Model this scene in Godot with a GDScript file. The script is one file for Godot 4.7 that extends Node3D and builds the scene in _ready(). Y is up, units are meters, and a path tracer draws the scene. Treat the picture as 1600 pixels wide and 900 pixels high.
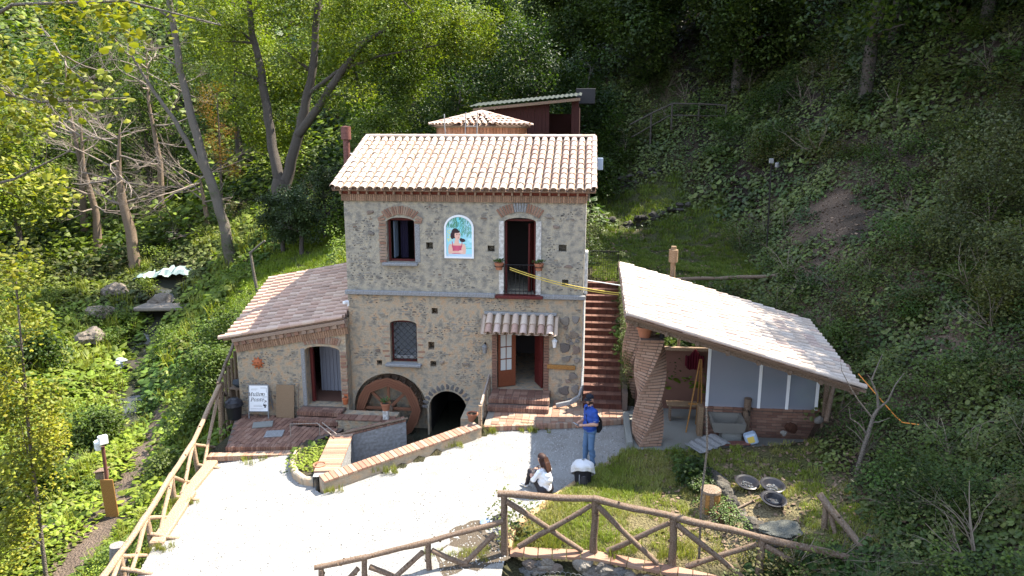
extends Node3D

# ---------------------------------------------------------------- mesh builder
class MB:
	var v := PackedVector3Array()
	var n := PackedVector3Array()
	var c := PackedColorArray()
	var col := Color.WHITE
	var xf := Transform3D.IDENTITY
	var use_xf := false
	func at(t: Transform3D) -> MB:
		xf = t
		use_xf = true
		return self
	func off() -> void:
		use_xf = false
	func tri3(a: Vector3, b: Vector3, d: Vector3, na: Vector3, nb: Vector3, nd: Vector3) -> void:
		if use_xf:
			a = xf * a; b = xf * b; d = xf * d
			na = (xf.basis * na).normalized(); nb = (xf.basis * nb).normalized(); nd = (xf.basis * nd).normalized()
		v.append(a); v.append(d); v.append(b)
		n.append(na); n.append(nd); n.append(nb)
		c.append(col); c.append(col); c.append(col)
	func tri(a: Vector3, b: Vector3, d: Vector3) -> void:
		if use_xf:
			a = xf * a; b = xf * b; d = xf * d
		var nn := (b - a).cross(d - a).normalized()
		v.append(a); v.append(d); v.append(b)
		n.append(nn); n.append(nn); n.append(nn)
		c.append(col); c.append(col); c.append(col)
	func quad(a: Vector3, b: Vector3, d: Vector3, e: Vector3) -> void:
		tri(a, b, d)
		tri(a, d, e)
	# a box from its centre, size and bevel
	func box(o: Vector3, s: Vector3, bev := 0.0, bs := Basis.IDENTITY) -> void:
		var h := s * 0.5
		if bev <= 0.0:
			var p := []
			for i in 8:
				p.append(o + bs * Vector3(h.x * (1 if i & 1 else -1), h.y * (1 if i & 2 else -1), h.z * (1 if i & 4 else -1)))
			quad(p[4], p[5], p[7], p[6]); quad(p[1], p[0], p[2], p[3])
			quad(p[5], p[1], p[3], p[7]); quad(p[0], p[4], p[6], p[2])
			quad(p[6], p[7], p[3], p[2]); quad(p[0], p[1], p[5], p[4])
			return
		var b := minf(bev, minf(h.x, minf(h.y, h.z)) * 0.9)
		# corner points: k picks which axis keeps its full extent
		var f := func(sx: int, sy: int, sz: int, k: int) -> Vector3:
			return o + bs * Vector3(sx * (h.x if k == 0 else h.x - b), sy * (h.y if k == 1 else h.y - b), sz * (h.z if k == 2 else h.z - b))
		for s1 in [-1, 1]:
			var q := [f.call(s1, -1, -1, 0), f.call(s1, 1, -1, 0), f.call(s1, 1, 1, 0), f.call(s1, -1, 1, 0)]
			if s1 > 0: quad(q[0], q[1], q[2], q[3])
			else: quad(q[3], q[2], q[1], q[0])
			q = [f.call(-1, s1, -1, 1), f.call(-1, s1, 1, 1), f.call(1, s1, 1, 1), f.call(1, s1, -1, 1)]
			if s1 > 0: quad(q[0], q[1], q[2], q[3])
			else: quad(q[3], q[2], q[1], q[0])
			q = [f.call(-1, -1, s1, 2), f.call(1, -1, s1, 2), f.call(1, 1, s1, 2), f.call(-1, 1, s1, 2)]
			if s1 > 0: quad(q[0], q[1], q[2], q[3])
			else: quad(q[3], q[2], q[1], q[0])
			for s2 in [-1, 1]:
				q = [f.call(s1, s2, -1, 0), f.call(s1, s2, -1, 1), f.call(s1, s2, 1, 1), f.call(s1, s2, 1, 0)]
				if s1 * s2 > 0: quad(q[0], q[1], q[2], q[3])
				else: quad(q[3], q[2], q[1], q[0])
				q = [f.call(s1, -1, s2, 2), f.call(s1, -1, s2, 0), f.call(s1, 1, s2, 0), f.call(s1, 1, s2, 2)]
				if s1 * s2 > 0: quad(q[0], q[1], q[2], q[3])
				else: quad(q[3], q[2], q[1], q[0])
				q = [f.call(-1, s1, s2, 1), f.call(-1, s1, s2, 2), f.call(1, s1, s2, 2), f.call(1, s1, s2, 1)]
				if s1 * s2 > 0: quad(q[0], q[1], q[2], q[3])
				else: quad(q[3], q[2], q[1], q[0])
				for s3 in [-1, 1]:
					var t := [f.call(s1, s2, s3, 0), f.call(s1, s2, s3, 1), f.call(s1, s2, s3, 2)]
					if s1 * s2 * s3 > 0: tri(t[0], t[1], t[2])
					else: tri(t[2], t[1], t[0])
	# a bar between two points with a rectangular section
	func bar(a: Vector3, b: Vector3, w: float, t: float, bev := 0.0, up := Vector3.UP) -> void:
		var z := (b - a).normalized()
		var x := up.cross(z)
		if x.length() < 1e-3: x = Vector3.RIGHT.cross(z)
		x = x.normalized()
		box((a + b) * 0.5, Vector3(w, t, a.distance_to(b)), bev, Basis(x, z.cross(x), z))
	# a smooth tube through points
	func tube(pts: PackedVector3Array, rad: PackedFloat32Array, seg := 7, cap := true, bump := 0.0, sd := 1, streak := 0.0) -> void:
		var m := pts.size()
		var first := v.size()
		var rings := []
		var nrm := []
		var x := Vector3.ZERO
		for i in m:
			var d := (pts[mini(i + 1, m - 1)] - pts[maxi(i - 1, 0)]).normalized()
			if i == 0:
				x = d.cross(Vector3(0.31, 0.17, 0.93)).normalized()
				if x.length() < 0.1: x = d.cross(Vector3.RIGHT).normalized()
			else:
				x = (x - d * x.dot(d)).normalized()
			var y := d.cross(x)
			var r := PackedVector3Array()
			var nn := PackedVector3Array()
			for k in seg:
				var a := TAU * k / seg
				var o := x * cos(a) + y * sin(a)
				var rr := rad[i]
				if bump > 0.0:
					rr *= 1.0 + bump * sin(a * 2.0 + i * 1.7 + sd) * cos(i * 2.3 + k * 1.9 + sd * 0.7)
				r.append(pts[i] + o * rr)
				nn.append(o)
			rings.append(r); nrm.append(nn)
		for i in m - 1:
			for k in seg:
				var j := (k + 1) % seg
				tri3(rings[i][k], rings[i][j], rings[i + 1][j], nrm[i][k], nrm[i][j], nrm[i + 1][j])
				tri3(rings[i][k], rings[i + 1][j], rings[i + 1][k], nrm[i][k], nrm[i + 1][j], nrm[i + 1][k])
		if cap:
			for k in seg:
				var j := (k + 1) % seg
				tri(pts[0], rings[0][j], rings[0][k])
				tri(pts[m - 1], rings[m - 1][k], rings[m - 1][j])
		if streak > 0.0:
			# darker and paler fibres that run along the wood
			var tone := PackedFloat32Array()
			for i in m:
				for k in seg:
					tone.append(1.0 + streak * (0.6 * sin(k * 2.7 + sd * 1.3) + 0.4 * sin(k * 5.1 + sd * 0.7 + i * 0.35) + 0.35 * sin(i * 2.9 + k * 1.1 + sd)))
			var at_v := first
			for i in m - 1:
				for k in seg:
					var j := (k + 1) % seg
					for q in [i * seg + k, (i + 1) * seg + j, i * seg + j, i * seg + k, (i + 1) * seg + k, (i + 1) * seg + j]:
						c[at_v] = Color(col.r * tone[q], col.g * tone[q], col.b * tone[q])
						at_v += 1
	func rod(a: Vector3, b: Vector3, r: float, seg := 6, r2 := -1.0) -> void:
		tube(PackedVector3Array([a, b]), PackedFloat32Array([r, r if r2 < 0.0 else r2]), seg)
	# surface of revolution about y; profile of (radius, height) from bottom to top, outside to the right
	func lathe(prof: PackedVector2Array, seg := 16, o := Vector3.ZERO) -> void:
		for i in prof.size() - 1:
			var a := prof[i]
			var b := prof[i + 1]
			var d := (b - a).normalized()
			for k in seg:
				var t0 := TAU * k / seg
				var t1 := TAU * (k + 1) / seg
				var e0 := Vector3(cos(t0), 0, -sin(t0))
				var e1 := Vector3(cos(t1), 0, -sin(t1))
				var n0 := e0 * d.y - Vector3(0, d.x, 0)
				var n1 := e1 * d.y - Vector3(0, d.x, 0)
				var p := [o + e0 * a.x + Vector3.UP * a.y, o + e1 * a.x + Vector3.UP * a.y, o + e1 * b.x + Vector3.UP * b.y, o + e0 * b.x + Vector3.UP * b.y]
				if a.x > 1e-5: tri3(p[0], p[1], p[2], n0, n1, n1)
				if b.x > 1e-5: tri3(p[0], p[2], p[3], n0, n1, n0)
	# a flat outline (counter-clockwise) in the xy plane drawn out from z0 (back) to z1 (front)
	func prism(poly: PackedVector2Array, z0: float, z1: float) -> void:
		var ix := Geometry2D.triangulate_polygon(poly)
		for i in range(0, ix.size(), 3):
			var a := poly[ix[i]]; var b := poly[ix[i + 1]]; var d := poly[ix[i + 2]]
			if (b - a).cross(d - a) < 0.0:
				var t := b; b = d; d = t
			tri(Vector3(a.x, a.y, z1), Vector3(b.x, b.y, z1), Vector3(d.x, d.y, z1))
			tri(Vector3(a.x, a.y, z0), Vector3(d.x, d.y, z0), Vector3(b.x, b.y, z0))
		var cw := Geometry2D.is_polygon_clockwise(poly)
		for i in poly.size():
			var a := poly[i]; var b := poly[(i + 1) % poly.size()]
			if cw:
				var t := a; a = b; b = t
			quad(Vector3(a.x, a.y, z0), Vector3(b.x, b.y, z0), Vector3(b.x, b.y, z1), Vector3(a.x, a.y, z1))
	func mesh() -> ArrayMesh:
		var a := []
		a.resize(Mesh.ARRAY_MAX)
		a[Mesh.ARRAY_VERTEX] = v
		a[Mesh.ARRAY_NORMAL] = n
		a[Mesh.ARRAY_COLOR] = c
		var m := ArrayMesh.new()
		m.add_surface_from_arrays(Mesh.PRIMITIVE_TRIANGLES, a)
		return m

# ---------------------------------------------------------------- node helpers
var M := {}
var R := RandomNumberGenerator.new()
var cam: Camera3D

func rf(a: float, b: float) -> float:
	return R.randf_range(a, b)

func L(r: float, g: float, b: float) -> Color:
	return Color(r, g, b).linear_to_srgb()

func tag(o: Node, label: String, category := "", group := "", kind := "") -> void:
	if label: o.set_meta("label", label)
	if category: o.set_meta("category", category)
	if group: o.set_meta("group", group)
	if kind: o.set_meta("kind", kind)

func thing(called: String, label: String, category: String, pos := Vector3.ZERO, group := "") -> Node3D:
	var o := Node3D.new()
	o.name = called
	add_child(o, true)
	o.position = pos
	tag(o, label, category, group)
	return o

# one named mesh under a thing (or the root)
func put(called: String, m, mat: Material, parent: Node = null, xf := Transform3D.IDENTITY) -> MeshInstance3D:
	var o := MeshInstance3D.new()
	o.name = called
	o.mesh = m.mesh() if m is MB else m
	o.material_override = mat
	(self if parent == null else parent).add_child(o, true)
	o.transform = xf
	return o

func single(called: String, m, mat: Material, label: String, category: String, group := "", xf := Transform3D.IDENTITY) -> MeshInstance3D:
	var o := put(called, m, mat, null, xf)
	tag(o, label, category, group)
	return o

func structure(called: String, m, mat: Material) -> MeshInstance3D:
	var o := put(called, m, mat)
	o.set_meta("kind", "structure")
	return o

func stuff_part(called: String, m, mat: Material, parent: Node) -> MeshInstance3D:
	var o := put(called, m, mat, parent)
	o.set_meta("kind", "stuff")
	return o

func multi(called: String, m: Mesh, mat: Material, xfs: Array, cols: Array, parent: Node = null) -> MultiMeshInstance3D:
	var mm := MultiMesh.new()
	mm.transform_format = MultiMesh.TRANSFORM_3D
	mm.use_colors = true
	mm.mesh = m
	mm.instance_count = xfs.size()
	for i in xfs.size():
		mm.set_instance_transform(i, xfs[i])
		mm.set_instance_color(i, cols[i])
	var o := MultiMeshInstance3D.new()
	o.name = called
	o.multimesh = mm
	o.material_override = mat
	(self if parent == null else parent).add_child(o, true)
	o.set_meta("kind", "stuff")
	return o

func noise_tex(freq: float, type: int, oct: int, sd: int, lo: Color, hi: Color, mid = null, size := 512) -> NoiseTexture2D:
	var f := FastNoiseLite.new()
	f.noise_type = type
	f.frequency = freq
	f.fractal_octaves = oct
	f.seed = sd
	if type == FastNoiseLite.TYPE_CELLULAR:
		f.cellular_return_type = FastNoiseLite.RETURN_DISTANCE
	var g := Gradient.new()
	g.set_color(0, lo)
	g.set_color(1, hi)
	if mid != null:
		g.add_point(0.5, mid)
	var t := NoiseTexture2D.new()
	t.width = size; t.height = size
	t.seamless = true
	t.noise = f
	t.color_ramp = g
	return t

func mat(col: Color, rough: float, tex: Texture2D = null, scale := 1.0, bump: Texture2D = null, cm := 0.0) -> StandardMaterial3D:
	var m := StandardMaterial3D.new()
	m.albedo_color = col
	m.roughness = rough
	m.vertex_color_use_as_albedo = true
	m.metallic_specular = 0.35
	if tex or bump:
		m.uv1_triplanar = true
		m.uv1_world_triplanar = true
		m.uv1_scale = Vector3.ONE * scale
	if tex: m.albedo_texture = tex
	if bump:
		m.heightmap_enabled = true
		m.heightmap_texture = bump
		m.heightmap_scale = cm
	return m

var T := {}
func make_materials() -> void:
	var S := FastNoiseLite.TYPE_SIMPLEX_SMOOTH
	var C := FastNoiseLite.TYPE_CELLULAR
	T.fine = noise_tex(0.03, S, 5, 3, Color(0.74, 0.72, 0.70), Color(1, 1, 1))
	T.soft = noise_tex(0.012, S, 4, 9, Color(0.72, 0.7, 0.68), Color(1, 1, 1))
	T.speck = noise_tex(0.09, S, 3, 5, Color(0.45, 0.42, 0.4), Color(1, 1, 1))
	T.grey = noise_tex(0.05, S, 5, 17, Color(0, 0, 0), Color(1, 1, 1))
	T.cell = noise_tex(0.06, C, 2, 21, Color(0, 0, 0), Color(1, 1, 1))
	T.pebble = noise_tex(0.11, C, 2, 33, Color(1, 1, 1), Color(0, 0, 0))
	T.pebcol = noise_tex(0.11, C, 2, 33, Color(1, 0.99, 0.97), Color(0.62, 0.62, 0.62), Color(0.92, 0.91, 0.90))
	T.plaster_up = noise_tex(0.014, S, 6, 41, Color(0.70, 0.69, 0.67), Color(1.0, 0.95, 0.85), Color(0.90, 0.87, 0.81))
	T.plaster_low = noise_tex(0.014, S, 6, 47, Color(0.66, 0.66, 0.65), Color(1.0, 0.84, 0.69), Color(0.91, 0.87, 0.80))
	var g := noise_tex(0.02, S, 4, 51, Color(0.6, 0.5, 0.42), Color(1, 1, 1))
	T.grain = g
	# house
	M.wall_up = mat(L(0.42, 0.408, 0.38), 0.95, T.plaster_up, 0.55, T.grey, 1.6)
	M.wall_low = mat(L(0.43, 0.40, 0.355), 0.95, T.plaster_low, 0.5, T.grey, 1.6)
	M.stone = mat(L(1, 1, 1), 0.9, T.fine, 2.5, T.grey, 1.0)
	M.cement = mat(L(0.33, 0.34, 0.35), 0.9, T.fine, 1.2, T.grey, 0.5)
	M.white_plaster = mat(L(0.72, 0.70, 0.66), 0.9, T.soft, 1.5, T.grey, 0.6)
	M.dark = mat(L(0.012, 0.011, 0.010), 0.95)
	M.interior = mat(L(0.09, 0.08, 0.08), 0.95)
	for i in 5:
		var k: Array = [[0.44, 0.28, 0.20], [0.38, 0.22, 0.155], [0.47, 0.34, 0.25], [0.35, 0.20, 0.145], [0.42, 0.31, 0.24]][i]
		M["brick%d" % i] = mat(L(k[0], k[1], k[2]), 0.9, T.fine, 4.0, T.grey, 0.6)
	for i in 6:
		var k: Array = [[0.70, 0.56, 0.46], [0.64, 0.48, 0.38], [0.74, 0.63, 0.53], [0.56, 0.37, 0.30], [0.66, 0.53, 0.42], [0.72, 0.57, 0.50]][i]
		M["tile%d" % i] = mat(L(k[0], k[1], k[2]), 0.85, T.fine, 2.6, T.grey, 0.4)
	for i in 4:
		var k: Array = [[0.66, 0.47, 0.37], [0.60, 0.41, 0.32], [0.70, 0.53, 0.42], [0.54, 0.39, 0.31]][i]
		M["oldtile%d" % i] = mat(L(k[0], k[1], k[2]), 0.85, T.fine, 2.6, T.grey, 0.4)
	for i in 4:
		var k: Array = [[0.32, 0.18, 0.13], [0.27, 0.155, 0.115], [0.36, 0.22, 0.165], [0.23, 0.125, 0.095]][i]
		M["paver%d" % i] = mat(L(k[0], k[1], k[2]), 0.85, T.fine, 4.0, T.grey, 0.5)
	for i in 3:
		var k: Array = [[0.47, 0.30, 0.215], [0.43, 0.265, 0.185], [0.50, 0.335, 0.245]][i]
		M["colbrick%d" % i] = mat(L(k[0], k[1], k[2]), 0.9, T.fine, 4.0, T.grey, 0.6)
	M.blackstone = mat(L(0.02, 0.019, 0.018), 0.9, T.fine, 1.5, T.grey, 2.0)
	M.mortar = mat(L(0.32, 0.29, 0.25), 0.95, T.fine, 2.0, T.grey, 0.6)
	M.darkmortar = mat(L(0.17, 0.13, 0.11), 0.95, T.fine, 2.0)
	M.recess = mat(L(0.27, 0.075, 0.05), 0.9, T.fine, 4.0)
	M.deck = mat(L(0.30, 0.21, 0.16), 0.9, T.fine, 2.0)
	M.oldwood = mat(L(0.30, 0.25, 0.20), 0.85, T.grain, 2.5, T.grey, 0.8)
	M.logwood = mat(L(0.52, 0.42, 0.315), 0.8, T.grain, 2.5, T.grey, 0.8)
	M.darklog = mat(L(0.28, 0.225, 0.18), 0.85, T.grain, 2.5, T.grey, 0.8)
	M.redwood = mat(L(0.29, 0.145, 0.09), 0.65, T.grain, 3.0, T.grey, 0.3)
	M.doorwood = mat(L(0.27, 0.095, 0.05), 0.55, T.grain, 3.0)
	M.darkred = mat(L(0.13, 0.022, 0.02), 0.5, T.soft, 3.0)
	M.boardwood = mat(L(0.36, 0.28, 0.19), 0.8, T.grain, 3.0, T.grey, 0.3)
	M.signwood = mat(L(0.47, 0.27, 0.09), 0.7, T.grain, 3.0)
	M.terracotta = mat(L(0.50, 0.21, 0.12), 0.8, T.fine, 5.0)
	M.soil = mat(L(0.055, 0.04, 0.028), 1.0, T.fine, 4.0)
	M.iron = mat(L(0.03, 0.028, 0.028), 0.5)
	M.iron.metallic = 0.6
	M.rustpipe = mat(L(0.20, 0.085, 0.07), 0.55, T.soft, 2.0)
	M.black = mat(L(0.018, 0.018, 0.02), 0.45)
	M.tyre = mat(L(0.035, 0.035, 0.042), 0.32, T.soft, 4.0)
	M.white = mat(L(0.78, 0.79, 0.8), 0.5)
	M.grey = mat(L(0.30, 0.31, 0.32), 0.6, T.soft, 3.0)
	M.slab = mat(L(0.30, 0.31, 0.29), 0.9, T.fine, 3.0, T.grey, 0.5)
	M.bark = mat(L(0.21, 0.185, 0.16), 0.95, T.speck, 1.1, T.grey, 5.0)
	M.palebark = mat(L(0.34, 0.30, 0.255), 0.9, T.speck, 1.0, T.grey, 4.0)
	M.twig = mat(L(0.21, 0.17, 0.14), 0.9)
	M.rock = mat(L(1, 1, 1), 0.92, T.fine, 1.6, T.grey, 2.5)
	M.vc = mat(L(1, 1, 1), 0.75)
	M.skinvc = mat(L(1, 1, 1), 0.6)
	M.cloth = mat(L(1, 1, 1), 0.95, T.fine, 12.0)
	M.gravel = mat(L(0.43, 0.425, 0.415), 0.95, T.pebcol, 1.1, T.pebble, 3.0)
	M.gravel.detail_enabled = true
	M.gravel.detail_albedo = noise_tex(0.012, S, 5, 81, Color(0.90, 0.885, 0.86), Color(1, 1, 1), Color(0.99, 0.988, 0.985))
	M.gravel.detail_blend_mode = BaseMaterial3D.BLEND_MODE_MUL
	M.gravel.detail_uv_layer = BaseMaterial3D.DETAIL_UV_2
	M.gravel.uv2_triplanar = true
	M.gravel.uv2_world_triplanar = true
	M.gravel.uv2_scale = Vector3.ONE * 0.22
	M.ground = mat(L(1, 1, 1), 1.0, T.speck, 0.45, T.grey, 6.0)
	M.litter = mat(L(0.20, 0.165, 0.125), 1.0, T.speck, 1.2, T.grey, 3.0)
	M.water = StandardMaterial3D.new()
	M.water.albedo_color = L(0.035, 0.035, 0.025)
	M.water.roughness = 0.06
	M.glass = StandardMaterial3D.new()
	M.glass.albedo_color = Color(0.9, 0.95, 1.0, 0.12)
	M.glass.transparency = BaseMaterial3D.TRANSPARENCY_ALPHA
	M.glass.roughness = 0.05
	M.glass.metallic_specular = 0.15
	M.leaf = StandardMaterial3D.new()
	M.leaf.vertex_color_use_as_albedo = true
	M.leaf.roughness = 0.5
	M.leaf.metallic_specular = 0.35
	M.leaf.backlight_enabled = true
	M.leaf.backlight = L(0.80, 0.86, 0.30)
	M.ivyleaf = M.leaf.duplicate()
	M.ivyleaf.roughness = 0.42
	M.ivyleaf.backlight = L(0.25, 0.3, 0.12)

# ---------------------------------------------------------------- the lie of the land
# x, z, height of points that the land passes through
const LAND := [
	[-7.9, 1, -1.7], [-7.6, 3.5, -1.85], [-7.1, 6, -1.85], [-6.7, 9, -1.95], [-10.9, -1, -2.3], [-9.5, 2.2, -2.2], [-8.5, 4.5, -2.05], [-8, 6.4, -2.05], [-7.6, 10, -2.1],
	[-12.7, -4, -2.5], [-15.2, -5.5, -2.3], [-17.4, -10.8, -2.2], [-18.6, -14.4, -1.2], [-14, 1, -1.9], [-17, -3, -1.4], [-13, 6, -1.7], [-12, 11, -1.7], [-20, 1, -0.8], [-24, -8, -0.6],
	[-26.8, -15.9, -0.5], [-23.4, -18.2, -0.4], [-20.6, -18.2, 0.3], [-23.9, -20.2, 0.0], [-16, -17, 0.8], [-14, -20, 2.8], [-13, -13.5, 0.9], [-10.8, -11, 1.3], [-11, -15.6, 2.0], [-11, -20, 2.6], [-9.5, -6, 0.2], [-8.8, -2.5, -1.0],
	[-32, -25, 0.8], [-21, -25, 3.0], [-30, -34, 5.0], [-22, -36, 7.0], [-14, -30, 6.0], [-6, -24, 6.0], [-7, -12, 2.6], [-40, -15, 3.0], [-45, -45, 11], [-54, -30, 10], [-30, 5, 2.0], [-45, 8, 8], [-25, 15, 0],
	[-5, -8, 3.0], [-1, -8, 4.2], [2, -8, 3.3], [1, -12, 5.2], [3, -14, 4.4], [-2, -16, 5.6],
	[4.1, -5, 2.9], [5, -9, 3.15], [8, -6, 2.9], [9.4, -6, 2.95], [8, -11.5, 3.5], [5, -13.5, 3.7], [9.2, -9, 3.2], [5, -17, 4.9], [8, -16, 5.4], [5, -20, 6.4], [6, -22, 7.6], [8.5, -20, 8.4], [11.5, -20, 8.9],
	[10.8, -2.5, 3.3], [11.5, -5, 4.4], [10.9, -9, 4.3], [10.6, -13, 5.8], [12.5, -9, 6.3], [13, -3, 4.6], [12.4, 0.5, 3.1], [10.2, 1.4, 1.1], [10, -0.9, 1.9], [11.2, 5.6, 1.7], [15.2, 0, 4.3], [19, -6, 8.0],
	[10.4, 9.6, 1.6], [11.6, 3.5, 2.2], [9.7, 2.8, 0.9], [9.3, 4.9, 0.6], [9.5, 6.7, 0.7], [9.8, 8.6, 1.1], [13, 9, 3.4], [14, 4, 3.6], [18, 6, 6], [22, 0, 9.5], [26, 10, 12], [26, -10, 15], [20, -14, 13], [15, -16, 10.5], [32, -20, 20],
	[15, -26, 14.5], [8, -28, 12.5], [2, -26, 8.6], [0, -34, 12.5], [10, -38, 19], [-10, -40, 11], [25, -40, 25], [-3, -50, 18.5], [-25, -55, 16], [10, -60, 29], [-40, -70, 24], [40, -60, 37], [50, 0, 26], [50, 20, 26], [20, 20, 6],
	[8, 14, 0], [4, 12, -0.9], [0, 12, -0.9], [-4, 14, -1.3], [0, 25, -1.5], [-15, 25, -1.5], [15, 30, 5], [-50, 30, 7],
	[4.5, 5, 0.03], [3, 7, 0.06], [6, 5, 0.03], [7, 5.5, 0.36], [8, 5, 0.42], [6.9, 3.6, 0.33], [6.3, 6.3, 0.0], [6.2, 4.2, 0.05], [5, 6.6, 0.03], [7.6, 6.8, 0.36], [8.4, 3.4, 0.45], [3.5, 9.4, -0.85], [6, 9.6, -0.8], [8.2, 9.4, -0.3],
]
const LX0 := -75.0
const LZ0 := -95.0
const LN := 136
var lat := PackedFloat32Array()
var bumps := FastNoiseLite.new()
var patch := FastNoiseLite.new()

func tps_kernel(d2: float) -> float:
	return 0.0 if d2 < 1e-9 else d2 * log(d2)

func make_land() -> void:
	bumps.frequency = 0.25
	bumps.fractal_octaves = 3
	bumps.seed = 4
	patch.frequency = 0.12
	patch.fractal_octaves = 3
	patch.seed = 8
	var n := LAND.size()
	var m := n + 3
	var A := []
	for i in m:
		var row := PackedFloat64Array()
		row.resize(m + 1)
		A.append(row)
	for i in n:
		for j in n:
			A[i][j] = tps_kernel((LAND[i][0] - LAND[j][0]) ** 2 + (LAND[i][1] - LAND[j][1]) ** 2)
		A[i][i] = 0.6
		A[i][n] = 1.0; A[i][n + 1] = LAND[i][0]; A[i][n + 2] = LAND[i][1]
		A[n][i] = 1.0; A[n + 1][i] = LAND[i][0]; A[n + 2][i] = LAND[i][1]
		A[i][m] = LAND[i][2]
	for k in m:
		var p := k
		for i in range(k + 1, m):
			if absf(A[i][k]) > absf(A[p][k]): p = i
		var t: PackedFloat64Array = A[k]; A[k] = A[p]; A[p] = t
		var pk: PackedFloat64Array = A[k]
		for i in range(k + 1, m):
			var ri: PackedFloat64Array = A[i]
			var f: float = ri[k] / pk[k]
			if f == 0.0: continue
			for j in range(k, m + 1):
				ri[j] -= f * pk[j]
			A[i] = ri
	var w := PackedFloat64Array()
	w.resize(m)
	for i in range(m - 1, -1, -1):
		var s: float = A[i][m]
		for j in range(i + 1, m):
			s -= A[i][j] * w[j]
		w[i] = s / A[i][i]
	var px := PackedFloat64Array()
	var pz := PackedFloat64Array()
	for i in n:
		px.append(LAND[i][0]); pz.append(LAND[i][1])
	lat.resize(LN * LN)
	for a in LN:
		var z := LZ0 + a
		for b in LN:
			var x := LX0 + b
			var h := w[n] + w[n + 1] * x + w[n + 2] * z
			for i in n:
				var dx := x - px[i]
				var dz := z - pz[i]
				var d2 := dx * dx + dz * dz + 1e-9
				h += w[i] * d2 * log(d2)
			lat[a * LN + b] = h

func base_h(x: float, z: float) -> float:
	var u := clampf(x - LX0, 0.0, LN - 1.001)
	var v := clampf(z - LZ0, 0.0, LN - 1.001)
	var i := int(u); var j := int(v)
	var fu := u - i; var fv := v - j
	var k := j * LN + i
	return lerpf(lerpf(lat[k], lat[k + 1], fu), lerpf(lat[k + LN], lat[k + LN + 1], fu), fv)

func yard_y(x: float) -> float:
	return 0.12 * minf(0.0, x - 1.0)

var YARD := PackedVector2Array([Vector2(-6.5, 2.72), Vector2(-6.1, 4.7), Vector2(-5.45, 7.1), Vector2(-5.05, 8.3), Vector2(-4.5, 11), Vector2(2.1, 11), Vector2(2.13, 8.5), Vector2(2.13, 7.6), Vector2(2.18, 7.05), Vector2(3.84, 4.3), Vector2(4.8, 3.0), Vector2(4.78, 1.3), Vector2(3.3, 1.5), Vector2(0.9, 1.9), Vector2(0.86, 2.4), Vector2(-2.45, 5.22), Vector2(-2.7, 5.0), Vector2(-2.8, 4.5), Vector2(-3.13, 4.6), Vector2(-3.65, 4.0), Vector2(-4.0, 2.9)])
var PIT := PackedVector2Array([Vector2(-3.4, -0.2), Vector2(0.4, -0.2), Vector2(0.62, 2.45), Vector2(-2.4, 4.9), Vector2(-2.75, 3.9), Vector2(-2.95, 2.45), Vector2(-1.3, 1.75), Vector2(-1.3, 1.25), Vector2(-3.4, 1.1)])
# the dirt path and the stream, as points with half widths
var PATH := [Vector3(-12.4, -4.2, 0.35), Vector3(-10.9, -1.2, 0.5), Vector3(-9.7, 1.6, 0.5), Vector3(-8.6, 4.2, 0.5), Vector3(-8.1, 6.2, 0.55), Vector3(-7.9, 9.5, 0.6)]
var STREAM := [Vector3(-19.6, -17.5, 0.7), Vector3(-18.5, -14.2, 0.9), Vector3(-17.6, -11.2, 0.9), Vector3(-16.2, -8.0, 0.7), Vector3(-14.6, -5.8, 0.6), Vector3(-13.2, -3.2, 0.6), Vector3(-13.0, 1, 0.6), Vector3(-12.2, 6, 0.6), Vector3(-12, 12, 0.6)]

func near_line(line: Array, x: float, z: float) -> float:
	var best := 1e9
	var p := Vector2(x, z)
	for i in line.size() - 1:
		var a := Vector2(line[i].x, line[i].y)
		var b := Vector2(line[i + 1].x, line[i + 1].y)
		var q := Geometry2D.get_closest_point_to_segment(p, a, b)
		var t := a.distance_to(q) / maxf(a.distance_to(b), 1e-4)
		best = minf(best, p.distance_to(q) - lerpf(line[i].z, line[i + 1].z, t))
	return best

func inside(x: float, z: float, x0: float, x1: float, z0: float, z1: float) -> bool:
	return x > x0 and x < x1 and z > z0 and z < z1

func land(x: float, z: float) -> float:
	var h := base_h(x, z)
	var calm := inside(x, z, -9, 9.3, -6, 11)
	h += bumps.get_noise_2d(x, z) * (0.05 if calm else 0.3)
	if x < -6.0 and x > -22 and z > -20 and z < 13:
		var ds := near_line(STREAM, x, z)
		if ds < 0.8: h -= 0.5 * (1.0 - smoothstep(-0.3, 0.8, ds))
	if calm:
		var p := Vector2(x, z)
		if Geometry2D.is_point_in_polygon(p, YARD):
			h = yard_y(x) - 0.06
		if Geometry2D.is_point_in_polygon(p, PIT):
			h = -1.7
		if inside(x, z, -3.9, -1.3, 0.9, 2.5) and h > -1.0: h = minf(h, -0.75)
		if inside(x, z, -4.2, -2.5, 2.3, 4.9) and h > -1.0: h = minf(h, -0.5)
		if inside(x, z, -3.42, 3.42, -6.2, 0.1): h = -1.7
		if inside(x, z, -6.9, -3.4, -2.9, 0.35): h = -0.9
		if inside(x, z, -7.0, -3.2, 0.2, 2.75): h = -0.85
		if inside(x, z, 0.3, 4.75, -0.2, 2.1): h = -0.15
		if inside(x, z, 3.42, 4.75, -4.6, 0.7): h = minf(h, lerpf(0.0, 2.6, clampf((0.5 - z) / 4.9, 0, 1)) - 0.35)
		if inside(x, z, 4.6, 9.7, 0.0, 3.15): h = minf(h, -0.02 + 0.0 * x)
	return h

func land_pt(x: float, z: float, dy := 0.0) -> Vector3:
	return Vector3(x, land(x, z) + dy, z)

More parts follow.
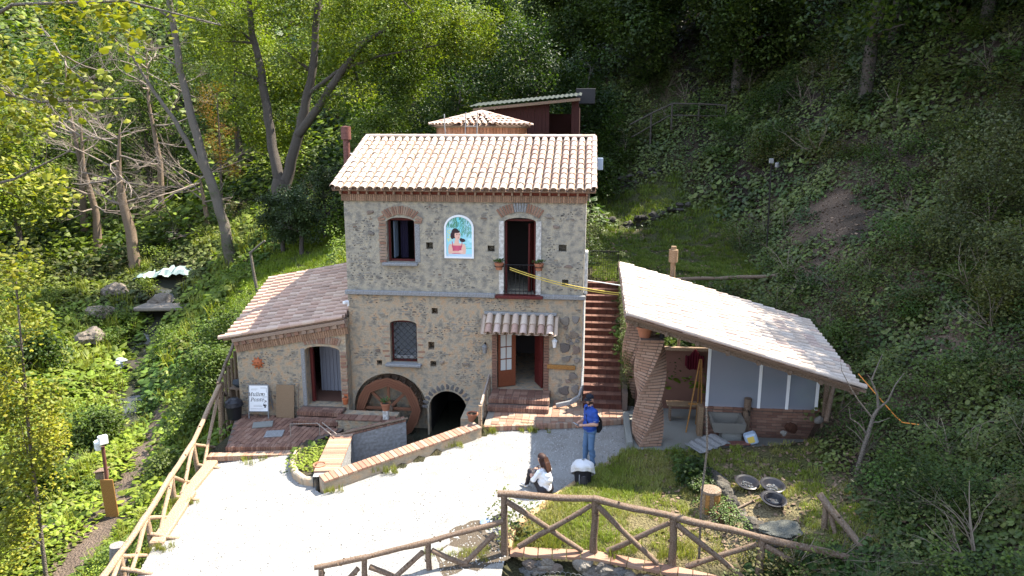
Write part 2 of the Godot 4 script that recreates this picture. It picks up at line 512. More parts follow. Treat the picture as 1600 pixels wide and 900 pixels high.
func in_view(p: Vector3, margin := 1.12) -> bool:
	var q := cam.transform.affine_inverse() * p
	if q.z > -1.0: return false
	var k := 1110.0 / -q.z
	return absf(q.x * k) < 800.0 * margin and q.y * k < 450.0 * margin and q.y * k > -450.0 * margin - 60.0

# ---------------------------------------------------------------- bricks and tiles
var bcache := {}
func bmesh(s: Vector3, bev := 0.006) -> ArrayMesh:
	var k := "%.3f %.3f %.3f" % [s.x, s.y, s.z]
	if not bcache.has(k):
		var m := MB.new()
		m.box(Vector3.ZERO, s, bev)
		bcache[k] = m.mesh()
	return bcache[k]

# one brick as a part
func brick(parent: Node, o: Vector3, s: Vector3, bs := Basis.IDENTITY, kind := "brick", count := 5, called := "brick") -> void:
	put(called, bmesh(s), M["%s%d" % [kind, R.randi() % count]], parent, Transform3D(bs, o))

func coppo(m: MB, ln: float, rw: float, rn: float, seg := 7) -> void:
	var th := 0.016
	for k in seg:
		var a0 := PI * k / seg
		var a1 := PI * (k + 1) / seg
		var e0 := Vector3(cos(a0), sin(a0) * 0.82, 0)
		var e1 := Vector3(cos(a1), sin(a1) * 0.82, 0)
		var z0 := Vector3.ZERO
		var z1 := Vector3(0, 0, ln)
		m.tri3(z0 + e0 * rn, z1 + e1 * rw, z1 + e0 * rw, e0, e1, e0)
		m.tri3(z0 + e0 * rn, z0 + e1 * rn, z1 + e1 * rw, e0, e1, e1)
		var iw := rw - th
		m.quad(z1 + e0 * rw, z1 + e1 * rw, z1 + e1 * iw, z1 + e0 * iw)
		m.tri3(z1 + e0 * iw, z1 + e1 * iw, z0 + e0 * (rn - th), -e0, -e1, -e0)
		m.tri3(z0 + e0 * (rn - th), z1 + e1 * iw, z0 + e1 * (rn - th), -e0, -e1, -e1)

func tile_mesh(ln: float, rw: float) -> ArrayMesh:
	var k := "t%.3f %.3f" % [ln, rw]
	if not bcache.has(k):
		var m := MB.new()
		coppo(m, ln, rw, rw * 0.82)
		bcache[k] = m.mesh()
	return bcache[k]

# rows of cover tiles from a top corner o, across u, down the slope s; the channels under them are one sheet
func lay_tiles(roof: Node, o: Vector3, u: Vector3, s: Vector3, ncol: int, nrow: int, pitch: float, expo: float, kind: String, nk: int, limit: int, rw := 0.0, pink := false) -> void:
	if rw == 0.0: rw = pitch * 0.41
	var n := s.cross(u).normalized()
	var ln := expo * 1.22
	var tm := tile_mesh(ln, rw)
	var rest := MB.new()
	var order := []
	for i in ncol:
		for k in nrow:
			order.append(Vector2i(i, k))
	order.sort_custom(func(a, b): return a.y > b.y if a.y != b.y else a.x < b.x)
	var cnt := 0
	for q in order:
		var i: int = q.x
		var k: int = q.y
		var p: Vector3 = o + u * ((i + 0.5) * pitch + rf(-0.008, 0.008)) + s * (k * expo + rf(-0.012, 0.012)) + n * rf(0.0, 0.008)
		var tilt: float = 0.055 + rf(-0.012, 0.012)
		var z: Vector3 = (s + n * tilt).normalized()
		var x: Vector3 = (u + s * rf(-0.03, 0.03)).normalized()
		x = (x - z * x.dot(z)).normalized()
		var xf := Transform3D(Basis(x, z.cross(x), z), p - n * 0.004)
		var kk := R.randi() % nk
		if pink:
			var far := float(i) / ncol + (1.0 - float(k) / nrow) * 0.55
			kk = [0, 2, 5, 2, 0, 4][R.randi() % 6] if rf(0.0, 0.5) + 0.5 * absf(patch.get_noise_2d(i * 1.9, k * 2.3)) * 2.0 > far * 0.62 - 0.2 else [1, 3, 1, 4, 3][R.randi() % 5]
		if cnt < limit:
			put("roof_tile", tm, M["%s%d" % [kind, kk]], roof, xf)
		else:
			rest.at(xf)
			coppo(rest, ln, rw, rw * 0.82)
		cnt += 1
	rest.off()
	if rest.v.size(): stuff_part("roof_tiles", rest, M["%s%d" % [kind, 0]], roof)
	var ch := MB.new()
	var total := nrow * expo + ln - expo
	for i in ncol + 1:
		var c := o + u * (i * pitch)
		for k in 5:
			var a0 := PI + PI * k / 5
			var a1 := PI + PI * (k + 1) / 5
			var r := pitch * 0.36
			var e0 := u * cos(a0) * r + n * (sin(a0) * r * 0.7 + 0.025)
			var e1 := u * cos(a1) * r + n * (sin(a1) * r * 0.7 + 0.025)
			ch.quad(c + e0, c + e0 + s * total * 0.995, c + e1 + s * total * 0.995, c + e1)
	for i in ncol:
		var c := o + u * ((i + 0.5) * pitch) + s * (total - 0.05)
		for k in 6:
			var a0 := PI * k / 6
			var a1 := PI * (k + 1) / 6
			var r := rw * 0.93
			ch.tri(c, c + u * cos(a0) * r + n * sin(a0) * r * 0.8, c + u * cos(a1) * r + n * sin(a1) * r * 0.8)
	stuff_part("channel_tiles", ch, M["oldtile3"] if kind == "oldtile" else M.deck, roof)

# ---------------------------------------------------------------- walls with openings
func csg_wall(parent: Node, called: String, m: Material) -> CSGCombiner3D:
	var c := CSGCombiner3D.new()
	c.name = called
	c.material_override = m
	parent.add_child(c, true)
	return c

func csg_box(c: CSGCombiner3D, x0: float, x1: float, y0: float, y1: float, z0: float, z1: float, cut := true) -> void:
	var b := CSGBox3D.new()
	b.name = "block"
	b.size = Vector3(x1 - x0, y1 - y0, z1 - z0)
	b.position = Vector3((x0 + x1) / 2, (y0 + y1) / 2, (z0 + z1) / 2)
	b.operation = CSGShape3D.OPERATION_SUBTRACTION if cut else CSGShape3D.OPERATION_UNION
	c.add_child(b, true)

func csg_shape(c: CSGCombiner3D, poly: PackedVector2Array, z0: float, z1: float, cut := true) -> void:
	var m := MB.new()
	m.prism(poly, z0, z1)
	var b := CSGMesh3D.new()
	b.name = "block"
	b.mesh = m.mesh()
	b.operation = CSGShape3D.OPERATION_SUBTRACTION if cut else CSGShape3D.OPERATION_UNION
	c.add_child(b, true)

# a door-like outline: straight sides, then a low or round arch; counter-clockwise
func arch(x0: float, x1: float, y0: float, spring: float, top: float, seg := 12) -> PackedVector2Array:
	var p := PackedVector2Array([Vector2(x0, y0), Vector2(x1, y0)])
	var cx := (x0 + x1) / 2
	var w := (x1 - x0) / 2
	for i in seg + 1:
		var a := PI * i / seg
		p.append(Vector2(cx + cos(a) * w, spring + sin(a) * (top - spring)))
	return p

# irregular flat field stones half sunk in the mortar of a wall face at z
func rubble(parent: Node, x0: float, x1: float, y0: float, y1: float, z: float, holes: Array, big: Array, cover: float, ytop = null) -> void:
	var m := MB.new()
	var tones := [Color(0.33, 0.31, 0.27), Color(0.26, 0.25, 0.23), Color(0.38, 0.34, 0.28), Color(0.14, 0.13, 0.125), Color(0.36, 0.29, 0.21), Color(0.30, 0.295, 0.28), Color(0.17, 0.165, 0.16), Color(0.40, 0.36, 0.31), Color(0.33, 0.23, 0.17)]
	var y := y0
	var pn := FastNoiseLite.new()
	pn.frequency = 0.55
	pn.fractal_octaves = 2
	pn.seed = 77
	while y < y1:
		var rh := rf(0.028, 0.07)
		y += rh + rf(0.006, 0.022)
		var x := x0 + rf(0, 0.1)
		while x < x1:
			var w := rf(0.04, 0.15) * (1.8 if R.randf() < 0.18 else 1.0) * (1.0 if R.randf() < 0.85 else 1.6)
			var cx := x + w / 2
			var cy := y - rh / 2 + rf(-0.015, 0.015)
			x += w + rf(0.008, 0.05)
			var keep := R.randf() < cover + pn.get_noise_2d(cx * 1.5, cy * 2.2) * 1.7
			if not keep or cx + w / 2 > x1: continue
			if ytop != null and cy + rh > ytop.call(cx): continue
			var hit := false
			for q in holes:
				if cx + w / 2 > q[0] - 0.02 and cx - w / 2 < q[1] + 0.02 and cy + rh / 2 > q[2] - 0.02 and cy - rh / 2 < q[3] + 0.02:
					hit = true
			for q in big:
				if Vector2((cx - q[0]) / (q[2] + w * 0.4), (cy - q[1]) / (q[3] + rh * 0.4)).length() < 1.0: hit = true
			if hit: continue
			if R.randf() < 0.3 + pn.get_noise_2d(cx * 3.0 + 30.0, cy * 4.0) * 0.5:
				m.col = Color(0.085, 0.08, 0.076) * rf(0.6, 1.5)
				stone_chip(m, Vector3(cx, cy, z), minf(w, 0.14) * rf(0.2, 0.42), rf(0.006, 0.02), 0.004, rf(-0.5, 0.5), 6)
				continue
			m.col = tones[R.randi() % tones.size()].lerp(Color(0.35, 0.335, 0.30), 0.66 if R.randf() < 0.78 else 0.1) * rf(0.86, 1.12)
			stone_chip(m, Vector3(cx, cy, z), w * 0.5, rh * 0.5 * rf(0.7, 1.05), rf(0.004, 0.02), rf(-0.2, 0.2))
	stuff_part("rubble_stones", m, M.stone, parent)
	for q in big:
		var s := MB.new()
		s.col = tones[R.randi() % tones.size()].lerp(Color(0.27, 0.24, 0.22), 0.5) * rf(0.8, 1.2)
		stone_chip(s, Vector3.ZERO, q[2], q[3], rf(0.03, 0.06), rf(-0.25, 0.25), 10)
		put("stone", s, M.stone, parent, Transform3D(Basis.IDENTITY, Vector3(q[0], q[1], z)))

func stone_chip(m: MB, o: Vector3, rx: float, ry: float, proud: float, rot: float, seg := 8) -> void:
	var p := []
	var ph := rf(0, TAU)
	for k in seg:
		var a := TAU * k / seg
		var sq := pow(absf(cos(a)), 4.0) + pow(absf(sin(a)), 4.0)
		var rr := pow(sq, -0.25) * (0.9 + 0.16 * sin(a * 3.0 + ph) + rf(-0.08, 0.08))
		p.append(Vector2(cos(a) * rx * rr, sin(a) * ry * rr).rotated(rot))
	var t := Vector3(rf(-0.3, 0.3), rf(-0.3, 0.3), 0)
	var c := o + Vector3(rf(-0.2, 0.2) * rx, rf(-0.2, 0.2) * ry, proud)
	for k in seg:
		var a: Vector2 = p[k]
		var b: Vector2 = p[(k + 1) % seg]
		var ia := o + Vector3(a.x * 0.8, a.y * 0.8, proud * 0.9 + (a.x * t.x + a.y * t.y) * 0.1)
		var ib := o + Vector3(b.x * 0.8, b.y * 0.8, proud * 0.9 + (b.x * t.x + b.y * t.y) * 0.1)
		m.tri(c, ia, ib)
		m.quad(ia, o + Vector3(a.x, a.y, -0.01), o + Vector3(b.x, b.y, -0.01), ib)

# ---------------------------------------------------------------- the mill house
const SLOPE := 22.37
func mill_house() -> void:
	var h := thing("stone_mill_house", "two storey rubble stone mill house with terracotta tiled gable roof", "house")
	# lower storey: door, window, wheel recess, tunnel mouth and beam holes
	var lo := csg_wall(h, "wall", M.wall_low)
	csg_box(lo, -3.45, 3.45, -1.65, 3.2, -6.2, 0.0, false)
	csg_box(lo, -2.9, 2.9, 0.434, 3.12, -5.7, -0.5)
	csg_box(lo, 0.98, 2.35, 0.434, 2.6, -0.7, 0.2)
	csg_shape(lo, arch(-2.22, -1.41, 1.12, 2.32, 2.43), -0.7, 0.2)
	csg_shape(lo, arch(-3.40, -1.14, -1.6, -0.34, 0.78, 24), -0.46, 0.2)
	csg_shape(lo, arch(-1.09, 0.06, -1.6, -0.3, 0.29, 18), -3.0, 0.2)
	for q in [[-0.86, 2.74, 0.09, 0.09], [-0.98, 1.68, 0.09, 0.12], [-0.93, 1.12, 0.09, 0.09], [-2.57, 1.10, 0.08, 0.08]]:
		csg_box(lo, q[0] - q[2], q[0] + q[2], q[1] - q[3], q[1] + q[3], -0.4, 0.2)
	var up := csg_wall(h, "wall", M.wall_up)
	csg_box(up, -3.45, 3.45, 3.2, 6.32, -6.197, -0.003, false)
	csg_box(up, -2.9, 2.9, 3.3, 6.2, -5.7, -0.5)
	csg_shape(up, arch(-2.22, -1.40, 4.17, 5.33, 5.46), -0.7, 0.2)
	csg_shape(up, arch(1.19, 2.08, 3.29, 5.38, 5.50), -0.7, 0.2)
	for q in [[-0.97, 4.66, 0.10, 0.10], [0.81, 4.61, 0.10, 0.09], [2.84, 4.66, 0.11, 0.10], [2.93, 3.67, 0.09, 0.09]]:
		csg_box(up, q[0] - q[2], q[0] + q[2], q[1] - q[3], q[1] + q[3], -0.4, 0.2)
	# gables
	for sx in [-1, 1]:
		var g := MB.new()
		var a := Vector3(sx * 3.44, 6.3, -0.05); var b := Vector3(sx * 3.44, 6.3, -6.15); var t := Vector3(sx * 3.44, 7.62, -3.1)
		if sx > 0: g.tri(a, b, t)
		else: g.tri(b, a, t)
		put("gable", g, M.wall_up, h)
	# stones
	var holes_lo := [[0.72, 2.75, 0.1, 2.72], [-2.42, -1.25, 1.0, 2.5], [-1.2, 0.2, -1.6, 0.42], [-1.0, -0.7, 2.6, 2.85], [-1.1, -0.86, 1.52, 1.82], [-1.05, -0.8, 1.0, 1.24], [-2.68, -2.46, 1.0, 1.2], [-3.46, -1.05, -1.6, 0.9], [2.42, 3.27, 1.08, 1.28]]
	var big := []
	for q in [[2.62, 2.62, .13, .12], [2.95, 2.55, .14, .16], [3.25, 2.6, .12, .13], [2.85, 2.2, .17, .13], [3.2, 2.15, .15, .14], [2.6, 1.55, .14, .1], [2.95, 1.75, .16, .17], [3.28, 1.7, .12, .15], [2.55, 0.9, .12, .12], [2.85, 0.85, .17, .14], [3.2, 0.9, .15, .12], [2.6, 0.5, .15, .14], [2.95, 0.45, .17, .16], [3.28, 0.5, .13, .17], [2.75, 0.15, .2, .13], [3.2, 0.12, .18, .14], [2.62, 1.4, .13, .09], [3.0, 1.42, .15, .09], [3.3, 1.38, .1, .08]]:
		big.append(q)
	for i in 160:
		var q := [rf(2.5, 3.38), rf(0.05, 2.6), rf(0.05, 0.11), rf(0.04, 0.08)]
		if big.all(func(b): return Vector2((q[0] - b[0]) / (q[2] + b[2]), (q[1] - b[1]) / (q[3] + b[3])).length() > 0.9): big.append(q)
	for i in 9:
		big.append([rf(-3.3, 2.4), rf(1.0, 3.0), rf(0.08, 0.13), rf(0.04, 0.06)])
	big = big.filter(func(q): return holes_lo.all(func(b): return q[0] + q[2] < b[0] or q[0] - q[2] > b[1] or q[1] + q[3] < b[2] or q[1] - q[3] > b[3]))
	rubble(h, -3.42, 3.43, -0.9, 3.16, 0.0, holes_lo, big, 0.42)
	var holes_up := [[-2.5, -1.15, 4.0, 5.85], [-0.62, 0.42, 4.2, 5.65], [0.95, 2.3, 3.2, 5.95], [-1.1, -0.84, 4.53, 4.79], [0.69, 0.93, 4.5, 4.73], [2.71, 2.97, 4.53, 4.79], [2.82, 3.04, 3.55, 3.79]]
	big = []
	for i in 12:
		big.append([rf(-3.2, 3.2), rf(3.55, 5.75), rf(0.1, 0.16), rf(0.04, 0.07)])
	big = big.filter(func(q): return holes_up.all(func(b): return q[0] + q[2] < b[0] or q[0] - q[2] > b[1] or q[1] + q[3] < b[2] or q[1] - q[3] > b[3]))
	rubble(h, -3.42, 3.43, 3.42, 5.9, -0.003, holes_up, big, 0.46)
	# stone arch over the tunnel
	for i in 15:
		var a := PI * (i + 0.5) / 15
		var s := MB.new()
		s.col = Color(0.19, 0.18, 0.175) * rf(0.75, 1.25)
		stone_chip(s, Vector3.ZERO, 0.10, 0.055, rf(0.02, 0.035), 0.0)
		put("stone", s, M.stone, h, Transform3D(Basis(Vector3.BACK, a), Vector3(-0.515 + cos(a) * 0.70, -0.3 + sin(a) * 0.72, 0.0)))
	# dark linings of the rooms and of the tunnel
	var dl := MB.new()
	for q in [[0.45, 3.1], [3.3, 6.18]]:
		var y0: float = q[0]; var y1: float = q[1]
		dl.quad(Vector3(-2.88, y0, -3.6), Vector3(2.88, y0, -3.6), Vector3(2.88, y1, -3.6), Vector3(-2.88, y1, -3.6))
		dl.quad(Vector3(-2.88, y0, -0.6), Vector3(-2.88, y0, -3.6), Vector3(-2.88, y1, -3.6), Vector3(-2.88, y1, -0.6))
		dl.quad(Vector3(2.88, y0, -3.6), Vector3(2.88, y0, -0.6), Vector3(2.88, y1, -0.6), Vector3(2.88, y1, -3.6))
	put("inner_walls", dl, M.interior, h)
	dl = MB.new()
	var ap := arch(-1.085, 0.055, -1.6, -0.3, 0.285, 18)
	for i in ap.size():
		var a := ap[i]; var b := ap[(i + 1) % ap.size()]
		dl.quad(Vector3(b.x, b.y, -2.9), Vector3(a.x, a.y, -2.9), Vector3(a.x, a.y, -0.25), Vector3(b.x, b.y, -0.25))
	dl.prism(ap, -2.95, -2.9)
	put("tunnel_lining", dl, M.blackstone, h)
	# floors inside
	var fl := MB.new()
	fl.box(Vector3(0, 3.21, -3.1), Vector3(5.78, 0.15, 5.18))
	fl.box(Vector3(1.665, 0.40, -0.35), Vector3(1.35, 0.06, 0.66))
	put("floor", fl, M.paver3, h)
	# grey string course, broken by the balcony door
	var sc := MB.new()
	sc.box(Vector3(-1.29, 3.255, 0.03), Vector3(4.44, 0.13, 0.14), 0.02)
	sc.box(Vector3(2.87, 3.255, 0.03), Vector3(1.28, 0.13, 0.14), 0.02)
	sc.box(Vector3(3.48, 3.255, -3.1), Vector3(0.10, 0.128, 6.1), 0.02)
	put("string_course", sc, M.cement, h)
	var pl := MB.new()
	pl.box(Vector3(3.465, 1.6, -2.0), Vector3(0.05, 3.1, 3.96), 0.01)
	put("side_plaster", pl, M.white_plaster, h)
	var pb := MB.new()
	pb.box(Vector3(3.51, 3.95, -0.22), Vector3(0.10, 1.24, 0.36), 0.015)
	pb.box(Vector3(3.465, 5.2, -2.0), Vector3(0.03, 1.4, 3.9), 0.01)
	put("side_pilaster", pb, M.white_plaster, h)
	cornice(h)
	# upper window
	for i in 13:
		brick(h, Vector3(-2.325 + rf(-0.015, 0.015) - 0.01 * (i % 2), 4.19 + i * 0.088, -0.035), Vector3(0.19 + 0.04 * (i % 2), 0.07, 0.12), Basis.IDENTITY, "brick", 5)
	for i in 15:
		var f := (i - 7) / 7.0
		var an := f * 0.75
		var lift := 0.13 - 0.13 * f * f
		brick(h, Vector3(-1.81 + f * 0.44, 5.41 + lift + 0.13, -0.03), Vector3(0.05, 0.24 + rf(-0.02, 0.03), 0.12), Basis(Vector3.BACK, -an), "brick", 4)
	for s in [-1, 1]:
		for i in 3:
			brick(h, Vector3(-1.81 + s * (0.52 + 0.02 * i), 5.33 + i * 0.07, -0.035), Vector3(0.2, 0.055, 0.12), Basis(Vector3.BACK, -s * 0.25 * i), "brick", 4)
	var j := MB.new()
	j.box(Vector3(-1.32, 4.72, -0.02), Vector3(0.15, 1.1, 0.06), 0.008)
	put("window_jamb", j, M.cement, h)
	var sill := MB.new()
	sill.box(Vector3(-1.83, 4.12, 0.03), Vector3(1.04, 0.09, 0.26), 0.02)
	put("window_sill", sill, M.cement, h)
	window(h, -2.22, -1.40, 4.17, 5.45, true)
	# lower window with its iron lattice
	sill = MB.new()
	sill.box(Vector3(-1.815, 1.08, 0.03), Vector3(1.08, 0.09, 0.28), 0.02)
	put("window_sill", sill, M.cement, h)
	window(h, -2.22, -1.41, 1.12, 2.42, false)
	var lt := MB.new()
	for d in [-1, 1]:
		for k in range(-9, 10):
			# clip each diagonal to the opening
			var c0 := k * 0.2
			var x0 := -2.2; var x1 := -1.43
			var ya: float = 1.77 + d * (x0 + 1.81) + c0
			var yb: float = 1.77 + d * (x1 + 1.81) + c0
			var a := Vector2(x0, ya); var b := Vector2(x1, yb)
			var r := Geometry2D.intersect_polyline_with_polygon(PackedVector2Array([a, b]), PackedVector2Array([Vector2(-2.2, 1.15), Vector2(-1.43, 1.15), Vector2(-1.43, 2.36), Vector2(-2.2, 2.36)]))
			for seg in r:
				lt.rod(Vector3(seg[0].x, seg[0].y, -0.12 + d * 0.008), Vector3(seg[1].x, seg[1].y, -0.12 + d * 0.008), 0.009, 5)
	put("window_lattice", lt, M.iron, h)
	# brick edges of the lower window
	for s in [-1, 1]:
		for i in 6:
			brick(h, Vector3(-1.815 + s * (0.51 + 0.03 * (i % 2)), 1.3 + i * 0.19 + rf(-0.03, 0.03), -0.052), Vector3(0.16 + 0.05 * (i % 2), 0.045, 0.12), Basis.IDENTITY, "brick", 5)
	# balcony door
	j = MB.new()
	j.box(Vector3(1.11, 4.35, -0.01), Vector3(0.15, 2.1, 0.09), 0.01)
	j.box(Vector3(2.165, 4.35, -0.01), Vector3(0.15, 2.1, 0.09), 0.01)
	put("door_jamb", j, M.white_plaster, h)
	var th := MB.new()
	th.box(Vector3(1.63, 3.25, 0.06), Vector3(1.36, 0.09, 0.30), 0.01)
	put("door_threshold", th, M.darkred, h)
	for i in 17:
		var f := (i - 8) / 8.0
		var an := f * 0.6
		var o := Vector3(1.635 + f * 0.58, 5.50 + 0.17 * (1 - f * f) + 0.12, -0.03)
		brick(h, o, Vector3(0.055, 0.26, 0.12), Basis(Vector3.BACK, -an), "brick", 2) if absi(i - 8) > 2 else put("brick", bmesh(Vector3(0.055, 0.26, 0.12)), M.cement, h, Transform3D(Basis(Vector3.BACK, -an), o))
	var df := MB.new()
	for x in [1.22, 2.05]:
		df.box(Vector3(x, 4.34, -0.2), Vector3(0.06, 2.08, 0.08), 0.008)
	df.box(Vector3(1.635, 5.42, -0.2), Vector3(0.82, 0.06, 0.08), 0.008)
	put("door_frame", df, M.darkred, h)
	var lf := MB.new()
	lf.bar(Vector3(2.0, 4.3, -0.25), Vector3(1.85, 4.3, -0.85), 2.0, 0.05)
	var lf2 := MB.new()
	lf2.box(Vector3(0, 0, 0), Vector3(0.05, 2.0, 0.6), 0.01)
	put("door_leaf", lf2, M.darkred, h, Transform3D(Basis(Vector3.UP, -0.35), Vector3(1.97, 4.31, -0.55)))
	var rail := MB.new()
	rail.rod(Vector3(1.16, 4.17, 0.07), Vector3(2.11, 4.17, 0.07), 0.014)
	rail.rod(Vector3(1.16, 3.40, 0.07), Vector3(2.11, 3.40, 0.07), 0.01)
	var rl := put("balcony_railing", rail, M.iron, h)
	for i in 9:
		var b := MB.new()
		b.rod(Vector3(1.19 + i * 0.112, 3.3, 0.07), Vector3(1.19 + i * 0.112, 4.17, 0.07), 0.008, 5)
		put("bar", b, M.iron, rl)
	house_door(h)
	# roof: deck, tiles, ridge and verges
	var roof := Node3D.new()
	var ca := cos(deg_to_rad(SLOPE)); var sa := sin(deg_to_rad(SLOPE))
	var s := Vector3(0, -sa, ca)
	var top := Vector3(-3.695, 7.70, -3.128)
	var u := Vector3.RIGHT
	var dk := MB.new()
	var w := Vector3(7.42, 0, 0)
	var n := Vector3(0, ca, sa)
	var e0 := top - n * 0.03
	var e1 := e0 + s * 3.66
	dk.quad(e0, e1, e1 + w, e0 + w)
	dk.quad(e0 - n * 0.07, e0 + w - n * 0.07, e1 + w - n * 0.07, e1 - n * 0.07)
	dk.quad(e1, e1 - n * 0.07, e1 + w - n * 0.07, e1 + w)
	var sb := Vector3(0, -sa, -ca)
	var nb := Vector3(0, ca, -sa)
	var f0 := top - nb * 0.03
	var f1 := f0 + sb * 3.6
	dk.quad(f0 + w, f1 + w, f1, f0)
	dk.quad(f0 - nb * 0.07, f1 - nb * 0.07, f1 + w - nb * 0.07, f0 + w - nb * 0.07)
	var rp := put("roof", dk, M.deck, h)
	lay_tiles(rp, top + Vector3(0.09, 0, 0), u, s, 31, 11, 0.2335, 0.334, "tile", 6, 300, 0.097, true)
	# back slope
	var back := MB.new()
	for i in 31:
		for k in 11:
			back.at(Transform3D(Basis(-u, nb, sb), top + u * (0.2 + i * 0.2335) + sb * (k * 0.334) + nb * 0.01))
			coppo(back, 0.4, 0.097, 0.08, 4)
	back.off()
	stuff_part("back_slope_tiles", back, M.tile4, rp)
	for i in 18:
		put("ridge_tile", tile_mesh(0.46, 0.115), M["tile%d" % [2, 0, 4, 2, 5][i % 5]], rp, Transform3D(Basis(Vector3.FORWARD, Vector3.UP, Vector3.RIGHT).rotated(Vector3.BACK, -0.02), top + Vector3(0.01 + i * 0.407, 0.035, 0.0)))
	for sx in [0, 1]:
		for k in 9:
			var o := top + s * (k * 0.405 + 0.02) + n * 0.055 + u * (0.05 if sx == 0 else 7.37)
			var z := (s + n * 0.03).normalized()
			put("verge_tile", tile_mesh(0.46, 0.085), M["tile%d" % [0, 2, 5][k % 3]], rp, Transform3D(Basis(u, z.cross(u), z), o))
	roof.free()

func window(h: Node, x0: float, x1: float, y0: float, y1: float, upper: bool) -> void:
	var f := MB.new()
	for x in [x0 + 0.03, x1 - 0.03]:
		f.box(Vector3(x, (y0 + y1) / 2, -0.22), Vector3(0.06, y1 - y0, 0.07), 0.008)
	f.box(Vector3((x0 + x1) / 2, y0 + 0.03, -0.22), Vector3(x1 - x0 - 0.12, 0.06, 0.07), 0.008)
	f.box(Vector3((x0 + x1) / 2, y1 - 0.05, -0.22), Vector3(x1 - x0 - 0.12, 0.08, 0.07), 0.008)
	var w := put("window_frame", f, M.darkred, h)
	if upper:
		var c := MB.new()
		for k in 3:
			c.box(Vector3(x0 + 0.15, y0 + 0.62, -0.30 - k * 0.15), Vector3(0.05, 1.1, 0.1), 0.02)
		put("casement", c, M.darkpane, w)
		var cu := MB.new()
		cu.col = Color(0.03, 0.027, 0.06)
		for k in 6:
			cu.box(Vector3(x0 + 0.27 + k * 0.035, y0 + 0.6, -0.62 - 0.02 * (k % 2)), Vector3(0.037, 1.15, 0.03), 0.012)
		put("curtain", cu, M.cloth, w)
	else:
		var g := MB.new()
		g.box(Vector3((x0 + x1) / 2, y0 + 0.14, -0.19), Vector3(x1 - x0 - 0.12, 0.1, 0.04), 0.01)
		put("rail", g, M.cement, w)
		var p := MB.new()
		p.quad(Vector3(x0 + 0.06, y0 + 0.06, -0.22), Vector3(x1 - 0.06, y0 + 0.06, -0.22), Vector3(x1 - 0.06, y1 - 0.09, -0.22), Vector3(x0 + 0.06, y1 - 0.09, -0.22))
		put("pane", p, M.glass, w)

func cornice(h: Node) -> void:
	var m := MB.new()
	# soldier course, brick by brick
	var x := -3.5
	while x < 3.5:
		var k := rf(0.75, 1.2)
		m.col = Color(0.47 * k, 0.30 * k, 0.20 * k)
		m.box(Vector3(x + 0.03, 6.025, -0.04 + rf(-0.006, 0.006)), Vector3(0.051, 0.19, 0.22), 0.004)
		x += 0.062
	stuff_part("soldier_bricks", m, M.stone, h)
	m = MB.new()
	m.box(Vector3(0, 6.025, -0.06), Vector3(7.0, 0.18, 0.2))
	m.box(Vector3(0, 6.268, 0.02), Vector3(7.2, 0.062, 0.36), 0.006)
	m.box(Vector3(3.50, 6.15, -3.2), Vector3(0.12, 0.36, 5.9), 0.006)
	put("cornice_band", m, M.mortar, h)
	var rc := MB.new()
	rc.box(Vector3(0, 6.18, -0.06), Vector3(7.0, 0.115, 0.2))
	put("cornice_recess", rc, M.recess, h)
	for i in 28:
		brick(h, Vector3(-3.49 + i * 0.2585, 6.18, 0.045), Vector3(0.055, 0.11, 0.22), Basis.IDENTITY, "brick", 3)
	m = MB.new()
	for i in 29:
		var k := rf(0.85, 1.15)
		m.col = Color(0.48 * k, 0.33 * k, 0.23 * k)
		m.box(Vector3(-3.5 + i * 0.25, 6.312, 0.06), Vector3(0.24, 0.04, 0.42), 0.004)
	stuff_part("cornice_bricks", m, M.stone, h)

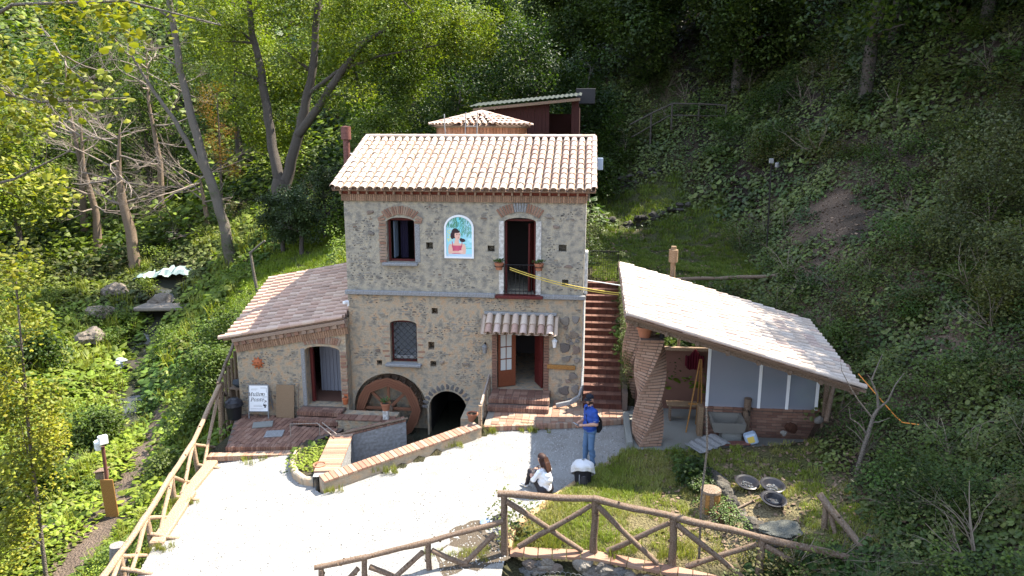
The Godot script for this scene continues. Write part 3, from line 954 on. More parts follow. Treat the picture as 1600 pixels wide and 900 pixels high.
func house_door(h: Node) -> void:
	# brick piers beside the entrance
	for s in [0, 1]:
		for i in 21:
			brick(h, Vector3(0.905 if s == 0 else 2.42, 0.48 + i * 0.085, -0.01), Vector3(0.15, 0.07, 0.10), Basis.IDENTITY, "paver", 2)
	var d := MB.new()
	d.box(Vector3(0, 1.0, 0), Vector3(0.07, 2.0, 0.05), 0.006)
	d.box(Vector3(0.45, 1.0, 0), Vector3(0.12, 2.0, 0.05), 0.006)
	d.box(Vector3(0.21, 0.25, 0), Vector3(0.36, 0.5, 0.045), 0.006)
	d.box(Vector3(0.21, 1.94, 0), Vector3(0.36, 0.1, 0.045), 0.006)
	for y in [0.85, 1.22, 1.6]:
		d.box(Vector3(0.21, y, 0), Vector3(0.34, 0.025, 0.04), 0.004)
	d.box(Vector3(0.21, 1.2, 0), Vector3(0.02, 1.4, 0.035), 0.003)
	var dl := put("door_leaf", d, M.doorwood, h, Transform3D(Basis(Vector3.UP, 0.45), Vector3(1.03, 0.45, -0.1)))
	var p := MB.new()
	p.col = Color(0.5, 0.52, 0.5)
	p.box(Vector3(0.21, 1.2, -0.004), Vector3(0.345, 1.39, 0.008))
	put("pane", p, M.vc, dl)
	var r := MB.new()
	r.box(Vector3(-0.30, 1.0, 0), Vector3(0.6, 2.0, 0.05), 0.006)
	r.box(Vector3(-0.30, 0.5, 0.03), Vector3(0.4, 0.6, 0.02), 0.006)
	r.box(Vector3(-0.30, 1.45, 0.03), Vector3(0.4, 0.8, 0.02), 0.006)
	put("door_leaf", r, M.darkred, h, Transform3D(Basis(Vector3.UP, -1.15), Vector3(2.30, 0.45, -0.14)))
	var fr := MB.new()
	fr.box(Vector3(1.665, 2.55, -0.12), Vector3(1.37, 0.1, 0.12), 0.01)
	put("door_frame", fr, M.doorwood, h)
	# the little tiled canopy on its brackets
	var k := MB.new()
	var s := Vector3(0, -0.63, 0.777)
	var o := Vector3(0.66, 2.70, 0.02)
	var n := s.cross(Vector3.RIGHT)
	var a := o - n * 0.02
	k.quad(a, a + s * 0.68, a + s * 0.68 + Vector3(2.0, 0, 0), a + Vector3(2.0, 0, 0))
	k.quad(a - n * 0.03, a + Vector3(2.0, 0, 0) - n * 0.03, a + s * 0.68 + Vector3(2.0, 0, 0) - n * 0.03, a + s * 0.68 - n * 0.03)
	for x in [0.8, 1.65, 2.5]:
		k.bar(Vector3(x, 2.15, 0.0), Vector3(x, 2.28, 0.5), 0.06, 0.06, 0.006)
	var c := put("canopy", k, M.boardwood, h)
	for i in 8:
		for q in 2:
			var z := (s + n * 0.07).normalized()
			put("roof_tile", tile_mesh(0.4, 0.105), M["tile%d" % ((i * 2 + q * 3) % 6)], c, Transform3D(Basis(Vector3.RIGHT, z.cross(Vector3.RIGHT), z), o + Vector3(0.125 + i * 0.25, 0, 0) + s * (q * 0.31) + n * (0.004 + rf(0, 0.01))))
	var ch := MB.new()
	for i in 9:
		for q in 4:
			var a0 := PI + PI * q / 4
			var a1 := PI + PI * (q + 1) / 4
			var e0 := Vector3.RIGHT * cos(a0) * 0.1 + n * (sin(a0) * 0.06 + 0.03)
			var e1 := Vector3.RIGHT * cos(a1) * 0.1 + n * (sin(a1) * 0.06 + 0.03)
			var b := o + Vector3(i * 0.25, 0, 0)
			ch.quad(b + e0, b + e0 + s * 0.70, b + e1 + s * 0.70, b + e1)
	stuff_part("channel_tiles", ch, M.tile4, c)
	var fl := MB.new()
	fl.box(Vector3(1.66, 2.74, 0.03), Vector3(2.1, 0.09, 0.1), 0.02)
	put("flashing", fl, M.cement, h)

func mural() -> void:
	# painted picture of a woman under a willow by the water, in a white arched frame
	var im := Image.create(192, 272, false, Image.FORMAT_RGB8)
	var rr := RandomNumberGenerator.new()
	rr.seed = 5
	for y in 272:
		for x in 192:
			var t := float(y) / 272
			im.set_pixel(x, y, Color(0.55 + 0.1 * sin(x * 0.05), 0.80, 0.84).lerp(Color(0.62, 0.86, 0.90), t))
	var blob := func(cx: float, cy: float, rx: float, ry: float, c: Color) -> void:
		for y in range(maxi(0, int(cy - ry)), mini(272, int(cy + ry) + 1)):
			for x in range(maxi(0, int(cx - rx)), mini(192, int(cx + rx) + 1)):
				if Vector2((x - cx) / rx, (y - cy) / ry).length() < 1.0: im.set_pixel(x, y, c)
	for i in 16:
		blob.call(rr.randf_range(90, 185), rr.randf_range(150, 230), rr.randf_range(8, 22), rr.randf_range(3, 9), Color(0.40, 0.72, 0.66).lerp(Color(0.75, 0.92, 0.95), rr.randf()))
	for i in 230:
		var x := rr.randf_range(2, 188)
		var y := rr.randf_range(0, 125 if x > 90 else 60)
		var c := Color(0.20, 0.42, 0.36).lerp(Color(0.45, 0.68, 0.52), rr.randf())
		for k in 12:
			blob.call(x + sin(k * 0.4) * 2, y + k * 1.5, 1.4, 1.6, c)
	for i in 40:
		blob.call(rr.randf_range(8, 45), rr.randf_range(90, 170), 3, 4, Color(0.85, 0.85, 0.55))
	var skin := Color(0.90, 0.72, 0.64)
	var sh := Color(0.82, 0.62, 0.56)
	# long neck, shoulders and arms folded low
	blob.call(78, 176, 17, 34, skin)
	blob.call(80, 212, 58, 34, skin)
	blob.call(30, 226, 17, 42, skin)
	blob.call(130, 224, 17, 40, skin)
	for k in 60:
		var w := 40.0 - 8.0 * sin(k / 60.0 * PI)
		for x in range(int(80 - w), int(80 + w)):
			if 196 + k < 256: im.set_pixel(x, 196 + k, Color(0.82, 0.36, 0.46).lerp(Color(0.72, 0.28, 0.38), absf(x - 80) / 50.0))
	for k in 34:
		blob.call(44 + k * 0.1, 170 + k, 3, 3, Color(0.78, 0.32, 0.42))
		blob.call(118 - k * 0.1, 172 + k, 3, 3, Color(0.78, 0.32, 0.42))
	for k in 80:
		blob.call(26 + k * 1.15, 246 - 6 * sin(k / 80.0 * PI), 7, 8, skin if k % 9 else sh)
	blob.call(108, 236, 17, 8, Color(0.94, 0.78, 0.72))
	# dark hair gathered at the nape, face turned a little to the right
	blob.call(68, 112, 30, 35, Color(0.20, 0.13, 0.14))
	blob.call(46, 128, 15, 24, Color(0.22, 0.14, 0.15))
	blob.call(122, 160, 20, 12, Color(0.22, 0.16, 0.18))
	blob.call(112, 154, 12, 10, Color(0.20, 0.14, 0.16))
	blob.call(84, 126, 22, 31, skin)
	blob.call(88, 142, 14, 16, skin)
	blob.call(78, 100, 25, 10, Color(0.20, 0.13, 0.14))
	blob.call(91, 143, 6, 2.2, Color(0.70, 0.32, 0.34))
	blob.call(80, 122, 4, 1.6, Color(0.2, 0.12, 0.1))
	blob.call(97, 122, 3.4, 1.6, Color(0.2, 0.12, 0.1))
	blob.call(80, 117, 6, 1.2, Color(0.25, 0.15, 0.13))
	blob.call(97, 117, 5, 1.2, Color(0.25, 0.15, 0.13))
	blob.call(92, 133, 2, 4, sh)
	for x in range(0, 192):
		for y in range(254, 272):
			im.set_pixel(x, y, Color(0.72, 0.80, 0.86))
	var p := thing("wall_painting", "arched painting of a woman in pink top under a willow, white frame", "painting", Vector3(-0.105, 4.32, 0.0))
	var out := arch(-0.425, 0.425, 0.0, 0.86, 1.24, 20)
	var inn := arch(-0.37, 0.37, 0.05, 0.86, 1.185, 20)
	var f := MB.new()
	for i in out.size():
		var a := out[i]; var b := out[(i + 1) % out.size()]; var c := inn[(i + 1) % inn.size()]; var d := inn[i]
		f.quad(Vector3(a.x, a.y, 0.05), Vector3(b.x, b.y, 0.05), Vector3(c.x, c.y, 0.05), Vector3(d.x, d.y, 0.05))
		f.quad(Vector3(a.x, a.y, -0.01), Vector3(b.x, b.y, -0.01), Vector3(b.x, b.y, 0.05), Vector3(a.x, a.y, 0.05))
		f.quad(Vector3(d.x, d.y, 0.05), Vector3(c.x, c.y, 0.05), Vector3(c.x, c.y, 0.02), Vector3(d.x, d.y, 0.02))
	put("frame", f, M.white, p)
	var ix := Geometry2D.triangulate_polygon(inn)
	var st := SurfaceTool.new()
	st.begin(Mesh.PRIMITIVE_TRIANGLES)
	for i in range(0, ix.size(), 3):
		var t := [inn[ix[i]], inn[ix[i + 1]], inn[ix[i + 2]]]
		if (t[1] - t[0]).cross(t[2] - t[0]) > 0.0: t = [t[0], t[2], t[1]]
		for q in t:
			st.set_normal(Vector3.BACK)
			st.set_uv(Vector2((q.x + 0.37) / 0.74, 1.0 - (q.y - 0.05) / 1.135))
			st.add_vertex(Vector3(q.x, q.y, 0.024))
	var pm := StandardMaterial3D.new()
	pm.albedo_texture = ImageTexture.create_from_image(im)
	pm.roughness = 0.8
	put("picture", st.commit(), pm, p)

# ---------------------------------------------------------------- annex, terrace, porch, stairs
func annex_y(x: float, z: float) -> float:
	return 2.65 + 0.197 * (x + 3.4) - 0.36 * (z - 0.25)

func annex() -> void:
	var h := thing("stone_annex", "low stone annex with sloping tiled roof on the left of the mill house", "outbuilding")
	var w := csg_wall(h, "wall", M.wall_low)
	csg_shape(w, PackedVector2Array([Vector2(-6.85, -1.2), Vector2(-3.46, -1.2), Vector2(-3.46, annex_y(-3.46, 0.35) - 0.12), Vector2(-6.85, annex_y(-6.85, 0.35) - 0.12)]), -0.1, 0.35, false)
	csg_shape(w, arch(-4.72, -3.66, -0.21, 1.52, 1.66), -0.3, 0.5)
	var b := MB.new()
	var lx := -6.85
	b.quad(Vector3(lx, -1.2, -2.9), Vector3(lx, -1.2, -0.1), Vector3(lx, annex_y(lx, -0.1) - 0.12, -0.1), Vector3(lx, annex_y(lx, -2.9) - 0.12, -2.9))
	b.quad(Vector3(-3.46, -1.2, -2.9), Vector3(lx, -1.2, -2.9), Vector3(lx, annex_y(lx, -2.9) - 0.12, -2.9), Vector3(-3.46, annex_y(-3.46, -2.9) - 0.12, -2.9))
	put("wall", b, M.wall_low, h)
	rubble(h, -6.83, -3.5, -0.55, 2.6, 0.35, [[-4.82, -3.56, -0.6, 1.95], [-5.0, -3.46, 1.6, 2.9]], [], 0.62, func(x): return annex_y(x, 0.35) - 0.62)
	# brick trim round the door
	for i in 15:
		var f := (i - 7) / 7.0
		brick(h, Vector3(-4.19 + f * 0.53, 1.80 + 0.05 * (1 - f * f), 0.33), Vector3(0.062, 0.22, 0.09), Basis(Vector3.BACK, -f * 0.4), "brick", 5)
	for i in 16:
		brick(h, Vector3(-3.56 + 0.015 * (i % 2), -0.1 + i * 0.105, 0.325), Vector3(0.16 + 0.03 * (i % 2), 0.075, 0.09), Basis.IDENTITY, "brick", 5)
	var j := MB.new()
	j.box(Vector3(-4.79, 0.68, 0.33), Vector3(0.12, 1.78, 0.1), 0.01)
	put("door_jamb", j, M.cement, h)
	var d := MB.new()
	d.box(Vector3(0.3, 0.9, 0), Vector3(0.6, 1.8, 0.05), 0.008)
	put("door_leaf", d, M.darkred, h, Transform3D(Basis(Vector3.UP, 2.05), Vector3(-3.70, -0.2, -0.15)))
	d = MB.new()
	d.box(Vector3(0, 0.9, 0), Vector3(0.09, 1.8, 0.12), 0.01)
	put("door_frame", d, M.darkred, h, Transform3D(Basis.IDENTITY, Vector3(-4.66, -0.2, -0.02)))
	var fl := MB.new()
	fl.box(Vector3(-5.1, -0.25, -1.45), Vector3(3.3, 0.08, 2.8))
	put("floor", fl, M.paver3, h)
	var cu := MB.new()
	cu.col = Color(0.42, 0.46, 0.56)
	for k in 22:
		cu.box(Vector3(-4.75 + k * 0.06, 0.9, -0.95 - 0.03 * (k % 2) - (0.5 if k > 10 else 0.0)), Vector3(0.065, 2.2, 0.04), 0.015)
	put("curtain", cu, M.cloth, h)
	# steps
	for q in [[-0.21, 0.35, 0.78], [-0.38, 0.78, 1.08]]:
		var s := MB.new()
		s.box(Vector3(-4.2, q[0] - 0.2, (q[1] + q[2]) / 2 - 0.05), Vector3(1.34, 0.399, q[2] - q[1] - 0.1))
		var sp := put("step", s, M.darkmortar, h)
		for i in 19:
			brick(sp, Vector3(-4.84 + i * 0.0705, q[0] - 0.062 + rf(-0.003, 0.003), q[2] - 0.05), Vector3(0.062, 0.13, 0.23), Basis.IDENTITY, "paver", 4)
		for i in 6:
			brick(sp, Vector3(-4.74 + i * 0.215, q[0] - 0.012, q[2] - 0.24), Vector3(0.2, 0.04, 0.12), Basis.IDENTITY, "paver", 4)
	# cornice that follows the slope
	var an := atan(0.197)
	var bs := Basis(Vector3.BACK, an)
	var o := Vector3(-6.93, annex_y(-6.93, 0.4) - 0.08, 0.36)
	var ux := bs.x
	var c := MB.new()
	c.box(o + ux * 1.78 + bs.y * -0.055, Vector3(3.56, 0.10, 0.22), 0.005, bs)
	c.box(o + ux * 1.78 + bs.y * -0.17, Vector3(3.56, 0.12, 0.06), 0.0, bs)
	put("cornice_band", c, M["brick4"], h)
	for i in 15:
		brick(h, o + ux * (0.1 + i * 0.24) + bs.y * -0.165 + Vector3(0, 0, 0.03), Vector3(0.13, 0.11, 0.12), bs, "brick", 5)
	var sm := MB.new()
	for i in 50:
		var k := rf(0.7, 1.15)
		sm.col = Color(0.46 * k, 0.29 * k, 0.19 * k)
		sm.box(o + ux * (0.04 + i * 0.0712) + bs.y * -0.335, Vector3(0.06, 0.20, 0.08), 0.004, bs)
	stuff_part("soldier_bricks", sm, M.stone, h)
	var s := Vector3(-1, -0.197, 0).normalized()
	var u := Vector3(0, -0.36, 1).normalized()
	var top := Vector3(-3.46, annex_y(-3.46, -2.95) - 0.04, -2.95)
	var n := s.cross(u).normalized()
	var dk := MB.new()
	var e := top - n * 0.02
	dk.quad(e, e + s * 3.85, e + s * 3.85 + u * 3.56, e + u * 3.56)
	dk.quad(e - n * 0.06, e + u * 3.56 - n * 0.06, e + s * 3.85 + u * 3.56 - n * 0.06, e + s * 3.85 - n * 0.06)
	dk.quad(e + u * 3.56, e + s * 3.85 + u * 3.56, e + s * 3.85 + u * 3.56 - n * 0.06, e + u * 3.56 - n * 0.06)
	var rp := put("roof", dk, M.deck, h)
	lay_tiles(rp, top, u, s, 17, 11, 0.208, 0.337, "oldtile", 4, 300, 0.088)
	for k in 10:
		put("verge_tile", tile_mesh(0.46, 0.09), M["oldtile%d" % (k % 3)], rp, Transform3D(Basis((u - s * u.dot(s)).normalized(), n, s), top + u * 3.54 + s * (0.02 + k * 0.385) + n * 0.045))

func patio() -> void:
	var m := MB.new()
	var pl := PackedVector2Array([Vector2(-7.0, 0.36), Vector2(-3.3, 0.36), Vector2(-3.4, 1.3), Vector2(-4.15, 2.42), Vector2(-6.12, 2.68)])
	for q in pl.size():
		var a := pl[q]; var b := pl[(q + 1) % pl.size()]
		m.quad(Vector3(a.x, -0.57, a.y), Vector3(b.x, -0.57, b.y), Vector3(b.x, -1.1, b.y), Vector3(a.x, -1.1, a.y))
		m.quad(Vector3(b.x, -0.57, b.y), Vector3(a.x, -0.57, a.y), Vector3(a.x, -1.1, a.y), Vector3(b.x, -1.1, b.y))
	for q in range(1, pl.size() - 1):
		m.tri(Vector3(pl[0].x, -0.57, pl[0].y), Vector3(pl[q + 1].x, -0.57, pl[q + 1].y), Vector3(pl[q].x, -0.57, pl[q].y))
	var p := structure("patio", m, M.darkmortar)
	var x := -6.95
	var col := 0
	while x < -3.3:
		var z := 0.42 + (0.13 if col % 2 else 0.0)
		while z < 2.5:
			var ok := true
			for t in [Vector2(x, z), Vector2(x + 0.13, z), Vector2(x, z + 0.22), Vector2(x + 0.13, z + 0.2)]:
				if not Geometry2D.is_point_in_polygon(t, pl): ok = false
			if inside(x + 0.07, z + 0.1, -4.95, -3.45, 0.0, 1.12): ok = false
			if ok: brick(p, Vector3(x + 0.068, -0.562 + rf(-0.004, 0.004), z + 0.125), Vector3(0.128, 0.04, 0.24), Basis(Vector3.UP, rf(-0.02, 0.02)), "paver", 4)
			z += 0.252
		x += 0.138
		col += 1
	# front course and the step below it
	var a := Vector3(-6.12, -0.60, 2.66)
	var b := Vector3(-4.17, -0.60, 2.41)
	for i in 29:
		brick(p, a.lerp(b, (i + 0.5) / 29), Vector3(0.062, 0.13, 0.22), Basis(Vector3.UP, 0.127), "paver", 4)
	a = Vector3(-6.48, -0.75, 2.98)
	b = Vector3(-4.05, -0.68, 2.68)
	for i in 36:
		brick(p, a.lerp(b, (i + 0.5) / 36), Vector3(0.062, 0.15, 0.26), Basis(Vector3.UP, 0.127), "brick", 3)
	var c := MB.new()
	c.box(Vector3(0, 0, 0), Vector3(0.56, 0.03, 0.42), 0.006)
	single("manhole_cover", c, M.slab, "larger grey slab cover laid askew in the brick patio, nearer the sign board", "manhole cover", "covers in the brick patio", Transform3D(Basis(Vector3.UP, 0.36), Vector3(-5.78, -0.525, 1.18)))
	c = MB.new()
	c.box(Vector3(0, 0, 0), Vector3(0.5, 0.03, 0.44), 0.006)
	for k in 5:
		c.box(Vector3(0, 0.018, -0.16 + k * 0.08), Vector3(0.40, 0.006, 0.012))
	single("manhole_cover", c, M.cement, "ribbed grey hatch in the brick patio, nearer the front steps", "manhole cover", "covers in the brick patio", Transform3D(Basis(Vector3.UP, 0.25), Vector3(-5.16, -0.525, 1.78)))

func porch() -> void:
	var pl := PackedVector2Array([Vector2(0.84, 0.0), Vector2(4.65, 0.0), Vector2(4.66, 1.27), Vector2(3.32, 1.70), Vector2(0.88, 2.2)])
	var m := MB.new()
	for q in pl.size():
		var a := pl[q]; var b := pl[(q + 1) % pl.size()]
		m.quad(Vector3(b.x, 0.13, b.y), Vector3(a.x, 0.13, a.y), Vector3(a.x, -0.3, a.y), Vector3(b.x, -0.3, b.y))
	for q in range(1, pl.size() - 1):
		m.tri(Vector3(pl[0].x, 0.13, pl[0].y), Vector3(pl[q + 1].x, 0.13, pl[q + 1].y), Vector3(pl[q].x, 0.13, pl[q].y))
	var p := structure("porch", m, M.mortar)
	for i in 19:
		for k in 11:
			var x := 0.95 + i * 0.2
			var z := 0.1 + k * 0.2
			var ok := true
			for t in [Vector2(x - 0.09, z + 0.09), Vector2(x + 0.09, z + 0.09)]:
				if not Geometry2D.is_point_in_polygon(t, pl): ok = false
			if inside(x, z, 0.8, 2.6, 0, 1.1): ok = false
			if ok: brick(p, Vector3(x, 0.138 + rf(-0.002, 0.002), z), Vector3(0.19, 0.03, 0.19), Basis.IDENTITY, "brick", 5, "floor_tile")
	for e in [[Vector3(0.88, 0.085, 2.2), Vector3(3.32, 0.085, 1.70), 23], [Vector3(3.32, 0.085, 1.70), Vector3(4.66, 0.085, 1.27), 13]]:
		var d: Vector3 = e[1] - e[0]
		for i in e[2]:
			brick(p, e[0].lerp(e[1], (i + 0.5) / e[2]) + Vector3(0, 0, -0.03), Vector3(0.10, 0.14, 0.11), Basis(Vector3.UP, atan2(-d.z, d.x)), "brick", 5)
	# two steps to the door
	var st := thing("door_steps", "two brick steps in front of the dark house entrance", "steps", Vector3(1.7, 0.15, 0.0))
	for q in [[0.284, 0.0, 0.86, 0.07], [0.14, 0.8, 1.14, 0.08]]:
		var b := MB.new()
		b.box(Vector3(0, q[0] - 0.1, (q[1] + q[2]) / 2 - 0.06), Vector3(1.72, 0.19, q[2] - q[1] - 0.12))
		var sp := put("step", b, M.darkmortar, st)
		for i in 24:
			brick(sp, Vector3(-0.83 + i * 0.0722, q[0] - 0.066, q[2] - 0.11), Vector3(0.064, 0.13, 0.22), Basis.IDENTITY, "paver", 4)
		if q[1] < 0.1:
			for i in 8:
				for k in 3:
					brick(sp, Vector3(-0.74 + i * 0.212, q[0] - 0.004, 0.12 + k * 0.21), Vector3(0.2, 0.03, 0.2), Basis.IDENTITY, "paver", 4, "floor_tile")

func stairs() -> void:
	var s := thing("outdoor_stairs", "long flight of narrow brick steps climbing beside the mill house", "stairs", Vector3(4.06, 0.15, 0.56))
	for i in 17:
		var b := MB.new()
		var y := (i + 1) * 0.162
		b.box(Vector3(0, y - 0.12, -i * 0.28 - 0.17), Vector3(1.10, 0.21, 0.30))
		var sp := put("step", b, M.stair1, s)
		for k in 5:
			brick(sp, Vector3(-0.44 + k * 0.22, y - 0.005, -i * 0.28 - 0.14), Vector3(0.212, 0.026, 0.30), Basis.IDENTITY, "stair", 3, "tread_tile")
		var r := MB.new()
		for k in 15:
			var t := rf(0.7, 1.15)
			r.col = Color(0.15 * t, 0.06 * t, 0.045 * t)
			r.box(Vector3(-0.513 + k * 0.0733, y - 0.095, -i * 0.28 - 0.012), Vector3(0.064, 0.135, 0.03), 0.004)
		stuff_part("riser_bricks", r, M.stone, sp)
	# white kerb on the house side and the dark wall on the other
	var c := MB.new()
	c.col = Color.WHITE
	var pts := PackedVector3Array([Vector3(-0.58, 2.9, -4.4), Vector3(-0.575, 0.95, -0.72), Vector3(-0.58, 0.55, -0.2), Vector3(-0.66, 0.32, -0.02), Vector3(-0.9, 0.18, 0.08), Vector3(-1.3, 0.08, 0.1)])
	for i in pts.size() - 1:
		c.bar(pts[i], pts[i + 1] + (pts[i + 1] - pts[i]).normalized() * 0.01, 0.07, 0.13, 0.015)
	put("kerb", c, M.cement, s)
	var w := MB.new()
	for i in 17:
		w.box(Vector3(0.635, (i + 1) * 0.162 - 0.05, -i * 0.28 - 0.14), Vector3(0.14, 0.75, 0.281), 0.0)
	put("side_wall", w, M.darkmortar, s)
	var g := thing("mesh_gate", "wire mesh gate across the top of the brick stairs", "gate", Vector3(4.06, 2.92, -4.45))
	var f := MB.new()
	f.rod(Vector3(-0.54, 0, 0), Vector3(-0.54, 1.0, 0), 0.018)
	f.rod(Vector3(0.54, 0, 0), Vector3(0.54, 1.0, 0), 0.018)
	f.rod(Vector3(-0.54, 1.0, 0), Vector3(0.54, 1.0, 0), 0.014)
	put("frame", f, M.iron, g)
	f = MB.new()
	for i in 14:
		f.rod(Vector3(-0.5 + i * 0.077, 0.02, 0), Vector3(-0.5 + i * 0.077, 1.0, 0), 0.005, 4)
	for i in 11:
		f.rod(Vector3(-0.54, 0.05 + i * 0.09, 0.006), Vector3(0.54, 0.05 + i * 0.09, 0.006), 0.004, 4)
	stuff_part("wire_mesh", f, M.iron, g)

# ---------------------------------------------------------------- mill race and wheel
func mill_race() -> void:
	var h := thing("mill_race", "V shaped walled water channel with brick coping in front of the mill wheel", "channel")
	# right wall
	var T0 := Vector3(-2.52, -0.16, 5.05)
	var E0 := Vector3(0.78, 0.24, 2.42)
	var d := (E0 - T0)
	var dir := d.normalized()
	var flat := Vector3(d.x, 0, d.z).normalized()
	var side := flat.cross(Vector3.UP).normalized()   # towards the yard
	var w := MB.new()
	var hw := 0.17
	var a := T0 - side * hw; var b := T0 + side * hw; var c := E0 + side * hw; var e := E0 - side * hw
	var dn := Vector3(0, -1.7, 0)
	w.quad(b, c, e, a)
	w.quad(b + dn, c + dn, c, b)
	w.quad(e + dn, a + dn, a, e)
	w.quad(a + dn, b + dn, b, a)
	w.quad(c + dn, e + dn, e, c)
	put("wall", w, M.wall_low, h)
	var n := 36
	for i in n:
		var p := T0.lerp(E0, (i + 0.5) / n)
		var z := side
		brick(h, p + Vector3(0, 0.028, 0), Vector3(d.length() / n - 0.01, 0.06, 0.40), Basis(dir, z.cross(dir), z).orthonormalized(), "brick", 5)
	# left wall: a broad coping to the bend, then a narrow one
	var P1 := Vector3(-2.95, -0.2, 2.35)
	var P2 := Vector3(-1.4, 0.0, 1.62)
	for q in [[T0 + Vector3(0, -0.004, -0.2), P1, 0.56, 24], [P1 + Vector3(0.1, -0.008, -0.05), P2, 0.26, 15]]:
		var q0: Vector3 = q[0]
		var q1: Vector3 = q[1]
		var dd := q1 - q0
		var dr := dd.normalized()
		var sd := Vector3(dd.x, 0, dd.z).normalized().cross(Vector3.UP).normalized()
		var k: float = q[2] / 2
		w = MB.new()
		var va := q0 - sd * k; var vb := q0 + sd * k; var vc := q1 + sd * k; var ve := q1 - sd * k
		w.quad(vb, vc, ve, va)
		w.quad(vb + dn, vc + dn, vc, vb)
		w.quad(ve + dn, va + dn, va, ve)
		w.quad(vc + dn, ve + dn, ve, vc)
		put("wall", w, M.channel_plaster, h)
		for i in q[3]:
			if q[3] == 24 and i < 2: continue
			brick(h, q0.lerp(q1, (i + 0.5) / q[3]) + Vector3(0, 0.026, 0), Vector3(dd.length() / q[3] - 0.01, 0.05, q[2] + 0.03), Basis(dr, sd.cross(dr), sd).orthonormalized(), "brick" if q[3] == 24 else "paver", 4)
	var lp := MB.new()
	lp.rod(P1 + Vector3(0.0, 0.07, 0.1), P2 + Vector3(0.1, 0.09, 0.1), 0.03)
	put("rim_pipe", lp, M.oldwood, h)
	# ledge left of the wheel
	var lg := MB.new()
	lg.box(Vector3(-2.75, -0.75, 0.72), Vector3(1.7, 0.9, 0.75))
	put("ledge", lg, M.wall_low, h)
	for i in 9:
		brick(h, Vector3(-3.5 + i * 0.19, -0.28, 0.95), Vector3(0.18, 0.05, 0.36), Basis.IDENTITY, "paver", 4)
	var pier := MB.new()
	pier.box(Vector3(0.45, -0.5, 0.75), Vector3(0.62, 1.15, 1.5), 0.02)
	put("pier", pier, M.wall_low, h)
	var wt := MB.new()
	wt.quad(Vector3(-3.4, -1.12, 5.0), Vector3(0.8, -1.12, 5.0), Vector3(0.8, -1.12, -2.9), Vector3(-3.4, -1.12, -2.9))
	structure("water", wt, M.water)

	var o := thing("water_wheel", "reddish wooden mill wheel half sunk in its arched recess", "water wheel", Vector3(-2.33, -0.34, -0.14))
	for f in 2:
		for i in 8:
			var a0 := PI / 2 + TAU * i / 8
			var a1 := PI / 2 + TAU * (i + 1) / 8
			var r0 := 0.74; var r1 := 0.99
			var poly := PackedVector2Array([Vector2(cos(a0), sin(a0)) * r0, Vector2(cos(a0), sin(a0)) * r1, Vector2(cos((a0 + a1) / 2), sin((a0 + a1) / 2)) * r1 * 0.985, Vector2(cos(a1), sin(a1)) * r1, Vector2(cos(a1), sin(a1)) * r0])
			var m := MB.new()
			m.prism(poly, 0.16 - f * 0.42, 0.22 - f * 0.42)
			var sp := put("rim_board", m, M.redwood if f == 0 else M.darklog, o)
			if f == 0:
				var g := MB.new()
				for rr in [0.80, 0.875, 0.95]:
					g.bar(Vector3(cos(a0) * rr, sin(a0) * rr, 0.223), Vector3(cos(a1) * rr, sin(a1) * rr, 0.223), 0.012, 0.006)
				put("groove", g, M.darkred, sp)
	for i in 8:
		var an := PI / 2 + TAU * i / 8
		var m := MB.new()
		m.bar(Vector3.ZERO + Vector3(0, 0, 0.12), Vector3(cos(an) * 0.82, sin(an) * 0.82, 0.12), 0.09, 0.06, 0.006, Vector3.BACK)
		put("spoke", m, M.redwood, o)
	for i in 24:
		var an := TAU * i / 24
		var m := MB.new()
		m.box(Vector3(cos(an) * 0.86, sin(an) * 0.86, -0.03), Vector3(0.22, 0.03, 0.38), 0.004, Basis(Vector3.BACK, an))
		put("paddle", m, M.darklog, o)
	var hb := MB.new()
	hb.at(Transform3D(Basis(Vector3.RIGHT, PI / 2), Vector3.ZERO))
	hb.lathe(PackedVector2Array([Vector2(0, -0.25), Vector2(0.14, -0.25), Vector2(0.14, 0.25), Vector2(0, 0.25)]), 14)
	put("hub", hb, M.darklog, o)

# ---------------------------------------------------------------- pavilion
func pav_y(x: float, z: float) -> float:
	return 5.6 - 0.2917 * x - 0.1237 * z

func twisted_column(called: String, label: String, o: Vector3, side: float, hgt: float, courses: int, ph: float) -> void:
	var t := thing(called, label, "column", o, "twisted brick columns of the pavilion")
	var ch := hgt / courses
	var core := MB.new()
	for i in courses:
		var an := ph + i * ch * 1.08
		var bs := Basis(Vector3.UP, an)
		core.box(Vector3(0, (i + 0.5) * ch, 0), Vector3(side - 0.03, ch, side - 0.03), 0.0, bs)
		# two bricks on each face, broken joints
		var cut := 0.5 if i % 2 else 0.27
		for f in 4:
			var fb := bs * Basis(Vector3.UP, f * PI / 2)
			var l0 := side - 0.105
			for k in 2:
				var len := l0 * (cut if k == 0 else 1.0 - cut) - 0.012
				var cx := -side / 2 + (0.0 if k == 0 else l0 * cut) + len / 2 + 0.006
				brick(t, Vector3(0, (i + 0.5) * ch, 0) + fb * Vector3(cx, 0, side / 2 - 0.05), Vector3(snappedf(len, 0.001), ch - 0.017, 0.10), fb, "colbrick", 3)
	put("core", core, M.darkmortar, t)

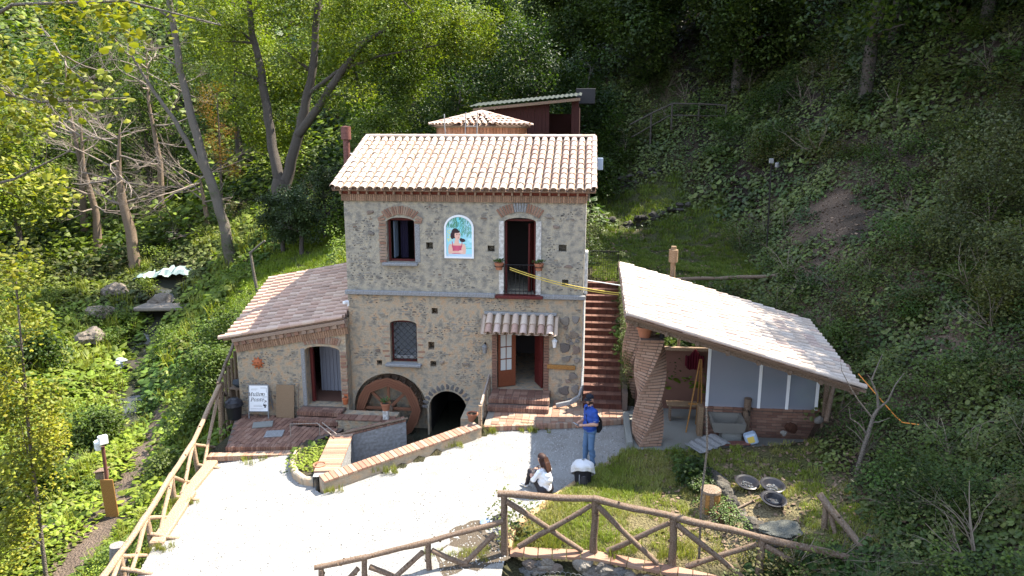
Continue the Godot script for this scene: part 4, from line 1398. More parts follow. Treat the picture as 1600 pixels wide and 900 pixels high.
func pavilion() -> void:
	var p := thing("pavilion", "open sided brick pavilion with sloping tiled roof right of the stairs", "pavilion")
	var fl := MB.new()
	fl.box(Vector3(7.05, -0.05, 1.55), Vector3(4.8, 0.3, 3.0), 0.01)
	put("floor", fl, M.slab, p)
	var kb := MB.new()
	kb.box(Vector3(4.70, 0.16, 2.0), Vector3(0.16, 0.22, 2.0), 0.02)
	kb.box(Vector3(5.7, -0.02, 3.12), Vector3(2.1, 0.28, 0.14), 0.02)
	put("kerb", kb, M.slab, p)
	# roof
	var s := Vector3(1, -0.2917, 0).normalized()
	var u := Vector3(0, 0.1237, -1).normalized()
	var n := s.cross(u).normalized()
	var front := 4.05
	var top := Vector3(4.42, pav_y(4.42, front) - 0.04, front)
	var dk := MB.new()
	var e := top - n * 0.02
	var tot := 5.35
	var wid := 4.15
	# the right edge runs back at a slant
	var c0 := e; var c1 := e + s * (tot + 0.25); var c2 := e + s * (tot - 0.45) + u * wid; var c3 := e + u * wid
	dk.quad(c0, c1, c2, c3)
	var t := n * 0.06
	dk.quad(c0 - t, c3 - t, c2 - t, c1 - t)
	dk.quad(c0 - t, c1 - t, c1, c0)
	dk.quad(c1 - t, c2 - t, c2, c1)
	dk.quad(c3 - t, c0 - t, c0, c3)
	var rp := put("roof", dk, M.deck, p)
	lay_tiles(rp, top - u * 0.04, u, s, 20, 16, 0.208, 0.337, "paletile", 4, 300, 0.09)
	for i in 14:
		put("verge_tile", tile_mesh(0.46, 0.085), M["paletile%d" % (i % 3)], rp, Transform3D(Basis(u, n, s).orthonormalized(), top + s * (0.02 + i * 0.39) + n * 0.05 + u * 0.0))
	# timbers
	var b := MB.new()
	var f0 := top - n * 0.13 - u * -0.08
	b.bar(f0 + s * 0.05, f0 + s * 5.5, 0.06, 0.12, 0.006)
	put("fascia_beam", b, M.darklog, p)
	for i in 8:
		b = MB.new()
		var q := top + s * (0.3 + i * 0.72) - n * 0.15
		b.bar(q, q + u * 4.1, 0.08, 0.12, 0.006)
		put("rafter", b, M.darklog, p)
	for q in [Vector3(5.22, 2.86, 2.45), Vector3(5.05, 3.2, -0.3), Vector3(9.5, 0.3, 0.5), Vector3(9.5, 0.3, 2.4)]:
		b = MB.new()
		b.bar(q, Vector3(q.x, pav_y(q.x, q.z) - 0.2, q.z), 0.1, 0.1, 0.01)
		put("post", b, M.darklog, p)
	# low brick wall with clear sheets above it
	var wl := MB.new()
	wl.box(Vector3(8.1, 0.4, 1.9), Vector3(3.0, 0.9, 0.16))
	put("low_wall", wl, M.darkmortar, p)
	for r in 11:
		for i in 12:
			var x := 6.62 + i * 0.25 + (0.125 if r % 2 else 0.0)
			if x > 9.5: continue
			brick(p, Vector3(x + 0.12, -0.0 + r * 0.077, 1.95), Vector3(0.238, 0.063, 0.1), Basis.IDENTITY, "paver", 4)
	for i in 12:
		brick(p, Vector3(6.74 + i * 0.25, 0.87, 1.9), Vector3(0.238, 0.06, 0.24), Basis.IDENTITY, "paver", 4)
	var xs := [6.70, 8.0, 8.70, 9.42]
	for x in xs:
		b = MB.new()
		b.box(Vector3(x, (0.9 + pav_y(x, 1.9) - 0.2) / 2, 2.0), Vector3(0.075, pav_y(x, 1.9) - 0.2 - 0.9, 0.03), 0.005)
		put("batten", b, M.white, p)
	var sheet := StandardMaterial3D.new()
	sheet.albedo_color = Color(0.60, 0.64, 0.70, 0.55)
	sheet.transparency = BaseMaterial3D.TRANSPARENCY_ALPHA
	sheet.roughness = 0.5
	sheet.metallic_specular = 0.8
	for i in 3:
		var g := MB.new()
		var x0: float = xs[i]; var x1: float = xs[i + 1]
		var seg := 1
		for k in seg:
			var xa := lerpf(x0, x1, float(k) / seg); var xb := lerpf(x0, x1, float(k + 1) / seg)
			var za := 1.975 + 0.02 * sin(k * 1.9 + i); var zb := 1.975 + 0.02 * sin((k + 1) * 1.9 + i)
			g.quad(Vector3(xa, 0.9, za), Vector3(xb, 0.9, zb), Vector3(xb, pav_y(xb, 1.97) - 0.2, zb), Vector3(xa, pav_y(xa, 1.97) - 0.2, za))
		put("clear_sheet", g, sheet, p)
	# low wall at the back
	wl = MB.new()
	wl.box(Vector3(7.1, 0.9, 0.12), Vector3(4.2, 1.9, 0.14))
	put("back_wall", wl, M.paver3, p)
	b = MB.new()
	b.bar(Vector3(5.1, 1.92, 0.28), Vector3(9.2, 1.92, 0.28), 0.12, 0.10, 0.01)
	put("back_rail", b, M.logwood, p)
	b = MB.new()
	b.box(Vector3(6.16, 2.6, 0.12), Vector3(0.08, 1.5, 0.08), 0.01)
	b.box(Vector3(7.7, 2.4, 0.12), Vector3(0.08, 1.1, 0.08), 0.01)
	put("post", b, M.logwood, p)
	var pr := MB.new()
	pr.box(Vector3(6.56, 0.42, 1.95), Vector3(0.14, 0.95, 0.30), 0.02)
	put("wall_end", pr, M.boardwood, p)
	twisted_column("twisted_column", "twisted brick column at the front, with a terracotta pot on top", Vector3(5.16, 0.1, 2.62), 0.58, 2.78, 36, 0.2)
	twisted_column("twisted_column", "twisted brick column farther back, next to the stairs", Vector3(4.98, 0.3, -0.25), 0.54, 2.92, 36, 0.9)
	# what stands inside
	var bench := thing("wooden_bench", "plain wooden bench inside the pavilion behind the front column", "bench", Vector3(6.35, 0.1, 1.0))
	b = MB.new(); b.box(Vector3(0, 0.46, 0), Vector3(1.1, 0.05, 0.34), 0.01); put("seat", b, M.boardwood, bench)
	for sx in [-1, 1]:
		b = MB.new(); b.box(Vector3(sx * 0.45, 0.22, 0), Vector3(0.05, 0.44, 0.30), 0.01); put("leg", b, M.darklog, bench)
	var tb := thing("picnic_table", "dark wooden table seen through the clear sheet of the pavilion", "table", Vector3(8.0, 0.1, 1.0))
	b = MB.new(); b.box(Vector3(0, 0.75, 0), Vector3(1.4, 0.05, 0.7), 0.01); put("tabletop", b, M.darklog, tb)
	for sx in [-1, 1]:
		for sz in [-1, 1]:
			b = MB.new(); b.bar(Vector3(sx * 0.6, 0.0, sz * 0.3), Vector3(sx * 0.6, 0.74, sz * 0.25), 0.06, 0.06, 0.006); put("leg", b, M.darklog, tb)
	var ez := thing("wooden_easel", "tall narrow wooden easel leaning by the pavilion opening", "easel", Vector3(6.45, 0.1, 1.6))
	for q in [[-0.22, 0.28], [0.18, 0.28], [0.12, -0.3]]:
		b = MB.new(); b.bar(Vector3(q[0], 0.0, q[1]), Vector3(0.12 + q[0] * 0.1, 1.9, -0.12 + q[1] * 0.05), 0.035, 0.025, 0.004); put("leg", b, M.signwood, ez)
	b = MB.new(); b.box(Vector3(0.02, 0.75, 0.14), Vector3(0.4, 0.04, 0.05), 0.004); put("ledge", b, M.signwood, ez)
	var rc := MB.new()
	for k in 14:
		var xx := -0.35 + k * 0.05
		rc.col = Color(0.10, 0.008, 0.018) * rf(0.7, 1.3)
		rc.box(Vector3(xx * 0.7, -0.05 * sin(k * 0.7), 0.03 * (k % 2)), Vector3(0.05, 0.6 - 0.04 * absf(k - 7), 0.05), 0.02)
	single("red_cloth", rc, M.cloth, "dark red cloth hanging over the back rail in the pavilion", "cloth", "", Transform3D(Basis.IDENTITY, Vector3(6.6, 1.6, 0.36)))
	var fp := MB.new()
	fp.rod(Vector3(0, 0, 0), Vector3(0, 1.0, 0), 0.075, 10)
	fp.off()
	var flue := thing("chimney_flue", "short beige chimney pipe with cap behind the pavilion roof", "chimney", Vector3(5.97, 3.7, -0.5))
	put("pipe", fp, M.boardwood, flue)
	fp = MB.new()
	fp.lathe(PackedVector2Array([Vector2(0, 0.55), Vector2(0.13, 0.55), Vector2(0.13, 0.9), Vector2(0, 0.92)]), 12)
	put("cap", fp, M.boardwood, flue)

# ---------------------------------------------------------------- logs and fences
func log_bar(a: Vector3, b: Vector3, r: float, sd := 0) -> MB:
	var m := MB.new()
	var n := 9
	var pts := PackedVector3Array()
	var rad := PackedFloat32Array()
	var d := (b - a)
	var sx := d.cross(Vector3.UP).normalized()
	if sx.length() < 0.1: sx = Vector3.RIGHT
	for i in n:
		var t := float(i) / (n - 1)
		pts.append(a + d * t + (sx * sin(t * 5.0 + sd) + Vector3.UP * cos(t * 4.0 + sd * 1.3)) * r * 0.22 * sin(t * PI))
		rad.append(r * (1.0 - 0.15 * t + rf(-0.05, 0.05)))
	m.tube(pts, rad, 11, true, 0.06, sd, 0.30)
	# knots where branches were cut off
	for k in 2 + R.randi() % 3:
		var t := rf(0.08, 0.92)
		var p := a + d * t
		var an := rf(0, TAU)
		var o := (sx * cos(an) + sx.cross(d.normalized()) * sin(an)).normalized()
		m.col = Color(0.55, 0.5, 0.45)
		m.tube(PackedVector3Array([p + o * r * 0.6, p + o * r * 1.12, p + o * r * 1.2]), PackedFloat32Array([r * 0.4, r * 0.34, r * 0.2]), 6)
	m.col = Color.WHITE
	return m

func fence(label: String, posts: Array, rails: Array, braces: Array, m: Material, pr := 0.065, rr := 0.06, br := 0.05) -> void:
	var f := thing("log_fence", label, "fence", posts[0][0], "rustic log fences")
	var o: Vector3 = posts[0][0]
	var k := 0
	for q in posts:
		put("post", log_bar(q[0] - o, q[1] - o, pr, k), m, f)
		k += 1
	for i in rails.size() - 1:
		var d: Vector3 = (rails[i + 1] - rails[i]).normalized() * 0.04
		put("rail", log_bar(rails[i] - d - o, rails[i + 1] + d - o, rr, k), m, f)
		k += 1
	for q in braces:
		put("brace", log_bar(q[0] - o, q[1] - o, br, k), m, f)
		k += 1

func fences() -> void:
	# right front, above the dry stone wall
	var b := [Vector3(2.12, -0.75, 7.85), Vector3(3.78, 0.0, 7.62), Vector3(5.22, -0.1, 7.78), Vector3(6.77, -0.25, 7.9), Vector3(8.55, -0.45, 7.85)]
	var t := [Vector3(2.1, 1.22, 7.85), Vector3(3.77, 1.17, 7.75), Vector3(5.19, 0.93, 7.8), Vector3(6.76, 0.62, 7.82), Vector3(8.8, 0.20, 7.8)]
	var ps := []
	for i in 5: ps.append([b[i], t[i] if i < 4 else Vector3(8.52, 0.24, 7.83)])
	var br := []
	for i in 4:
		var lo: float = 0.12 - i * 0.12
		br.append([Vector3(t[i].x + 0.06, t[i].y - 0.10, t[i].z + 0.05), Vector3(b[i + 1].x - 0.22, lo - 0.05, b[i + 1].z + 0.05)])
		br.append([Vector3(b[i].x + 0.25, lo + 0.05, b[i].z - 0.02), Vector3(t[i + 1].x - 0.06, t[i + 1].y - 0.13, t[i + 1].z - 0.03)])
	fence("brown log fence with crossed braces above the dry stone wall", ps, [t[0] + Vector3(-0.08, 0.02, 0), t[1] + Vector3(0, 0.02, 0), t[2] + Vector3(0, 0.02, 0), t[3] + Vector3(0, 0.02, 0), t[4] + Vector3(0.05, 0.02, 0)], br, M.darklog, 0.075, 0.068, 0.055)
	# left front, sinking away below the yard
	b = [Vector3(0.8, -0.5, 8.45), Vector3(-0.3, -0.6, 8.75), Vector3(-1.05, -0.7, 8.95)]
	t = [Vector3(0.78, 0.48, 8.4), Vector3(-0.32, 0.28, 8.7), Vector3(-1.05, 0.16, 8.9)]
	fence("log fence along the front edge of the white gravel yard", [[b[0], t[0]], [b[1], t[1]], [b[2], t[2]]], [Vector3(2.06, 0.76, 8.0), t[0] + Vector3(0, 0.03, 0), t[1] + Vector3(0, 0.03, 0), t[2] + Vector3(-0.08, 0.03, 0)],
		[[Vector3(1.95, 0.55, 8.05), Vector3(0.95, -0.4, 8.5)], [Vector3(0.85, 0.36, 8.42), Vector3(2.0, -0.3, 8.15)], [Vector3(0.7, 0.34, 8.45), Vector3(-0.2, -0.45, 8.8)], [Vector3(-0.22, 0.15, 8.72), Vector3(0.7, -0.4, 8.5)], [Vector3(-0.42, 0.12, 8.75), Vector3(-1.0, -0.5, 8.98)]], M.darklog, 0.06, 0.055, 0.05)
	# pale fence on the left edge of the yard
	b = [Vector3(-7.22, -1.3, 0.95), Vector3(-6.5, -1.3, 3.45), Vector3(-6.1, -1.3, 5.2), Vector3(-5.56, -1.3, 6.92), Vector3(-5.35, -1.3, 8.2), Vector3(-5.1, -1.3, 9.4)]
	t = [Vector3(-7.15, 0.53, 0.95), Vector3(-6.6, -0.13, 3.45), Vector3(-6.14, -0.16, 5.2), Vector3(-5.72, -0.26, 6.85), Vector3(-5.48, -0.36, 8.1), Vector3(-5.25, -0.4, 9.3)]
	ps = []; br = []
	for i in 6: ps.append([b[i], t[i]])
	for i in 5:
		var y := yard_y(b[i + 1].x)
		br.append([t[i] + Vector3(0.02, -0.06, 0.05), Vector3(b[i + 1].x + 0.06, y + 0.02, b[i + 1].z - 0.12)])
		if i < 4: br.append([t[i + 1] + Vector3(0, -0.06, -0.03), Vector3(lerpf(b[i].x, b[i + 1].x, 0.45) + 0.1, y, lerpf(b[i].z, b[i + 1].z, 0.45))])
		br.append([Vector3(b[i + 1].x - 0.05, y + 0.15, b[i + 1].z), Vector3(b[i + 1].x + 0.55, y + 0.05, b[i + 1].z - 0.05)])
	fence("pale peeled log fence on the left edge of the gravel yard", ps, t, br, M.logwood, 0.065, 0.07, 0.05)
	# squared timbers at its foot
	var i := 0
	for q in [[Vector3(-6.3, -0.83, 3.12), Vector3(-6.0, -0.80, 4.95), "upper pale timber lying at the foot of the left log fence"], [Vector3(-5.93, -0.78, 4.85), Vector3(-5.36, -0.74, 7.15), "lower pale timber lying at the foot of the left log fence"]]:
		var m := MB.new()
		m.bar(Vector3.ZERO, q[1] - q[0], 0.30, 0.17, 0.03)
		single("timber_kerb", m, M.logwood, q[2], "timber", "timbers edging the gravel yard", Transform3D(Basis.IDENTITY, q[0]))
		i += 1
	# dark railing beside the annex
	ps = []
	for k in 6:
		var z := 0.7 - k * 0.42
		ps.append([Vector3(-7.25 - k * 0.1, -1.2, z), Vector3(-7.22 - k * 0.1, 0.55 + k * 0.11, z)])
	fence("dark log railing in the shade left of the annex", ps, [Vector3(-7.18, 0.6, 0.95), Vector3(-7.5, 0.9, -0.2), Vector3(-7.85, 1.25, -1.6)], [[Vector3(-7.2, 0.3, 0.8), Vector3(-7.6, -0.6, -0.6)]], M.oldwood, 0.06, 0.055)
	# behind the pavilion
	fence("grey log fence at the edge of the grass terrace behind the pavilion", [[Vector3(7.6, 1.8, -4.0), Vector3(7.65, 3.0, -4.0)], [Vector3(9.4, 1.8, -4.0), Vector3(9.45, 3.1, -4.0)], [Vector3(10.55, 1.9, -3.95), Vector3(10.6, 3.15, -3.95)]], [Vector3(6.6, 3.08, -4.0), Vector3(8.0, 3.14, -4.0), Vector3(9.6, 3.26, -4.0), Vector3(11.35, 3.5, -3.9)],
		[[Vector3(8.2, 2.1, -4.0), Vector3(9.4, 2.95, -4.0)], [Vector3(9.9, 2.2, -3.98), Vector3(10.5, 3.05, -3.96)], [Vector3(7.0, 2.3, -4.0), Vector3(7.55, 2.85, -4.0)]], M.oldwood, 0.075, 0.07, 0.06)
	# handrail of the path far up the slope
	fence("distant pole handrail climbing the dark slope above the terraces", [[land_pt(6.8, -20.0, -0.2), Vector3(6.8, 9.05, -20)], [Vector3(7.9, 8.2, -20), Vector3(7.87, 9.52, -20)], [Vector3(9.3, 8.2, -20), Vector3(9.3, 9.5, -20)], [Vector3(10.7, 8.2, -20), Vector3(10.71, 9.45, -20)]], [Vector3(5.7, 8.46, -20), Vector3(6.8, 9.05, -20), Vector3(7.87, 9.56, -20), Vector3(9.3, 9.55, -20), Vector3(10.72, 9.45, -20)],
		[[Vector3(5.8, 7.8, -20), Vector3(7.8, 8.95, -20)], [Vector3(7.9, 8.95, -20), Vector3(10.7, 8.9, -20)]], M.bark, 0.055, 0.045, 0.035)
	# broken length at the lower right
	fence("broken end of a log fence slanting down at the lower right", [[Vector3(8.15, 0.0, 6.95), Vector3(8.12, 0.95, 6.95)], [Vector3(8.6, -0.6, 7.72), Vector3(8.66, 0.28, 7.75)]], [Vector3(8.05, 1.02, 6.85), Vector3(8.70, 0.30, 7.7)], [[Vector3(8.2, 0.75, 7.0), Vector3(8.35, 0.0, 7.3)]], M.oldwood, 0.06, 0.07, 0.045)
	# leaning forked pole behind the annex
	var s := thing("forked_pole", "crooked grey pole standing behind the annex roof", "pole", Vector3(-10.6, 1.0, -9.0))
	put("stem", log_bar(Vector3(0, -0.3, 0), Vector3(-0.25, 1.9, 0), 0.07, 2), M.palebark, s)
	put("fork", log_bar(Vector3(-0.25, 1.85, 0), Vector3(0.45, 2.4, 0), 0.05, 3), M.palebark, s)

func kerb_edge() -> void:
	var k := thing("brick_kerb", "low pale edging between the gravel yard and the grass bed", "edging", Vector3(2.16, 0, 7.0))
	var pts := [Vector3(4.97, 0.02, 2.95), Vector3(3.84, 0.02, 4.28), Vector3(2.9, 0.02, 5.75), Vector3(2.17, 0.02, 7.02), Vector3(2.15, 0.0, 7.7)]
	for i in 4:
		var m := MB.new()
		m.bar(pts[i] - k.position, pts[i + 1] - k.position + (pts[i + 1] - pts[i]).normalized() * 0.0, 0.15, 0.16, 0.015)
		put("edging_block", m, M.brick4 if i == 0 else M.signwood if i == 9 else M.kerbstone, k)

func dry_wall() -> void:
	var w := thing("dry_stone_wall", "rough dry stone retaining wall with brick coping below the log fence", "wall", Vector3(2.2, 0, 7.8))
	var pts := [Vector3(2.2, 0, 7.72), Vector3(3.8, -0.02, 7.66), Vector3(5.3, -0.08, 7.92), Vector3(6.6, -0.2, 8.1)]
	var core := MB.new()
	for i in 3:
		var a: Vector3 = pts[i] - w.position; var b: Vector3 = pts[i + 1] - w.position
		core.bar(a + Vector3(0, -0.7, 0.0), b + Vector3(0, -0.7, 0.0), 0.28, 1.3)
		var d := (b - a)
		var n := int(d.length() / 0.26)
		for k in n:
			brick(w, a.lerp(b, (k + 0.5) / n) + Vector3(0, 0.02, 0.04), Vector3(snappedf(d.length() / n - 0.012, 0.01), 0.065, 0.26), Basis(Vector3.UP, atan2(-d.z, d.x)) * Basis(Vector3.BACK, d.y / d.length()), "brick", 2)
		for k in 78:
			var q := a.lerp(b, R.randf())
			var s := MB.new()
			s.col = [Color(0.21, 0.19, 0.17), Color(0.28, 0.25, 0.21), Color(0.16, 0.155, 0.15), Color(0.25, 0.20, 0.17), Color(0.33, 0.30, 0.26)][R.randi() % 5]
			rock(s, Vector3(rf(0.10, 0.19), rf(0.06, 0.12), rf(0.08, 0.14)), R.randi(), true)
			put("stone", s, M.rock, w, Transform3D(Basis(Vector3.UP, rf(-0.4, 0.4)) * Basis(Vector3.BACK, rf(-0.3, 0.3)), q + Vector3(0, -0.10 - k / 78.0 * 1.1, 0.15)))
	var wm := MB.new()
	var r := 0.055
	for i in 30:
		for j in 9:
			var c := Vector3(0.35 + i * r * 1.73 + (r * 0.87 if j % 2 else 0.0), -0.2 - j * r * 1.5, 0.27 + 0.03 * sin(i * 0.7 + j))
			for k in 3:
				var a0 := PI / 6 + k * PI / 3
				wm.rod(c + Vector3(cos(a0), sin(a0), 0) * r, c + Vector3(cos(a0 + PI / 3), sin(a0 + PI / 3), 0) * r, 0.003, 3)
	stuff_part("wire_mesh", wm, M.grey, w)
	var pq := MB.new()
	pq.box(Vector3(0, 0, 0), Vector3(0.26, 0.16, 0.02), 0.004)
	single("plaque", pq, M.slab, "small blank pale plaque fixed low on the dry stone wall", "plaque", "", Transform3D(Basis(Vector3.RIGHT, -0.1), Vector3(2.62, -0.52, 8.08)))

func rock(m: MB, s: Vector3, sd: int, fine := false) -> void:
	# an uneven boulder from a subdivided octahedron
	var rr := RandomNumberGenerator.new()
	rr.seed = sd
	var k := [rr.randf_range(0, 6), rr.randf_range(0, 6), rr.randf_range(0, 6)]
	var f := func(p: Vector3) -> Vector3:
		p = p.normalized()
		var q := 1.0 + 0.16 * sin(p.x * 3.1 + k[0]) * cos(p.y * 2.7 + k[1]) + 0.12 * sin(p.z * 4.3 + k[2] + p.x * 2.0)
		if fine: q += 0.07 * sin(p.x * 9.0 + k[1]) * sin(p.y * 8.0 + k[2]) + 0.05 * sin(p.z * 13.0 + k[0] + p.y * 6.0) + 0.03 * sin(p.x * 21.0 + p.z * 17.0)
		q -= 0.12 * maxf(0.0, p.dot(Vector3(sin(k[0]), cos(k[1]), sin(k[2])).normalized()))
		return p * q * s
	var oct := [[Vector3.UP, Vector3.BACK, Vector3.RIGHT], [Vector3.UP, Vector3.RIGHT, Vector3.FORWARD], [Vector3.UP, Vector3.FORWARD, Vector3.LEFT], [Vector3.UP, Vector3.LEFT, Vector3.BACK]]
	for q in oct:
		for low in 2:
			var a: Vector3 = q[0] if low == 0 else Vector3.DOWN
			var b: Vector3 = q[1] if low == 0 else q[2]
			var c: Vector3 = q[2] if low == 0 else q[1]
			var ab := a + b; var bc := b + c; var ca := c + a
			for t in [[a, ab, ca], [ab, b, bc], [ca, bc, c], [ab, bc, ca]]:
				if not fine:
					m.tri(f.call(t[0]), f.call(t[1]), f.call(t[2]))
					continue
				var n := 4
				var g := func(i: int, j: int) -> Vector3: return f.call(t[0].normalized() * (n - i - j) + t[1].normalized() * i + t[2].normalized() * j)
				for i in n:
					for j in n - i:
						m.tri(g.call(i, j), g.call(i + 1, j), g.call(i, j + 1))
						if i + j < n - 1: m.tri(g.call(i + 1, j), g.call(i + 1, j + 1), g.call(i, j + 1))

# ---------------------------------------------------------------- smaller things
func pot(called: String, label: String, o: Vector3, r: float, h: float, plant := 0, group := "terracotta pots", m0: Material = null) -> void:
	var p := thing(called, label, "flower pot", o, group)
	var m := MB.new()
	m.lathe(PackedVector2Array([Vector2(0, 0), Vector2(r * 0.68, 0), Vector2(r * 0.94, h * 0.8), Vector2(r * 1.04, h * 0.8), Vector2(r * 1.06, h), Vector2(r * 0.9, h), Vector2(r * 0.86, h * 0.86), Vector2(0, h * 0.86)]), 18)
	put("pot", m, m0 if m0 else M.terracotta, p)
	m = MB.new()
	m.lathe(PackedVector2Array([Vector2(r * 0.86, h * 0.87), Vector2(0, h * 0.9)]), 12)
	put("soil", m, M.soil, p)
	if plant:
		var lf := MB.new()
		for i in plant:
			var a := rf(0, TAU)
			var d := Vector3(cos(a), rf(0.4, 1.6), sin(a)).normalized()
			var b := Vector3(rf(-0.5, 0.5) * r, h * 0.88, rf(-0.5, 0.5) * r)
			lf.col = Color(0.05, 0.10, 0.03).lerp(Color(0.10, 0.16, 0.04), R.randf())
			leaf(lf, b + d * rf(0.05, r * 1.1), d, rf(0.05, 0.10), rf(0.02, 0.035))
		put("plant", lf, M.leaf, p)

func leaf(m: MB, o: Vector3, d: Vector3, ln: float, w: float) -> void:
	var up := Vector3(rf(-0.5, 0.5), 1.0, rf(-0.5, 0.5))
	var x := d.cross(up).normalized()
	if x.length() < 0.1: x = Vector3.RIGHT
	var n := x.cross(d)
	var tip := o + d * ln
	var mid := o + d * ln * 0.45
	var drop := n * w * 0.35
	if ln < 0.055:
		m.tri(o, mid + x * w - drop, tip)
		m.tri(o, tip, mid - x * w - drop)
		return
	var a := o + d * ln * 0.22
	var b := o + d * ln * 0.66 - n * w * 0.15
	tip -= n * ln * 0.14
	for s in [1.0, -1.0]:
		var p: Vector3 = a + x * s * w * 0.85 - drop * 0.7
		var q: Vector3 = b + x * s * w * 0.9 - drop
		if s > 0.0:
			m.tri(o, p, b); m.tri(p, q, b); m.tri(b, q, tip)
		else:
			m.tri(o, b, p); m.tri(p, b, q); m.tri(b, tip, q)

func lantern(label: String, o: Vector3, m: Material) -> void:
	var t := thing("wall_lantern", label, "lantern", o, "wall lanterns by the door")
	var b := MB.new()
	b.box(Vector3(0, 0.12, -0.09), Vector3(0.05, 0.2, 0.04), 0.006)
	b.bar(Vector3(0, 0.2, -0.08), Vector3(0, 0.24, 0.05), 0.02, 0.02)
	put("bracket", b, M.iron, t)
	b = MB.new()
	b.lathe(PackedVector2Array([Vector2(0, -0.10), Vector2(0.05, -0.09), Vector2(0.075, 0.1), Vector2(0.09, 0.1), Vector2(0.02, 0.18), Vector2(0, 0.19)]), 8, Vector3(0, 0.03, 0.05))
	put("lamp_body", b, m, t)

func text_mesh(s: String, size: float, serif := true) -> TextMesh:
	var t := TextMesh.new()
	var f := SystemFont.new()
	f.font_names = PackedStringArray(["Droid Serif" if serif else "Droid Sans"])
	t.font = f
	t.text = s
	t.font_size = 64
	t.pixel_size = size / 64.0
	t.depth = 0.003
	return t

func props() -> void:
	# A-board sign
	var s := thing("sign_board", "white A-frame sign board with dark lettering standing on the brick patio", "sign", Vector3(-6.12, -0.55, 0.72))
	var tilt := Transform3D(Basis(Vector3.UP, 0.1) * Basis(Vector3.RIGHT, -0.16), Vector3(0, 0, 0))
	var m := MB.new()
	m.box(Vector3(0, 0.62, 0), Vector3(0.56, 0.78, 0.012), 0.003)
	var pn := put("panel", m, M.white, s, tilt)
	m = MB.new()
	for x in [-0.29, 0.29]: m.box(Vector3(x, 0.52, 0), Vector3(0.03, 1.02, 0.03), 0.004)
	m.box(Vector3(0, 1.02, 0), Vector3(0.55, 0.03, 0.03), 0.004)
	m.box(Vector3(0, 0.22, 0), Vector3(0.55, 0.03, 0.03), 0.004)
	put("frame", m, M.grey, s, tilt)
	m = MB.new()
	for x in [-0.29, 0.29]: m.bar(Vector3(x, 1.0, -0.17), Vector3(x, 0.0, -0.42), 0.025, 0.025)
	put("rear_leg", m, M.grey, s)
	var sl := Basis(Vector3(1, 0, 0), Vector3(0.3, 1, 0), Vector3.BACK)
	put("lettering", text_mesh("Mulino", 0.15), M.black, pn, Transform3D(sl, Vector3(-0.06, 0.74, 0.008)))
	put("lettering", text_mesh("Ponte", 0.15), M.black, pn, Transform3D(sl, Vector3(-0.03, 0.58, 0.008)))
	m = MB.new()
	for q in [[0.15, 0.93, 0.18, 0.008], [0.235, 0.86, 0.008, 0.14], [0.19, 0.66, 0.14, 0.008], [-0.05, 0.30, 0.40, 0.006], [-0.02, 0.37, 0.26, 0.005], [-0.03, 0.41, 0.24, 0.005], [-0.12, 0.9, 0.2, 0.005], [-0.14, 0.87, 0.16, 0.005]]:
		m.box(Vector3(q[0], q[1], 0.007), Vector3(q[2], q[3], 0.003))
	for q in [[0.12, 0.76, 0.022], [0.2, 0.52, 0.028], [0.17, 0.43, 0.035], [0.22, 0.40, 0.02], [0.2, 0.35, 0.028]]:
		for k in 6:
			m.box(Vector3(q[0] + rf(-1, 1) * q[2], q[1] + rf(-1, 1) * q[2], 0.008), Vector3(q[2], q[2] * 0.6, 0.003), 0.0, Basis(Vector3.BACK, rf(0, 3)))
	put("drawing", m, M.black, pn)
	# board leaning on the wall
	m = MB.new()
	m.box(Vector3(0, 0.50, 0), Vector3(0.56, 1.0, 0.02), 0.004)
	single("plywood_board", m, M.boardwood, "bare brown board leaning against the annex wall beside the sign", "board", "", Transform3D(Basis(Vector3.RIGHT, -0.15), Vector3(-5.36, -0.54, 0.58)))
	m = MB.new()
	m.rod(Vector3(0, 0, 0), Vector3(0.02, 1.05, -0.18), 0.013)
	single("thin_stick", m, M.oldwood, "thin stick leaning on the annex wall left of its steps", "stick", "", Transform3D(Basis.IDENTITY, Vector3(-4.95, -0.55, 0.62)))
	# black tub with a lid, and the stuff on the shelf behind it
	var tub := thing("black_tub", "round black tub with domed lid beside the sign board", "tub", Vector3(-6.86, -0.55, 0.75))
	m = MB.new()
	m.lathe(PackedVector2Array([Vector2(0, 0), Vector2(0.19, 0), Vector2(0.23, 0.38), Vector2(0.27, 0.40), Vector2(0, 0.42)]), 20)
	put("tub", m, M.black, tub)
	m = MB.new()
	m.lathe(PackedVector2Array([Vector2(0.28, 0.41), Vector2(0.25, 0.53), Vector2(0.14, 0.62), Vector2(0, 0.65)]), 20)
	put("lid", m, M.tyre, tub)
	var sh := thing("plank_shelf", "low plank shelf with a dark bag behind the black tub", "shelf", Vector3(-6.95, -0.55, 0.1))
	m = MB.new()
	m.box(Vector3(0, 0.72, 0), Vector3(0.6, 0.04, 0.3), 0.006)
	for x in [-0.26, 0.26]: m.box(Vector3(x, 0.35, 0), Vector3(0.04, 0.7, 0.26), 0.006)
	put("shelf", m, M.oldwood, sh)
	m = MB.new(); m.col = Color(0.05, 0.055, 0.065)
	rock(m, Vector3(0.22, 0.14, 0.14), 5)
	put("bag", m, M.vc, sh, Transform3D(Basis.IDENTITY, Vector3(-0.05, 0.86, 0)))
	# terracotta sun face and hanging holder
	var f := thing("terracotta_face", "orange terracotta mask hung on the annex wall", "wall ornament", Vector3(-6.2, 1.08, 0.37))
	m = MB.new()
	m.at(Transform3D(Basis(Vector3.RIGHT, PI / 2), Vector3.ZERO))
	m.lathe(PackedVector2Array([Vector2(0.14, 0), Vector2(0.12, 0.05), Vector2(0.06, 0.085), Vector2(0, 0.095)]), 14)
	m.off()
	for k in 9:
		var a := TAU * k / 9
		m.box(Vector3(cos(a) * 0.15, sin(a) * 0.15, 0.012), Vector3(0.07, 0.045, 0.024), 0.006, Basis(Vector3.BACK, a))
